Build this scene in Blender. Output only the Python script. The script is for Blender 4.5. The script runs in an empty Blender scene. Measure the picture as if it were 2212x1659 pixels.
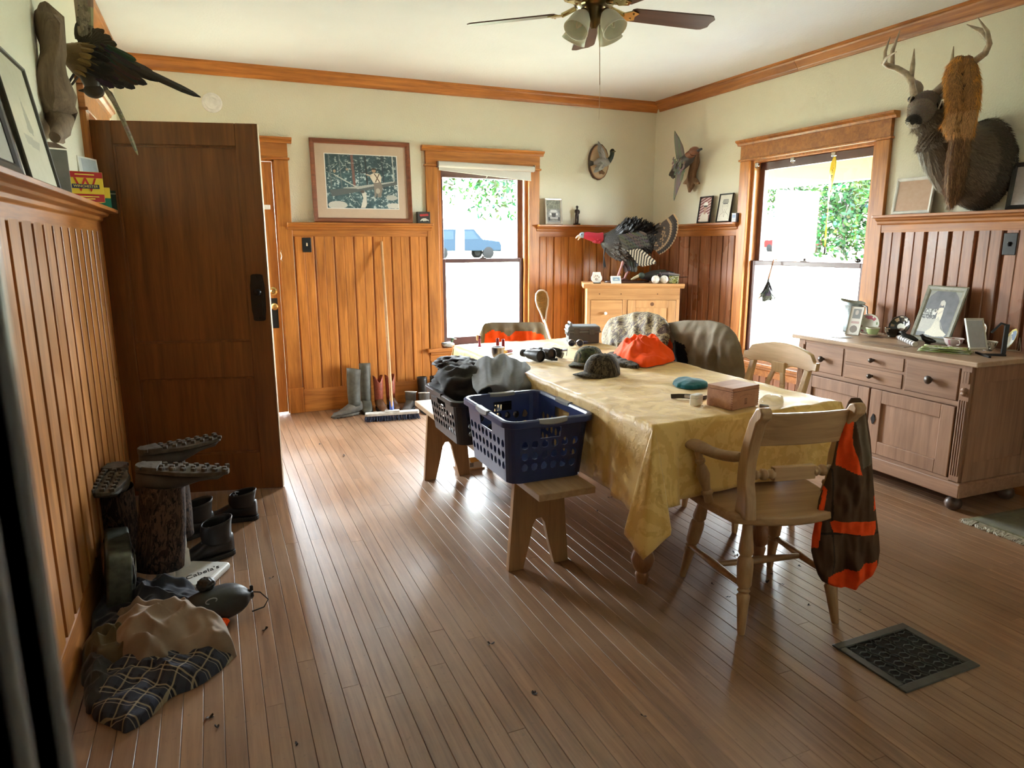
import bpy, math, random
import numpy as np
from mathutils import Vector, Matrix, noise, Euler
random.seed(7); RNG = np.random.default_rng(7)
PI = math.pi
SC = bpy.context.scene
COL = SC.collection

# ---------------------------------------------------------------- camera
IW, IH = 2212, 1659
FPX = 1483.51
CAM = np.array([-4.085, -5.912, 1.3875])
YAW, PITCH, ROLL = math.radians(23.346), math.radians(11.486), math.radians(-0.164)
def _cam_axes():
    cy, sy, cp, sp = math.cos(YAW), math.sin(YAW), math.cos(PITCH), math.sin(PITCH)
    f = np.array([sy*cp, cy*cp, -sp]); r = np.array([cy, -sy, 0.0]); u = np.cross(r, f)
    c, s = math.cos(ROLL), math.sin(ROLL)
    return np.array([c*r+s*u, -s*r+c*u, f])
CM = _cam_axes()
cam_data = bpy.data.cameras.new('camera')
cam = bpy.data.objects.new('camera', cam_data); COL.objects.link(cam)
cam_data.sensor_fit = 'HORIZONTAL'; cam_data.sensor_width = 36.0
cam_data.lens = FPX/IW*36.0
cam_data.clip_start = 0.02; cam_data.clip_end = 200
cam_data.dof.use_dof = True; cam_data.dof.focus_distance = 4.5; cam_data.dof.aperture_fstop = 7.0
mw = Matrix.Identity(4)
for i in range(3):
    mw[i][0] = CM[0][i]; mw[i][1] = CM[1][i]; mw[i][2] = -CM[2][i]; mw[i][3] = CAM[i]
cam.matrix_world = mw
SC.camera = cam
def _ray(u, v): return np.array([(u-IW/2)/FPX, (IH/2-v)/FPX, 1.0]) @ CM
def pz(u, v, z=0.0):
    d = _ray(u, v); return CAM + d*(z-CAM[2])/d[2]
def px_(u, v, x):
    d = _ray(u, v); return CAM + d*(x-CAM[0])/d[0]
def py(u, v, y):
    d = _ray(u, v); return CAM + d*(y-CAM[1])/d[1]

# ---------------------------------------------------------------- light
SC.view_settings.view_transform = 'Standard'; SC.view_settings.look = 'None'
SC.view_settings.gamma = 1.0; SC.view_settings.use_curve_mapping = False
SC.view_settings.exposure = 0.15
SKY = 92.0
world = bpy.data.worlds.new('overcast_sky'); SC.world = world; world.use_nodes = True
_wn = world.node_tree.nodes; _wl = world.node_tree.links
_bg = _wn['Background']; _bg.inputs[1].default_value = SKY
_tc = _wn.new('ShaderNodeTexCoord'); _sx = _wn.new('ShaderNodeSeparateXYZ'); _cr = _wn.new('ShaderNodeValToRGB')
_wl.new(_tc.outputs['Generated'], _sx.inputs[0]); _wl.new(_sx.outputs[2], _cr.inputs[0])
_cr.color_ramp.elements[0].position = 0.0; _cr.color_ramp.elements[0].color = (0.92, 0.97, 1.0, 1)
_cr.color_ramp.elements[1].position = 0.7; _cr.color_ramp.elements[1].color = (0.80, 0.90, 1.0, 1)
_wl.new(_cr.outputs[0], _bg.inputs[0])
SC.cycles.diffuse_bounces = 6; SC.cycles.max_bounces = 14; SC.cycles.transparent_max_bounces = 16
SC.cycles.sample_clamp_indirect = 12.0
def portal(name, loc, rot, sx, sy):
    l = bpy.data.lights.new(name, 'AREA'); l.shape = 'RECTANGLE'; l.size = sx; l.size_y = sy
    l.cycles.is_portal = True
    o = bpy.data.objects.new(name, l); COL.objects.link(o); o.location = loc; o.rotation_euler = rot
    return o

# ---------------------------------------------------------------- mesh builder
class MB:
    def __init__(s): s.v = []; s.f = []; s.c = []; s.M = None; s.col = None; s.mi = []; s.mat = 0
    def add(s, vs, fs):
        b = len(s.v)
        if s.M is not None: vs = [s.M @ Vector(p) for p in vs]
        s.v.extend([tuple(p) for p in vs])
        s.f.extend([tuple(b+i for i in f) for f in fs])
        s.mi.extend([s.mat]*len(fs))
        s.c.extend([s.col]*len(fs))
        return s
    def box(s, x0, x1, y0, y1, z0, z1):
        return s.add([(x0,y0,z0),(x1,y0,z0),(x1,y1,z0),(x0,y1,z0),(x0,y0,z1),(x1,y0,z1),(x1,y1,z1),(x0,y1,z1)],
            [(0,3,2,1),(4,5,6,7),(0,1,5,4),(1,2,6,5),(2,3,7,6),(3,0,4,7)])
    def cbox(s, c, d, R=None):
        old = s.M; m = Matrix.Translation(c) @ (R.to_4x4() if R is not None else Matrix.Identity(4))
        s.M = m if old is None else old @ m
        s.box(-d[0]/2, d[0]/2, -d[1]/2, d[1]/2, -d[2]/2, d[2]/2); s.M = old; return s
    def prism(s, poly, a, b, plane='xy'):
        def P(p, t):
            if plane == 'xy': return (p[0], p[1], t)
            if plane == 'xz': return (p[0], t, p[1])
            return (t, p[0], p[1])
        n = len(poly)
        ar = sum(poly[i][0]*poly[(i+1)%n][1]-poly[(i+1)%n][0]*poly[i][1] for i in range(n))
        if plane == 'xz': ar = -ar
        if ar < 0: poly = poly[::-1]
        vs = [P(p, a) for p in poly]+[P(p, b) for p in poly]
        if b < a: vs = [P(p, b) for p in poly]+[P(p, a) for p in poly]
        fs = [tuple(range(n-1, -1, -1)), tuple(range(n, 2*n))]+[(i, (i+1)%n, n+(i+1)%n, n+i) for i in range(n)]
        return s.add(vs, fs)
    def loft(s, rings, closed=True, caps=True):
        n = len(rings[0]); vs = [p for r in rings for p in r]; fs = []
        for i in range(len(rings)-1):
            for j in range(n if closed else n-1):
                k = (j+1) % n
                fs.append((i*n+j, i*n+k, (i+1)*n+k, (i+1)*n+j))
        if caps and closed:
            fs.append(tuple(range(n-1, -1, -1))); b = (len(rings)-1)*n; fs.append(tuple(range(b, b+n)))
        return s.add(vs, fs)
    def lathe(s, prof, n=16, at=(0,0,0), R=None, sx=1, sy=1, caps=True):
        rings = []
        for r, z in prof:
            ring = []
            for j in range(n):
                a = 2*PI*j/n; p = Vector((r*math.cos(a)*sx, r*math.sin(a)*sy, z))
                if R is not None: p = R @ p
                ring.append(p+Vector(at))
            rings.append(ring)
        return s.loft(rings, True, caps)
    def tube(s, pts, rad, n=8, sx=1, caps=True, up=None):
        pts = [Vector(p) for p in pts]
        if not hasattr(rad, '__len__'): rad = [rad]*len(pts)
        rings = []; prev = None
        for i, p in enumerate(pts):
            t = (pts[min(i+1, len(pts)-1)]-pts[max(i-1, 0)])
            if t.length < 1e-9: t = Vector((0,0,1))
            t.normalize()
            if prev is None:
                a = Vector(up) if up else (Vector((0,0,1)) if abs(t.z) < 0.9 else Vector((1,0,0)))
            else: a = prev
            a = (a - t*a.dot(t))
            if a.length < 1e-6: a = t.orthogonal()
            a.normalize(); b = t.cross(a); prev = a
            rings.append([p+(a*math.cos(2*PI*j/n)+b*math.sin(2*PI*j/n)*sx)*rad[i] for j in range(n)])
        return s.loft(rings, True, caps)
    def sph(s, c, r, nu=12, nv=8, R=None):
        if not hasattr(r, '__len__'): r = (r, r, r)
        vs = []; fs = []
        def T(p):
            p = Vector(p); p = R @ p if R is not None else p
            return p+Vector(c)
        vs.append(T((0,0,-r[2])))
        for i in range(1, nv):
            t = -PI/2+PI*i/nv
            for j in range(nu):
                a = 2*PI*j/nu; vs.append(T((r[0]*math.cos(t)*math.cos(a), r[1]*math.cos(t)*math.sin(a), r[2]*math.sin(t))))
        vs.append(T((0,0,r[2]))); L = len(vs)-1
        for j in range(nu): fs.append((0, 1+(j+1)%nu, 1+j)); fs.append((L, L-nu+j, L-nu+(j+1)%nu))
        for i in range(nv-2):
            for j in range(nu):
                a = 1+i*nu+j; b = 1+i*nu+(j+1)%nu; fs.append((a, b, b+nu, a+nu))
        return s.add(vs, fs)
    def grid(s, fn, nu, nv, cu=False):
        vs = [fn(i/nu, j/nv) for i in range(nu+1) for j in range(nv+1)]; w = nv+1
        return s.add(vs, [(i*w+j, (i+1)*w+j, (i+1)*w+j+1, i*w+j+1) for i in range(nu) for j in range(nv)])
    def build(s, name, mat, parent=None, smooth=35, bevel=0, seg=2, sub=0, solid=0, loc=None, rot=None, off=0):
        me = bpy.data.meshes.new(name); me.from_pydata(s.v, [], s.f); me.update()
        mats = mat if isinstance(mat, (list, tuple)) else [mat]
        for m in mats: me.materials.append(m)
        if len(mats) > 1: me.polygons.foreach_set('material_index', s.mi)
        if any(c is not None for c in s.c):
            ca = me.color_attributes.new('paint', 'FLOAT_COLOR', 'CORNER'); arr = np.ones((len(me.loops), 4), np.float32); k = 0
            for c, f in zip(s.c, s.f):
                c = c if c is not None else (1, 1, 1)
                arr[k:k+len(f), :3] = c[:3]; k += len(f)
            ca.data.foreach_set('color', arr.ravel())
        if smooth:
            me.polygons.foreach_set('use_smooth', [True]*len(me.polygons))
            if smooth < 180: me.set_sharp_from_angle(angle=math.radians(smooth))
        o = bpy.data.objects.new(name, me); COL.objects.link(o)
        if parent is not None: o.parent = parent
        if loc is not None: o.location = loc
        if rot is not None: o.rotation_euler = rot
        if solid:
            m = o.modifiers.new('solid', 'SOLIDIFY'); m.thickness = solid; m.offset = off
        if sub:
            m = o.modifiers.new('sub', 'SUBSURF'); m.levels = sub; m.render_levels = sub
        if bevel > 0:
            m = o.modifiers.new('bevel', 'BEVEL'); m.width = bevel; m.segments = seg; m.limit_method = 'ANGLE'; m.angle_limit = math.radians(38)
        return o

def tag(o, label, cat, group=None, kind=None):
    if label: o['label'] = label
    if cat: o['category'] = cat
    if group: o['group'] = group
    if kind: o['kind'] = kind
    return o
def thing(name, label, cat, loc=(0,0,0), rz=0, group=None, rot=None):
    o = bpy.data.objects.new(name, None); COL.objects.link(o)
    o.empty_display_size = 0.05
    o.location = loc; o.rotation_euler = rot if rot is not None else (0, 0, rz)
    return tag(o, label, cat, group)
def struct(o): o['kind'] = 'structure'; return o
def stuff(o): o['kind'] = 'stuff'; return o
def dup(root, loc=None, rz=None, label=None, group=None, rot=None):
    r = root.copy(); COL.objects.link(r)
    if loc is not None: r.location = loc
    if rz is not None: r.rotation_euler = (0, 0, rz)
    if rot is not None: r.rotation_euler = rot
    if label: r['label'] = label
    if group: r['group'] = group
    for ch in list(root.children):
        c = ch.copy(); COL.objects.link(c); c.parent = r
        for g in list(ch.children):
            d = g.copy(); COL.objects.link(d); d.parent = c
    return r
def copy_part(o, loc=None, rot=None, scale=None):
    c = o.copy(); COL.objects.link(c)
    if loc is not None: c.location = loc
    if rot is not None: c.rotation_euler = rot
    if scale is not None: c.scale = scale
    return c
def fbm(p, o=4): return noise.fractal(Vector(p), 1.0, 2.0, o)
def text(name, s, size, mat, parent, loc, rot, align='CENTER', shear=0, ext=0.0006):
    cu = bpy.data.curves.new(name, 'FONT'); cu.body = s; cu.size = size; cu.align_x = align; cu.align_y = 'CENTER'
    cu.shear = shear; cu.extrude = ext; cu.resolution_u = 3
    tmp = bpy.data.objects.new(name, cu); COL.objects.link(tmp)
    me = bpy.data.meshes.new_from_object(tmp.evaluated_get(bpy.context.evaluated_depsgraph_get())); bpy.data.objects.remove(tmp); bpy.data.curves.remove(cu)
    me.materials.clear(); me.materials.append(mat); o = bpy.data.objects.new(name, me); COL.objects.link(o)
    o.parent = parent; o.location = loc; o.rotation_euler = rot
    return o
def rotm(x=0, y=0, z=0): return Euler((x, y, z)).to_matrix()
def fur(me_obj, n, length, width, mat, name, parent, comb=(0,0,-1), lift=0.35, jit=0.35, colfn=None, keep=None, seed=1):
    """short hairs standing on the surface of a mesh object: one mesh of narrow blades"""
    rng = np.random.default_rng(seed); me = me_obj.data; me.calc_loop_triangles()
    tri = np.array([t.vertices[:] for t in me.loop_triangles]); V = np.array([v.co[:] for v in me.vertices])
    a, b, c = V[tri[:,0]], V[tri[:,1]], V[tri[:,2]]; cr = np.cross(b-a, c-a); ar = np.linalg.norm(cr, axis=1)+1e-12
    nrm = cr/ar[:,None]; idx = rng.choice(len(tri), n, p=ar/ar.sum())
    u = rng.random(n); w = rng.random(n); fl = u+w > 1; u[fl] = 1-u[fl]; w[fl] = 1-w[fl]
    P = a[idx]+(b-a)[idx]*u[:,None]+(c-a)[idx]*w[:,None]; N = nrm[idx]
    cb = np.array(comb, float) if not callable(comb) else np.array([comb(p) for p in P])
    T = cb-N*np.sum(N*cb, axis=1, keepdims=True)
    T /= np.linalg.norm(T, axis=1, keepdims=True)+1e-9
    D = T+N*lift+rng.normal(0, jit, (n,3)); D /= np.linalg.norm(D, axis=1, keepdims=True)
    S = np.cross(D, N); S /= np.linalg.norm(S, axis=1, keepdims=True)+1e-9
    L = length*(0.6+0.8*rng.random(n))[:,None]
    if keep:
        kk = np.array([bool(keep(p)) for p in P]); P, N, D, S, L = P[kk], N[kk], D[kk], S[kk], L[kk]; n = len(P)
    mb = MB(); vs = np.stack([P-S*width/2-N*0.001, P+S*width/2-N*0.001, P+D*L], axis=1).reshape(-1,3)
    mb.v = [tuple(p) for p in vs]; mb.f = [(3*i, 3*i+1, 3*i+2) for i in range(n)]; mb.mi = [0]*n
    mb.c = [colfn(P[i], rng) if colfn else None for i in range(n)]
    return stuff(mb.build(name, mat, parent, smooth=0))

# ---------------------------------------------------------------- materials
class NT:
    def __init__(s, name):
        s.m = bpy.data.materials.new(name); s.m.use_nodes = True; s.t = s.m.node_tree; s.n = s.t.nodes; s.b = s.n['Principled BSDF']
    def node(s, t, **kw):
        n = s.n.new('ShaderNode'+t)
        for k, v in kw.items():
            if k.startswith('i_'):
                key = k[2:]; key = int(key) if key.isdigit() else key.replace('_', ' ')
                s.set(n.inputs[key], v)
            else: setattr(n, k, v)
        return n
    def set(s, inp, v):
        if isinstance(v, bpy.types.NodeSocket): s.t.links.new(v, inp)
        elif hasattr(v, '__len__') and len(v) == 3 and inp.type == 'RGBA': inp.default_value = (*v, 1)
        else: inp.default_value = v
    def ramp(s, fac, stops, interp='LINEAR'):
        r = s.n.new('ShaderNodeValToRGB'); e = r.color_ramp.elements; r.color_ramp.interpolation = interp
        while len(e) < len(stops): e.new(0.5)
        for k, (p, c) in zip(e, stops): k.position = p; k.color = (*c, 1) if len(c) == 3 else c
        s.set(r.inputs[0], fac); return r.outputs[0]
    def obj(s, rnd=0.0):
        tc = s.node('TexCoord').outputs['Object']
        if rnd:
            oi = s.node('ObjectInfo').outputs['Random']; m = s.node('Math', operation='MULTIPLY', i_0=oi, i_1=rnd).outputs[0]
            tc = s.node('VectorMath', operation='ADD', i_0=tc, i_1=m).outputs[0]
        return tc
    def mapped(s, vec, scale=(1,1,1), rot=(0,0,0)):
        return s.node('Mapping', i_Vector=vec, i_Scale=scale, i_Rotation=rot).outputs[0]
    def noise(s, vec, scale, detail=4, rough=0.55, dist=0.0):
        return s.node('TexNoise', i_Vector=vec, i_Scale=scale, i_Detail=detail, i_Roughness=rough, i_Distortion=dist).outputs[0]
    def math(s, op, a, b=0.5, c=None):
        n = s.node('Math', operation=op, i_0=a, i_1=b)
        if c is not None: s.set(n.inputs[2], c)
        return n.outputs[0]
    def mix(s, fac, a, b, mode='MIX'):
        n = s.n.new('ShaderNodeMix'); n.data_type = 'RGBA'; n.blend_type = mode
        s.set(n.inputs[0], fac); s.set(n.inputs[6], a); s.set(n.inputs[7], b); return n.outputs[2]
    def bump(s, h, strength=0.3, dist=0.005):
        s.set(s.b.inputs['Normal'], s.node('Bump', i_Strength=strength, i_Distance=dist, i_Height=h).outputs[0])
    def P(s, **kw):
        for k, v in kw.items(): s.set(s.b.inputs[k.replace('_', ' ')], v)
        return s.m
_MC = {}
def once(f):
    def g(name, *a, **k):
        if name not in _MC: _MC[name] = f(name, *a, **k)
        return _MC[name]
    return g
@once
def plain(name, col, rough=0.5, metal=0.0, spec=0.5, coat=0.0, var=0.12, sc=18.0, bump=0.0, **kw):
    t = NT(name); v = t.obj(13.0); n = t.noise(v, sc, 4)
    d = tuple(c*(1-var) for c in col); b = tuple(min(1, c*(1+var)) for c in col)
    t.P(Base_Color=t.ramp(n, [(0.3, d), (0.7, b)]), Roughness=rough, Metallic=metal, Coat_Weight=coat, **kw)
    t.b.inputs['Specular IOR Level'].default_value = spec
    if bump: t.bump(n, bump)
    return t.m
@once
def wood(name, dark, light, axis='Z', rough=0.4, coat=0.0, scale=1.0, var=0.25, bump=0.08, spec=0.5, blotch=0.25, worn=0.0):
    t = NT(name); v = t.obj(37.0); k = {'X': (1, 16, 16), 'Y': (16, 1, 16), 'Z': (16, 16, 1)}[axis]
    mv = t.mapped(v, tuple(scale*q*1.1 for q in k))
    g = t.noise(mv, 1.6, 5, 0.6, 0.6)
    fine = t.noise(t.mapped(v, tuple(scale*q*6 for q in k)), 1.5, 2, 0.5)
    big = t.noise(v, 3.0*scale, 3)
    g2 = t.math('ADD', t.math('MULTIPLY', g, 0.75), t.math('MULTIPLY', fine, 0.25))
    c = t.ramp(g2, [(0.30, dark), (0.66, light)])
    r = t.node('ObjectInfo').outputs['Random']
    val = t.math('ADD', t.math('MULTIPLY', r, var), 1.0-var*0.5)
    val = t.math('MULTIPLY', val, t.math('ADD', t.math('MULTIPLY', big, blotch*2), 1.0-blotch))
    c = t.mix(1.0, c, t.node('CombineColor', i_0=val, i_1=val, i_2=val).outputs[0], 'MULTIPLY')
    if worn:
        w = t.ramp(t.noise(v, 2.2, 5, 0.65), [(0.45, (0,0,0)), (0.7, (1,1,1))])
        c = t.mix(t.math('MULTIPLY', w, worn), c, (0.36, 0.29, 0.25))
    t.P(Base_Color=c, Coat_Weight=coat, Coat_Roughness=0.25, Roughness=t.math('ADD', t.math('MULTIPLY', big, 0.25), rough-0.1))
    t.b.inputs['Specular IOR Level'].default_value = spec
    t.bump(g2, bump, 0.003); return t.m
@once
def cloth(name, col, rough=0.9, var=0.25, sc=9.0, weave=700.0, bump=0.25, sheen=0.2):
    t = NT(name); v = t.obj(11.0); n = t.noise(v, sc, 5, 0.6); w = t.noise(v, weave, 1)
    c = t.ramp(n, [(0.28, tuple(q*(1-var) for q in col)), (0.72, tuple(min(1, q*(1+var)) for q in col))])
    t.P(Base_Color=c, Roughness=rough, Sheen_Weight=sheen); t.b.inputs['Specular IOR Level'].default_value = 0.25
    t.bump(t.math('ADD', t.math('MULTIPLY', n, 1.0), t.math('MULTIPLY', w, 0.25)), bump, 0.004); return t.m
@once
def painted(name, rough=0.5, spec=0.4, coat=0.0, sc=40.0, var=0.15, bump=0.0):
    t = NT(name); a = t.node('VertexColor', layer_name='paint').outputs[0]
    n = t.noise(t.obj(), sc, 3); k = t.math('ADD', t.math('MULTIPLY', n, var*2), 1-var)
    c = t.mix(1.0, a, t.node('CombineColor', i_0=k, i_1=k, i_2=k).outputs[0], 'MULTIPLY')
    t.P(Base_Color=c, Roughness=rough, Coat_Weight=coat); t.b.inputs['Specular IOR Level'].default_value = spec
    if bump: t.bump(n, bump)
    return t.m
@once
def camo(name, cols, sc=14.0, rough=0.85, axis=(1,1,0.35)):
    t = NT(name); v = t.mapped(t.obj(5.0), axis); n1 = t.noise(v, sc, 4, 0.6, 1.2); n2 = t.noise(t.mapped(v, (1,1,1), (0.6,0.3,0.9)), sc*2.2, 4, 0.6, 1.5)
    c = t.ramp(n1, [(0.0, cols[0]), (0.43, cols[1]), (0.53, cols[2]), (0.62, cols[0])], 'CONSTANT')
    br = t.ramp(n2, [(0.0, (0,0,0)), (0.56, (1,1,1)), (0.66, (0,0,0))], 'CONSTANT')
    c = t.mix(br, c, cols[3]); t.P(Base_Color=c, Roughness=rough); t.b.inputs['Specular IOR Level'].default_value = 0.25
    t.bump(n2, 0.2, 0.004); return t.m
@once
def glassy(name, tint=(1,1,1), refl=1.0):
    t = NT(name); t.n.remove(t.b); out = t.n['Material Output']
    tr = t.node('BsdfTransparent', i_Color=tint); gl = t.node('BsdfGlossy', i_Roughness=0.02)
    bf = t.node('NewGeometry').outputs['Backfacing']
    fr = t.math('MULTIPLY', t.node('Fresnel', i_IOR=1.45).outputs[0], t.math('SUBTRACT', 1.0, bf))
    mx = t.node('MixShader', i_0=t.math('MULTIPLY', fr, refl)); t.set(mx.inputs[1], tr.outputs[0]); t.set(mx.inputs[2], gl.outputs[0])
    t.t.links.new(mx.outputs[0], out.inputs[0]); return t.m
# ================================================================ the room
XL, XR, YB, YF, ZC = -4.62, 0.0, 0.0, -5.60, 2.72
def _plaster():
    t = NT('cream_plaster'); v = t.obj(); n = t.noise(v, 90, 3); b = t.noise(v, 1.5, 3)
    t.P(Base_Color=t.ramp(b, [(0.3, (0.71,0.69,0.56)), (0.7, (0.77,0.75,0.62))]), Roughness=0.8)
    t.b.inputs['Specular IOR Level'].default_value = 0.2
    t.bump(n, 0.55, 0.006); return t.m
def _ceil():
    t = NT('white_ceiling'); v = t.obj(); n = t.noise(v, 60, 3); b = t.noise(v, 1.2, 4)
    t.P(Base_Color=t.ramp(b, [(0.3, (0.72,0.75,0.80)), (0.7, (0.78,0.81,0.86))]), Roughness=0.85)
    t.bump(n, 0.4, 0.005); return t.m
PLASTER = _plaster(); CEILM = _ceil()
FIR = wood('orange_fir', (0.24,0.072,0.011), (0.58,0.225,0.042), 'Z', 0.34, 0.0, 1.0, 0.22)
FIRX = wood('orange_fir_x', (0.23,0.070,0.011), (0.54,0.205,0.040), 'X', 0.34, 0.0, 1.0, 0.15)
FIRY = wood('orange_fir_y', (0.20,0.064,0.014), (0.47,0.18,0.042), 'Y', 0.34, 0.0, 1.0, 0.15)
DARKFIR = wood('dark_stained_fir', (0.125,0.043,0.010), (0.26,0.095,0.022), 'Z', 0.38, 0.0, 0.8, 0.1)
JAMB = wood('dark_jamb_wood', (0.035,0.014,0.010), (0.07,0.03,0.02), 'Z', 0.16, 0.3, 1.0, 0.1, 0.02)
SASH = plain('maroon_sash_paint', (0.085,0.036,0.034), 0.35)
GLASS = glassy('window_glass', (0.97,0.985,0.98))

W1 = (-2.232, -1.371, 0.475, 2.045)        # back window opening
D2 = (-4.45, -3.569, 0.0, 2.045)           # back door opening
W2 = (-2.524, -1.360, 0.44, 2.045)         # right window opening, along y
D1 = (-1.66, -0.87, 0.0, 2.045)            # doorway in the left wall, along y
OP = (-4.160, -2.55, 0.0, 2.12)             # cased opening in the front wall where the photographer stands
T = 0.16
def wall(name, spans, holes, mk):
    mb = MB(); lo, hi = spans
    cur = lo
    for h in sorted(holes):
        mk(mb, cur, h[0], 0, ZC+0.1)
        if h[2] > 0.01: mk(mb, h[0], h[1], 0, h[2])
        mk(mb, h[0], h[1], h[3], ZC+0.1); cur = h[1]
    mk(mb, cur, hi, 0, ZC+0.1)
    return struct(mb.build(name, PLASTER, smooth=0))
wall_back = wall('wall_back', (XL-T, XR+T), [W1, D2], lambda m, a, b, z0, z1: m.box(a, b, 0, T, z0, z1))
wall_right = wall('wall_right', (YF-T, 0.0), [W2], lambda m, a, b, z0, z1: m.box(0, T, a, b, z0, z1))
wall_left = wall('wall_left', (YF-T, 0.0), [D1], lambda m, a, b, z0, z1: m.box(XL-T, XL, a, b, z0, z1))
wall_front = wall('wall_front', (XL-T, XR+T), [OP], lambda m, a, b, z0, z1: m.box(a, b, YF-0.14, YF, z0, z1))
ceiling = struct(MB().box(XL-T, XR+T, YF-2.9, YB+T, ZC, ZC+0.1).build('ceiling', CEILM, smooth=0))

# ---- hall behind the photographer and side room behind the left doorway
HY = YF-2.6
h = MB(); h.box(XL-T, XR+T, HY-0.15, HY, 0, ZC)
h.box(XL-T, XL, HY, YF-T, 0, ZC); h.box(XR, XR+T, HY, YF-T, 0, ZC)
struct(h.build('wall_hall', PLASTER, smooth=0))
h = MB(); h.box(XL-1.3, XL-1.15, -2.6, 0.16, 0, ZC); h.box(XL-1.15, XL-T, -2.6, -2.45, 0, ZC); h.box(XL-1.15, XL-T, 0.0, 0.16, 0, ZC); h.box(XL-1.3, XL-T, -2.6, 0.16, ZC, ZC+0.1); h.box(XL-1.3, XL-T, -2.6, 0.16, -0.1, 0)
struct(h.build('wall_side_room', PLASTER, smooth=0))

# ---- floor: subfloor and strip boards
def _floor_wood():
    t = NT('worn_strip_floor'); v = t.obj(29.0); tc = t.node('TexCoord').outputs['Object']
    geo = t.node('NewGeometry').outputs['Position']
    g = t.noise(t.mapped(v, (40, 2.2, 40)), 1.4, 5, 0.6, 0.3); blot = t.noise(geo, 1.7, 5, 0.6); sp = t.noise(geo, 42, 3, 0.6)
    c = t.ramp(g, [(0.3, (0.165,0.082,0.042)), (0.7, (0.32,0.18,0.098))])
    r = t.node('ObjectInfo').outputs['Random']; k = t.math('ADD', t.math('MULTIPLY', r, 0.3), 0.85)
    c = t.mix(1.0, c, t.node('CombineColor', i_0=k, i_1=k, i_2=k).outputs[0], 'MULTIPLY')
    wear = t.ramp(blot, [(0.42, (0,0,0)), (0.66, (1,1,1))])
    c = t.mix(t.math('MULTIPLY', wear, 0.45), c, (0.35,0.235,0.155))
    dk = t.ramp(sp, [(0.30, (1,1,1)), (0.37, (0,0,0))]); c = t.mix(t.math('MULTIPLY', dk, 0.35), c, (0.09,0.055,0.04))
    t.P(Base_Color=c, Roughness=t.math('ADD', t.math('MULTIPLY', blot, 0.24), 0.24))
    t.b.inputs['Specular IOR Level'].default_value = 0.72
    t.bump(t.math('ADD', g, t.math('MULTIPLY', sp, 0.4)), 0.10, 0.003); return t.m
FLOORM = _floor_wood()
floor = struct(MB().box(XL-T, XR+T, YF-2.75, YB+T, -0.12, -0.022).build('floor', plain('dark_subfloor', (0.03,0.018,0.012), 0.9), smooth=0))
PW = 0.0578
_plank_meshes = {}
def plank(x0, y0, y1):
    L = round(y1-y0, 1)
    if L not in _plank_meshes:
        m = MB(); e = 0.0011; w = PW-0.0013; c = 0.0010
        prof = [(0, -0.024), (0, -c), (c, 0), (w-c, 0), (w, -c), (w, -0.024)]
        m.prism(prof, 0, L-e, 'xz')
        o = m.build('plank', FLOORM, floor, smooth=0); _plank_meshes[L] = o.data; first = o
    else:
        first = bpy.data.objects.new('plank', _plank_meshes[L]); COL.objects.link(first); first.parent = floor
    first.location = (x0, y0, random.uniform(-0.0006, 0.0004))
i = 0; x = XL
while x < -0.005:
    y = 0.0; first = True
    while y > YF:
        L = round(random.choice([1.4, 1.8, 2.1, 2.4, 2.7]) if not first else random.choice([0.6, 1.0, 1.5, 1.9, 2.3]), 1); first = False
        y1 = y; y = y-L
        if y < YF+0.4: L = math.ceil((y1-YF)*10)/10; y = y1-L
        plank(x, y, y1)
    x += PW; i += 1
struct(MB().box(XL, XR, YF-2.6, YF, -0.03, 0.0).build('floor_hall', FLOORM, smooth=0))

# ---- crown moulding
def crown(name, a, b, axis, wallpos, sgn, mat):
    # profile: d = distance from wall, z
    prof = [(0, 2.630), (0.012, 2.630), (0.016, 2.645), (0.020, 2.652), (0.052, 2.690), (0.056, 2.700), (0.066, 2.706), (0.066, 2.72), (0, 2.72)]
    mb = MB()
    if axis == 'x': mb.prism([(wallpos+sgn*d, z) for d, z in prof], a, b, 'yz')
    else: mb.prism([(wallpos+sgn*d, z) for d, z in prof], a, b, 'xz')
    return struct(mb.build(name, mat, smooth=0))
crown('trim_1', XL, XR, 'x', YB, -1, FIRX)
crown('trim_2', YF, -1.79, 'y', XR, -1, FIRY); crown('trim_2', -1.788, YB-0.066, 'y', XR, -1, FIRY)
crown('trim_3', YF, YB-0.066, 'y', XL, 1, FIRY)
crown('trim_4', XL+0.066, XR-0.066, 'x', YF, 1, FIRX)

# ---- wainscot boards
BW = 0.152
def board_mesh(h, g=0.0055, t=0.018, bead=True, ch=0.005):
    # board: two flats with a bead groove in the middle and open grooves at the edges; local x across, y out of the wall (towards -y), z up
    w = BW
    prof = [(0.0005, 0), (0.0005, -0.005), (g, -0.005), (g, -t+ch*0.8), (g+ch, -t), *([(w*0.5-0.005, -t), (w*0.5, -t+0.0045), (w*0.5+0.005, -t)] if bead else []), (w-g-ch, -t), (w-g, -t+ch*0.8), (w-g, -0.005), (w-0.0005, -0.005), (w-0.0005, 0)]
    m = MB(); m.prism(prof, 0, h, 'xy'); return m
_bm = {}
def boards(parent, start, end, z0, z1, place, mat, width=BW, **kw):
    n = max(1, round((end-start)/width)); w = (end-start)/n; h = round(z1-z0, 3); key = (h, mat.name, str(kw))
    for k in range(n):
        if key not in _bm:
            o = board_mesh(h, **kw).build('board', mat, parent, smooth=0); _bm[key] = o.data
        else:
            o = bpy.data.objects.new('board', _bm[key]); COL.objects.link(o); o.parent = parent
        o.scale = (w/BW, 1, 1)
        place(o, start+k*w, z0)
def pb(o, s, z): o.location = (s, 0, z)
def pr(o, s, z): o.location = (0, -s, z); o.rotation_euler = (0, 0, -PI/2)      # right wall: s = -y
def pl(o, s, z): o.location = (XL, s, z); o.rotation_euler = (0, 0, PI/2)
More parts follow.
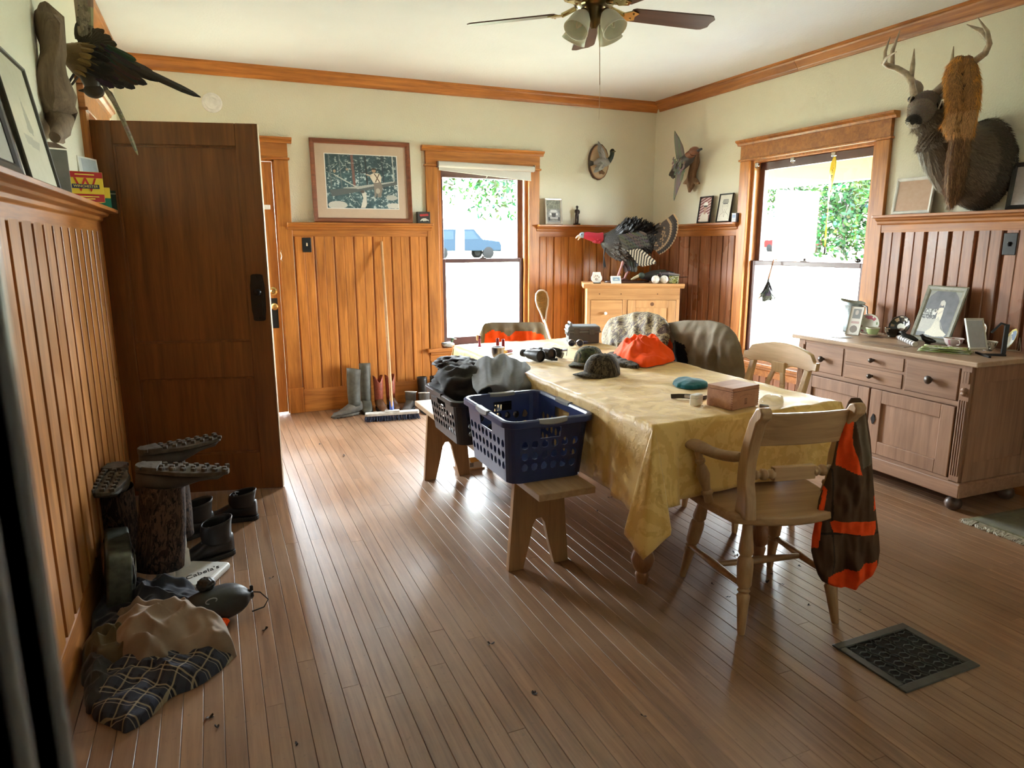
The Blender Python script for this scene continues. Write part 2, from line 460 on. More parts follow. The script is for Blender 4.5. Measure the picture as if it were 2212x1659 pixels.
RB, RT = 0.195, 1.465
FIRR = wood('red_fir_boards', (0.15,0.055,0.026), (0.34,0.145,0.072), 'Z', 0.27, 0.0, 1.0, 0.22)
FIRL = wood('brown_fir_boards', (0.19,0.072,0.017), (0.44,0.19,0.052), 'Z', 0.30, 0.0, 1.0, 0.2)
boards(wall_back, -3.455, -2.338, RB, RT, pb, FIR)
boards(wall_back, -1.263, -0.018, RB, RT, pb, FIR)
boards(wall_back, -2.338, -1.263, RB, 0.37, pb, FIR)
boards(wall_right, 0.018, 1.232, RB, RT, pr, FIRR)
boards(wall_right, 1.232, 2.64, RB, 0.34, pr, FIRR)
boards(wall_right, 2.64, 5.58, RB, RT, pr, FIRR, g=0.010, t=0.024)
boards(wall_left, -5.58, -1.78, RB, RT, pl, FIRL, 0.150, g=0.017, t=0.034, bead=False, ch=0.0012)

# ---- plate rail above the wainscot and baseboards
RAILP = [(0.0, 1.455), (0.024, 1.455), (0.026, 1.505), (0.034, 1.512), (0.036, 1.528), (0.052, 1.534), (0.056, 1.546), (0.085, 1.549), (0.085, 1.566), (0.0, 1.566)]
def rail(name, a, b, axis, wp, sgn, mat, prof=RAILP, ext=0.0):
    mb = MB(); q = [(wp+sgn*(d*(1+ext)), z) for d, z in prof]
    mb.prism(q, a, b, 'yz' if axis == 'x' else 'xz'); return struct(mb.build(name, mat, smooth=0, bevel=0.002, seg=1))
rail('trim_5', -3.50, -2.30, 'x', YB, -1, FIRX); rail('trim_6', -1.295, 0.0, 'x', YB, -1, FIRX)
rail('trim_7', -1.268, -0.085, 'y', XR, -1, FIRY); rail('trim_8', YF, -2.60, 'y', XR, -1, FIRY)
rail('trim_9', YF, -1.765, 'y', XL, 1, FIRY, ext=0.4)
BASEP = [(0.0, 0.0), (0.026, 0.0), (0.026, 0.165), (0.021, 0.178), (0.019, 0.197), (0.0, 0.197)]
rail('baseboard_back', -3.455, 0.0, 'x', YB, -1, FIRX, BASEP)
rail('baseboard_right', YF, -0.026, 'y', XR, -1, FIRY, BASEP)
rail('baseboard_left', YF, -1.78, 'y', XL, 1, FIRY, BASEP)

# ---- casings
def casing(parent, o0, o1, ztop, place, mat, matx, zbot=0.0, w=0.108, plinth=True, capd=0.062, bev=0.004):
    """flat casing with a head board and cap; local x along wall, y out into room = -y"""
    for s in (0, 1):
        x0 = o0-w if s == 0 else o1; m = MB().box(x0, x0+w, -0.028, 0, zbot, ztop)
        place(m.build('side_casing', mat, parent, smooth=0, bevel=bev))
        if plinth: place(MB().box(x0-0.004, x0+w+0.004, -0.034, 0, 0, 0.215).build('plinth_block', mat, parent, smooth=0, bevel=0.003))
    a, b = o0-w, o1+w
    place(MB().box(a-0.012, b+0.012, -0.040, 0, ztop, ztop+0.016).build('head_fillet', matx, parent, smooth=0, bevel=0.004))
    place(MB().box(a, b, -0.030, 0, ztop+0.016, ztop+0.125).build('head_board', matx, parent, smooth=0, bevel=0.002))
    cp = [(0, 0.125), (-0.034, 0.125), (-0.040, 0.140), (-0.056, 0.150), (-capd, 0.152), (-capd, 0.166), (0, 0.166)]
    place(MB().prism([(y, ztop+z) for y, z in cp], a-0.034, b+0.034, 'yz').build('head_cap', matx, parent, smooth=0))
def idp(o): return o
def rp(o): o.rotation_euler = (0, 0, -PI/2); return o     # local x -> -y ; so pass s = -y
def lp(o): o.rotation_euler = (0, 0, PI/2); o.location = (XL, 0, 0); return o   # local x -> +y
def fp(o): o.rotation_euler = (0, 0, PI); o.location = (0, YF, 0); return o     # local x -> -x

# ---- double-hung window
def window(name, o0, o1, z0, z1, place, mid, matc, matx):
    root = struct(bpy.data.objects.new(name, None)); COL.objects.link(root)
    casing(root, o0, o1, z1, place, matc, matx, zbot=z0-0.02, plinth=False)
    # stool and apron
    place(MB().box(o0-0.14, o1+0.14, -0.075, 0.02, z0-0.03, z0).build('stool', matx, root, smooth=0, bevel=0.006))
    ap = [(0, z0-0.03), (-0.040, z0-0.03), (-0.040, z0-0.055), (-0.026, z0-0.065), (-0.024, z0-0.115), (0, z0-0.115)]
    place(MB().prism(ap, o0-0.108, o1+0.108, 'yz').build('apron', matx, root, smooth=0))
    # jamb liners
    j = MB(); j.box(o0, o0+0.016, 0, 0.17, z0, z1); j.box(o1-0.016, o1, 0, 0.17, z0, z1); j.box(o0, o1, 0, 0.17, z1-0.016, z1); j.box(o0, o1, 0.0, 0.19, z0-0.02, z0+0.012)
    for s in (o0+0.016, o1-0.034):
        j.box(s, s+0.018, 0.004, 0.022, z0, z1)
    place(j.build('jamb', matc, root, smooth=0))
    a, b = o0+0.020, o1-0.020; st = 0.052
    def sash(nm, za, zb, y0, bot, top):
        m = MB(); y1 = y0+0.036; m.box(a, a+st, y0, y1, za, zb); m.box(b-st, b, y0, y1, za, zb); m.box(a+st, b-st, y0, y1, za, za+bot); m.box(a+st, b-st, y0, y1, zb-top, zb)
        s = place(m.build(nm, SASH, root, smooth=0, bevel=0.004))
        g = MB().box(a+st, b-st, y0+0.015, y0+0.019, za+bot, zb-top).build('pane', GLASS, s, smooth=0)
        return s
    sash('upper_sash', mid-0.018, z1-0.016, 0.072, 0.036, 0.062)
    sash('lower_sash', z0+0.012, mid+0.018, 0.030, 0.070, 0.036)
    lk = MB(); c = (a+b)/2; lk.box(c-0.03, c+0.03, 0.03, 0.06, mid+0.018, mid+0.026); lk.lathe([(0.012, 0), (0.012, 0.014), (0.006, 0.018)], 10, (c, 0.045, mid+0.026))
    place(lk.build('sash_lock', plain('dark_bronze', (0.05,0.04,0.035), 0.4, 0.8), root))
    return root
window_1 = window('window_1', W1[0], W1[1], W1[2], W1[3], idp, 1.245, FIR, FIRX)
window_2 = window('window_2', -W2[1], -W2[0], W2[2], W2[3], rp, 1.235, FIR, FIRY)
portal('portal_back', ((W1[0]+W1[1])/2, 0.14, (W1[2]+W1[3])/2), (-PI/2, 0, 0), W1[1]-W1[0], W1[3]-W1[2])
portal('portal_right', (0.14, (W2[0]+W2[1])/2, (W2[2]+W2[3])/2), (-PI/2, 0, -PI/2), W2[1]-W2[0], W2[3]-W2[2])

# ---- back door (half-glass, mostly behind the open door)
door_2 = struct(bpy.data.objects.new('door_2', None)); COL.objects.link(door_2)
casing(door_2, D2[0], D2[1], D2[3], idp, FIR, FIRX)
j = MB(); j.box(D2[0], D2[0]+0.014, 0, 0.16, 0, 2.045); j.box(D2[1]-0.014, D2[1], 0, 0.16, 0, 2.045); j.box(D2[0], D2[1], 0, 0.16, 2.031, 2.045)
j.build('jamb', FIR, door_2, smooth=0)
m = MB(); a, b = D2[0]+0.016, D2[1]-0.016; y0, y1 = 0.012, 0.056
m.box(a, a+0.12, y0, y1, 0.008, 2.028); m.box(b-0.12, b, y0, y1, 0.008, 2.028); m.box(a+0.12, b-0.12, y0, y1, 1.905, 2.028); m.box(a+0.12, b-0.12, y0, y1, 0.008, 0.25); m.box(a+0.12, b-0.12, y0, y1, 0.80, 0.98)
m.build('door_leaf', FIR, door_2, smooth=0, bevel=0.003)
MB().box(a+0.12, b-0.12, y0+0.014, y1-0.014, 0.25, 0.80).build('door_panel', FIR, door_2, smooth=0)
MB().box(a+0.12, b-0.12, y0+0.02, y0+0.024, 0.98, 1.905).build('pane', GLASS, door_2, smooth=0)
portal('portal_door', ((a+b)/2, 0.10, 1.44), (-PI/2, 0, 0), 0.60, 0.92)
BRASS = plain('brass', (0.75,0.52,0.20), 0.25, 1.0); BLACKM = plain('black_iron', (0.012,0.012,0.013), 0.4, 0.3, var=0.3)
R90 = rotm(PI/2)
k = MB(); k.lathe([(0.0, 0), (0.032, 0), (0.034, 0.006), (0.02, 0.010), (0.014, 0.02)], 18, (b-0.055, y0, 1.02), R90)
k.build('deadbolt', BRASS, door_2)
k = MB(); k.box(b-0.085, b-0.026, y0-0.006, y0, 0.72, 0.965); pl_ = k.build('lock_plate', BLACKM, door_2, smooth=0, bevel=0.004)
k = MB(); k.lathe([(0.0, 0.0), (0.012, 0.002), (0.012, 0.03), (0.027, 0.042), (0.028, 0.056), (0.018, 0.066), (0, 0.068)], 18, (b-0.055, y0-0.004, 0.90), R90)
k.build('door_knob', BRASS, door_2)
k = MB(); k.box(b-0.10, b-0.03, -0.012, y0, 1.665, 1.70); k.build('curtain_rod_bracket', plain('white_plastic', (0.8,0.8,0.78), 0.4), door_2, smooth=0, bevel=0.004)
k = MB(); k.tube([(D2[1]+0.012, -0.034, 1.345), (D2[1]+0.004, -0.05, 1.33), (D2[1]+0.012, -0.04, 1.30), (D2[1]+0.004, -0.05, 1.275), (D2[1]+0.014, -0.034, 1.262)], 0.0022, 6)
k.build('hook_latch', plain('steel', (0.6,0.58,0.55), 0.3, 1.0), door_2)

# ---- open two-panel door hinged in the left wall doorway
door_1 = struct(bpy.data.objects.new('door_1', None)); COL.objects.link(door_1)
casing(door_1, D1[0], D1[1], D1[3], lp, FIR, FIRY, bev=0.0)
j = MB(); j.box(XL-T, XL, D1[0], D1[0]+0.014, 0, 2.045); j.box(XL-T, XL, D1[1]-0.014, D1[1], 0, 2.045); j.box(XL-T, XL, D1[0], D1[1], 2.031, 2.045); j.build('jamb', FIR, door_1, smooth=0)
H = Vector((-4.606, -1.695, 0)); E = Vector((-3.806, -1.893, 0)); dw = (E-H).length; ang = math.atan2(E.y-H.y, E.x-H.x)
leaf = MB(); th = 0.040; z0, z1 = 0.005, 2.012; sw = 0.112
leaf.box(0, sw, 0, th, z0, z1); leaf.box(dw-sw, dw, 0, th, z0, z1)
leaf.box(sw, dw-sw, 0, th, z1-0.115, z1); leaf.box(sw, dw-sw, 0, th, 0.665, 0.865); leaf.box(sw, dw-sw, 0, th, z0, 0.225)
lf = leaf.build('door_leaf', DARKFIR, door_1, smooth=0, bevel=0.004, loc=H, rot=(0, 0, ang))
for za, zb in ((0.225, 0.665), (0.865, z1-0.115)):
    MB().box(sw, dw-sw, 0.012, th-0.012, za, zb).build('door_panel', DARKFIR, lf, smooth=0)
    q = MB()   # small moulding frame round the panel
    for (xa, xb, zc, zd) in ((sw, dw-sw, za, za+0.010), (sw, dw-sw, zb-0.010, zb), (sw, sw+0.010, za, zb), (dw-sw-0.010, dw-sw, za, zb)):
        q.box(xa, xb, 0.006, 0.013, zc, zd)
    q.build('panel_moulding', DARKFIR, lf, smooth=0)
ed = MB().box(dw, dw+0.003, 0.001, th-0.001, z0, z1).build('door_edge', wood('lit_door_edge', (0.38,0.27,0.18), (0.55,0.42,0.30), 'Z', 0.5), lf, smooth=0)  # free edge catches the window light, put into its pale colour
# ornate black escutcheon
zc = 1.105; pp = []
for a_ in range(36):
    t = 2*PI*a_/36; cx, cz = math.cos(t), math.sin(t)
    e = 0.16; pp.append((math.copysign(abs(cx)**0.35, cx)*0.036*(1+0.07*math.cos(6*t)), zc+math.copysign(abs(cz)**0.35, cz)*0.128))
es = MB(); es.M = Matrix.Translation((dw-0.056, 0, 0))
es.prism(pp, -0.006, 0, 'xz'); es.prism([((x)*0.78, zc+(z-zc)*0.90) for x, z in pp], -0.010, -0.006, 'xz'); es.prism([((x)*0.55, zc+(z-zc)*0.78) for x, z in pp], -0.013, -0.010, 'xz')
es.lathe([(0.02, 0), (0.018, 0.008), (0.010, 0.012), (0, 0.013)], 14, (0, -0.012, zc+0.03), R90)
es.lathe([(0.008, 0), (0.008, 0.006), (0, 0.007)], 10, (0, -0.012, zc-0.04), R90)
for dz in (-0.112, 0.112): es.lathe([(0.006, 0), (0.005, 0.003), (0, 0.004)], 8, (0, -0.010, zc+dz), R90)
es.build('escutcheon', BLACKM, lf, smooth=50)

# ---- cased opening at the photographer
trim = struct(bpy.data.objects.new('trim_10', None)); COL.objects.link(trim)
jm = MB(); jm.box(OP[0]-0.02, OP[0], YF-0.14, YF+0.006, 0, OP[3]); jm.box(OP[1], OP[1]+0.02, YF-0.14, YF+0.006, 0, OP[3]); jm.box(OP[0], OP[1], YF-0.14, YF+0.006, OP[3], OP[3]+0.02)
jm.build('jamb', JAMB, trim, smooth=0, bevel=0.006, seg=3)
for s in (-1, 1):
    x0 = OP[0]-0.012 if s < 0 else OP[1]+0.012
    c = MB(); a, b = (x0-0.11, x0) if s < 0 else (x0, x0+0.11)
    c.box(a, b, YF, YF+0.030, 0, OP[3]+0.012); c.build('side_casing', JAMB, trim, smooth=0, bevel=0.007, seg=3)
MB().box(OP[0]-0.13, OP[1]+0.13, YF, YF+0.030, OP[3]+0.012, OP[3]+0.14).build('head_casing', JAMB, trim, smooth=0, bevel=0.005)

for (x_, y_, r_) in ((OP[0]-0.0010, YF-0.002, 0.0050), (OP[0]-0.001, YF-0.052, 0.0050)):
    MB().lathe([(r_, 0.0), (r_, OP[3])], 20, (x_, y_, 0)).build('bead', plain('pale_streak_edge', (0.42,0.42,0.44), 0.25), trim, smooth=60)  # beads added for the highlight streaks, which are put into their pale colour
# ================================================================ furniture
def merge(o, d=0.0004):
    import bmesh
    bm = bmesh.new(); bm.from_mesh(o.data); bmesh.ops.remove_doubles(bm, verts=bm.verts, dist=d); bm.normal_update()
    bm.to_mesh(o.data); bm.free(); return o
PINE = wood('honey_pine', (0.30,0.165,0.075), (0.47,0.29,0.145), 'Z', 0.38, 0.0, 1.0, 0.1)
PINEX = wood('honey_pine_x', (0.30,0.165,0.075), (0.47,0.29,0.145), 'X', 0.36, 0.0, 1.0, 0.1)
PALE = wood('pale_pine', (0.46,0.29,0.14), (0.64,0.45,0.25), 'Z', 0.4, 0.0, 1.0, 0.1)
PALEX = wood('pale_pine_x', (0.46,0.29,0.14), (0.64,0.45,0.25), 'X', 0.4, 0.0, 1.0, 0.1)
OLDPINE = wood('old_brown_pine', (0.20,0.10,0.055), (0.36,0.20,0.12), 'Z', 0.5, 0.0, 0.9, 0.15, worn=0.1)
OLDPINEX = wood('old_brown_pine_x', (0.20,0.10,0.055), (0.36,0.20,0.12), 'X', 0.5, 0.0, 0.9, 0.15, worn=0.1)
TABLEW = wood('turned_table_wood', (0.20,0.085,0.035), (0.36,0.17,0.075), 'Z', 0.35, 0.0, 1.0, 0.1)
KNOBW = wood('dark_knob_wood', (0.035,0.022,0.015), (0.07,0.045,0.03), 'Z', 0.4)

# ---- dining table
TX0, TX1, TY0, TY1, TZ = -2.672, -1.765, -3.925, -1.715, 0.745
table = thing('dining_table', 'long wooden dining table with rope-twist turned legs under a gold cloth', 'table', ((TX0+TX1)/2, (TY0+TY1)/2, 0))
hx, hy = (TX1-TX0)/2, (TY1-TY0)/2
MB().box(-hx+0.008, hx-0.008, -hy+0.008, hy-0.008, 0.705, 0.735).build('tabletop', TABLEW, table, smooth=0, bevel=0.004)
a = MB(); lx, ly = 0.335, 0.885
a.box(-lx, lx, -ly-0.01, -ly+0.012, 0.615, 0.705); a.box(-lx, lx, ly-0.012, ly+0.01, 0.615, 0.705); a.box(-lx-0.01, -lx+0.012, -ly, ly, 0.615, 0.705); a.box(lx-0.012, lx+0.01, -ly, ly, 0.615, 0.705)
a.build('apron', TABLEW, table, smooth=0)
leg_mb = MB(); prof = [(0.012, 0.0), (0.024, 0.0), (0.027, 0.02), (0.030, 0.035), (0.024, 0.048), (0.034, 0.058), (0.046, 0.085), (0.050, 0.105), (0.044, 0.130), (0.030, 0.150), (0.034, 0.160), (0.034, 0.172)]
rings = []
def _ring(r, z, tw=0, n=20):
    return [Vector((r*(1+tw*math.cos(3*(2*PI*j/n)-z*70))*math.cos(2*PI*j/n), r*(1+tw*math.cos(3*(2*PI*j/n)-z*70))*math.sin(2*PI*j/n), z)) for j in range(n)]
for r, z in prof: rings.append(_ring(r, z))
for k in range(34):
    z = 0.178+k*0.0115; rings.append(_ring(0.039+0.006*math.sin(PI*k/33), z, 0.09))
for r, z in [(0.034, 0.575), (0.040, 0.585), (0.040, 0.60), (0.046, 0.605), (0.046, 0.705)]: rings.append(_ring(r, z))
leg_mb.loft(rings); l0 = leg_mb.build('leg', TABLEW, table, smooth=60)
for i, (sx, sy) in enumerate(((-1,-1),(1,-1),(-1,1),(1,1))):
    l = l0 if i == 0 else copy_part(l0); l.parent = table; l.location = (sx*(lx-0.02), sy*(ly-0.02), 0); l.rotation_euler = (0, 0, i*1.1)

# ---- tablecloth
def _brocade():
    t = NT('gold_brocade'); v = t.obj(); n = t.noise(v, 10.0, 3, 0.5, 1.8); f = t.noise(v, 34.0, 4, 0.6, 1.0); w = t.noise(v, 900, 1)
    mask = t.ramp(t.math('ADD', t.math('MULTIPLY', n, 0.7), t.math('MULTIPLY', f, 0.3)), [(0.47, (0,0,0)), (0.52, (1,1,1))])
    st = t.ramp(t.noise(v, 2.4, 5, 0.65), [(0.56, (0,0,0)), (0.70, (1,1,1))])
    c = t.mix(mask, (0.72,0.44,0.105), (0.82,0.545,0.17)); c = t.mix(t.math('MULTIPLY', st, 0.2), c, (0.50,0.28,0.08))
    t.P(Base_Color=c, Roughness=t.ramp(mask, [(0, (0.36,)*3), (1, (0.48,)*3)]), Sheen_Weight=0.3)
    t.b.inputs['Specular IOR Level'].default_value = 0.5
    t.bump(t.math('ADD', t.math('ADD', t.math('MULTIPLY', mask, 0.3), t.math('MULTIPLY', w, 0.25)), t.math('MULTIPLY', t.noise(v, 11.0, 4), 1.6)), 0.35, 0.006); return t.m
BROC = _brocade()
def make_cloth():
    mb = MB(); NX, NY = 40, 96
    def topz(x, y):
        w = 0.0035*fbm((x*5, y*5, 1.3)) + 0.003*fbm((x*16, y*7, 4))
        rid = max(0.0, 1-abs(fbm((x*2.1+3, y*2.1, 9))*6)); w += 0.004*rid
        return TZ+0.001+max(0.0, w+0.002)
    mb.grid(lambda u, v: (TX0+(TX1-TX0)*u, TY0+(TY1-TY0)*v, topz(TX0+(TX1-TX0)*u, TY0+(TY1-TY0)*v)), NX, NY)
    # skirt columns
    cols = []      # (edge point, outward dir, length, fold fn params)
    per = []
    drop = 0.335; DR = [0.292, 0.275, 0.275, 0.335]
    for k in range(NX+1): per.append(((TX0+(TX1-TX0)*k/NX, TY0), (0, -1)))
    sides = [[((TX0+(TX1-TX0)*k/NX, TY0), (0,-1)) for k in range(NX+1)],
             [((TX1, TY0+(TY1-TY0)*k/NY), (1,0)) for k in range(NY+1)],
             [((TX1-(TX1-TX0)*k/NX, TY1), (0,1)) for k in range(NX+1)],
             [((TX0, TY1-(TY1-TY0)*k/NY), (-1,0)) for k in range(NY+1)]]
    NF = 22
    for si, sd in enumerate(sides):
        n = len(sd)
        for k, (p, d) in enumerate(sd):
            cols.append(('s', p, d, si, k/(n-1), n))
        nd = sides[(si+1)%4][0][1]; p = sd[-1][0]
        for q in range(1, NF):
            cols.append(('c', p, (sd[-1][1], nd), si, q/NF, 0))
    rows = 16; rings = [[] for _ in range(rows+1)]
    for (kind, p, d, si, t, n) in cols:
        for r in range(rows+1):
            s = r/rows
            if kind == 's':
                L = DR[si]*(1+0.02*math.sin(t*9+si)) ; dd = L*s
                ds = t*(0.91 if si%2 == 0 else 2.21)
                amp = 0.016*math.sin(ds*19+si*2)+0.012*math.sin(ds*37+si)+0.010*fbm((ds*5, si, 2))
                edge = min(1.0, min(t, 1-t)*(6 if si%2==0 else 12))
                out = 0.006+0.022*s+amp*s*edge+ (1-edge)*0.035*s
                
                if si == 3 and -3.60 < p[1] < -2.30: out = min(out, 0.001+0.05*max(0.0, dd-0.13))
                if si == 0 and -2.58 < p[0] < -1.85: out = min(out, 0.002)
                rr = min(1.0, dd/0.02); out *= rr; z = topz(*p)-dd
                rings[r].append((p[0]+d[0]*out, p[1]+d[1]*out, z))
            else:
                a0 = math.atan2(d[0][1], d[0][0]); mid = a0+PI/4; ox, oy = math.cos(mid), math.sin(mid); lx_, ly_ = -oy, ox
                def pw_(xs): 
                    q = t*4; i = min(3, int(q)); return xs[i]+(xs[i+1]-xs[i])*(q-i)
                lat = pw_((0, -1, 0, 1, 0))*0.092*s**0.9; outw = pw_((0.03, 0.05, 0.105, 0.05, 0.03))*s**0.8+0.006; da, db = DR[si], DR[(si+1)%4]; dm = max(da, db); L = pw_((da, dm*1.20, dm*1.40, dm*1.12, db))
                if abs(t-0.5) < 0.13: outw += 0.012*s
                rings[r].append((p[0]+ox*outw+lx_*lat, p[1]+oy*outw+ly_*lat, topz(*p)-L*s*0.985))
    n = len(cols); vs = [q for r in rings for q in r]
    mb.add(vs, [(i*n+j, (i+1)*n+j, (i+1)*n+(j+1)%n, i*n+(j+1)%n) for i in range(rows) for j in range(n)])
    o = mb.build('tablecloth', BROC, smooth=180); merge(o, 0.003)
    m = o.modifiers.new('solid', 'SOLIDIFY'); m.thickness = 0.0016; m.offset = 1
    return tag(o, 'gold brocade tablecloth draped over the long dining table', 'tablecloth')
make_cloth()

# ---- bench
bench = thing('bench', 'long plain pine bench with cut-out plank ends beside the table', 'bench', (-2.868, -2.73, 0))
BENCHW = wood('bench_pine', (0.28,0.15,0.065), (0.45,0.26,0.115), 'Z', 0.45, 0.0, 0.9, 0.1)
BENCHY = wood('bench_pine_y', (0.34,0.21,0.11), (0.52,0.35,0.20), 'Y', 0.42, 0.0, 0.9, 0.1, worn=0.3)
MB().box(-0.118, 0.135, -0.90, 0.90, 0.402, 0.432).build('bench_seat', BENCHY, bench, smooth=0, bevel=0.004)
for s in (-1, 1):
    yy = s*0.64; prof = [(-0.115, 0.402), (-0.145, 0.0), (-0.075, 0.0), (-0.045, 0.12), (-0.028, 0.20), (-0.012, 0.225), (0.012, 0.225), (0.028, 0.20), (0.045, 0.12), (0.075, 0.0), (0.145, 0.0), (0.115, 0.402)]
    MB().prism(prof, yy-0.015, yy+0.015, 'xz').build('leg', BENCHW, bench, smooth=0, bevel=0.002)
st = MB(); st.prism([(-0.66, 0.402), (0.66, 0.402), (0.66, 0.33), (-0.66, 0.33)], -0.012, 0.012, 'yz'); st.build('stretcher', BENCHW, bench, smooth=0)

# ---- arm chair at the table end
def turned(mb, p0, p1, prof, n=12):
    p0 = Vector(p0); p1 = Vector(p1); d = p1-p0; R = d.to_track_quat('Z', 'Y').to_matrix(); L = d.length
    mb.lathe([(r, t*L) for t, r in prof], n, p0, R); return mb
LEGP = [(0, 0.012), (0.02, 0.014), (0.28, 0.021), (0.34, 0.024), (0.36, 0.017), (0.38, 0.024), (0.40, 0.018), (0.43, 0.026), (0.60, 0.029), (0.66, 0.027), (0.68, 0.020), (0.71, 0.027), (0.75, 0.026), (0.90, 0.019), (1.0, 0.017)]
chair = thing('armchair', 'honey pine kitchen armchair with scroll back at the table end, vest on its post', 'chair', (-2.195, -3.985, 0), math.radians(-12))
def seat_poly(fw, bw, d):
    pts = []
    for k in range(9): t = k/8; pts.append((fw*(1-2*t)*1.0, d/2*(1+0.08*math.sin(PI*t))))
    pts += [(-fw-0.005, d*0.30), (-fw+0.004, 0.0), (-bw-0.01, -d*0.30), (-bw, -d*0.40)]
    for k in range(1, 8): t = k/8; pts.append((-bw+2*bw*t, -d*0.42-0.055*math.sin(PI*t)))
    pts += [(bw, -d*0.40), (bw+0.01, -d*0.30), (fw-0.004, 0.0), (fw+0.005, d*0.30)]
    return pts
MB().prism(seat_poly(0.262, 0.222, 0.43), 0.405, 0.442, 'xy').build('seat', PINEX, chair, smooth=30, bevel=0.009, seg=3)
for sx in (-1, 1):
    for (tx, ty, bx, by) in ((0.165, 0.14, 0.205, 0.235), (0.150, -0.15, 0.192, -0.225)):
        turned(MB(), (sx*bx, by, 0), (sx*tx, ty, 0.41), LEGP).build('leg', PINE, chair, smooth=50)
    # flat scroll post
    c = [(-0.175, 0.43), (-0.178, 0.50), (-0.165, 0.56), (-0.168, 0.64), (-0.190, 0.72), (-0.215, 0.79), (-0.238, 0.825)]
    wd = [0.085, 0.066, 0.058, 0.055, 0.052, 0.048, 0.040]
    poly = [(y+w/2, z) for (y, z), w in zip(c, wd)]+[(-0.232, 0.845), (-0.255, 0.850), (-0.270, 0.835), (-0.266, 0.812)]+[(y-w/2, z) for (y, z), w in list(zip(c, wd))[::-1][1:]]
    x0 = 0.178*sx
    MB().prism(poly, x0-0.021, x0+0.021, 'yz').build('back_post', PINE, chair, smooth=40, bevel=0.006)
    # arm: shaped flat bar
    ap = [(0.185, -0.160, 0.650), (0.225, -0.10, 0.635), (0.272, -0.055, 0.645), (0.305, -0.02, 0.663), (0.318, 0.003, 0.664), (0.320, 0.018, 0.650)]
    A = MB(); rings = []
    for i, (x, y, z) in enumerate(ap):
        w = [0.020, 0.027, 0.032, 0.040, 0.043, 0.030][i]; h = [0.024, 0.021, 0.018, 0.019, 0.021, 0.015][i]
        rings.append([Vector((sx*x+w*math.cos(q), y, z+h*math.sin(q))) for q in [2*PI*k/12 for k in range(12)]])
    if sx < 0: rings = [r[::-1] for r in rings]
    A.loft(rings); A.build('arm', PINEX, chair, smooth=60, sub=1)
    turned(MB(), (sx*0.243, -0.030, 0.44), (sx*0.303, -0.030, 0.655), [(0, 0.017), (0.12, 0.017), (0.15, 0.022), (0.19, 0.022), (0.22, 0.015), (0.3, 0.017), (0.5, 0.025), (0.62, 0.020), (0.70, 0.013), (0.73, 0.019), (0.78, 0.019), (0.80, 0.013), (1, 0.015)]).build('arm_spindle', PINE, chair, smooth=50)
    turned(MB(), (sx*0.196, 0.205, 0.155), (sx*0.180, -0.198, 0.175), [(0, 0.010), (0.5, 0.016), (1, 0.010)]).build('stretcher', PINE, chair, smooth=50)
turned(MB(), (-0.188, -0.0, 0.165), (0.188, 0.0, 0.165), [(0, 0.010), (0.5, 0.016), (1, 0.010)]).build('stretcher', PINEX, chair, smooth=50)
# crest rail: bowed board
def bowed(mb, x0, x1, z0, z1, yc, bow, th, lean=0.0, n=12, topf=None):
    rings = []
    for k in range(n+1):
        t = k/n; x = x0+(x1-x0)*t; y = yc-bow*math.sin(PI*t)
        zt = topf(t) if topf else z1
        rings.append([Vector((x, y+th/2, z0)), Vector((x, y+th/2-lean, zt)), Vector((x, y-th/2-lean, zt)), Vector((x, y-th/2, z0))])
    mb.loft(rings); return mb
bowed(MB(), -0.190, 0.190, 0.700, 0.822, -0.192, 0.018, 0.020, 0.030).build('crest_rail', PINEX, chair, smooth=35, bevel=0.005)
mid = MB(); turned(mid, (-0.165, -0.172, 0.585), (-0.075, -0.176, 0.585), [(0, 0.012), (0.2, 0.019), (0.35, 0.012), (0.45, 0.021), (0.6, 0.021), (0.7, 0.013), (0.85, 0.020), (1, 0.016)])
turned(mid, (0.165, -0.172, 0.585), (0.075, -0.176, 0.585), [(0, 0.012), (0.2, 0.019), (0.35, 0.012), (0.45, 0.021), (0.6, 0.021), (0.7, 0.013), (0.85, 0.020), (1, 0.016)])
mid.cbox((0, -0.176, 0.585), (0.165, 0.026, 0.052)); mid.build('middle_rail', PINEX, chair, smooth=40, bevel=0.003)

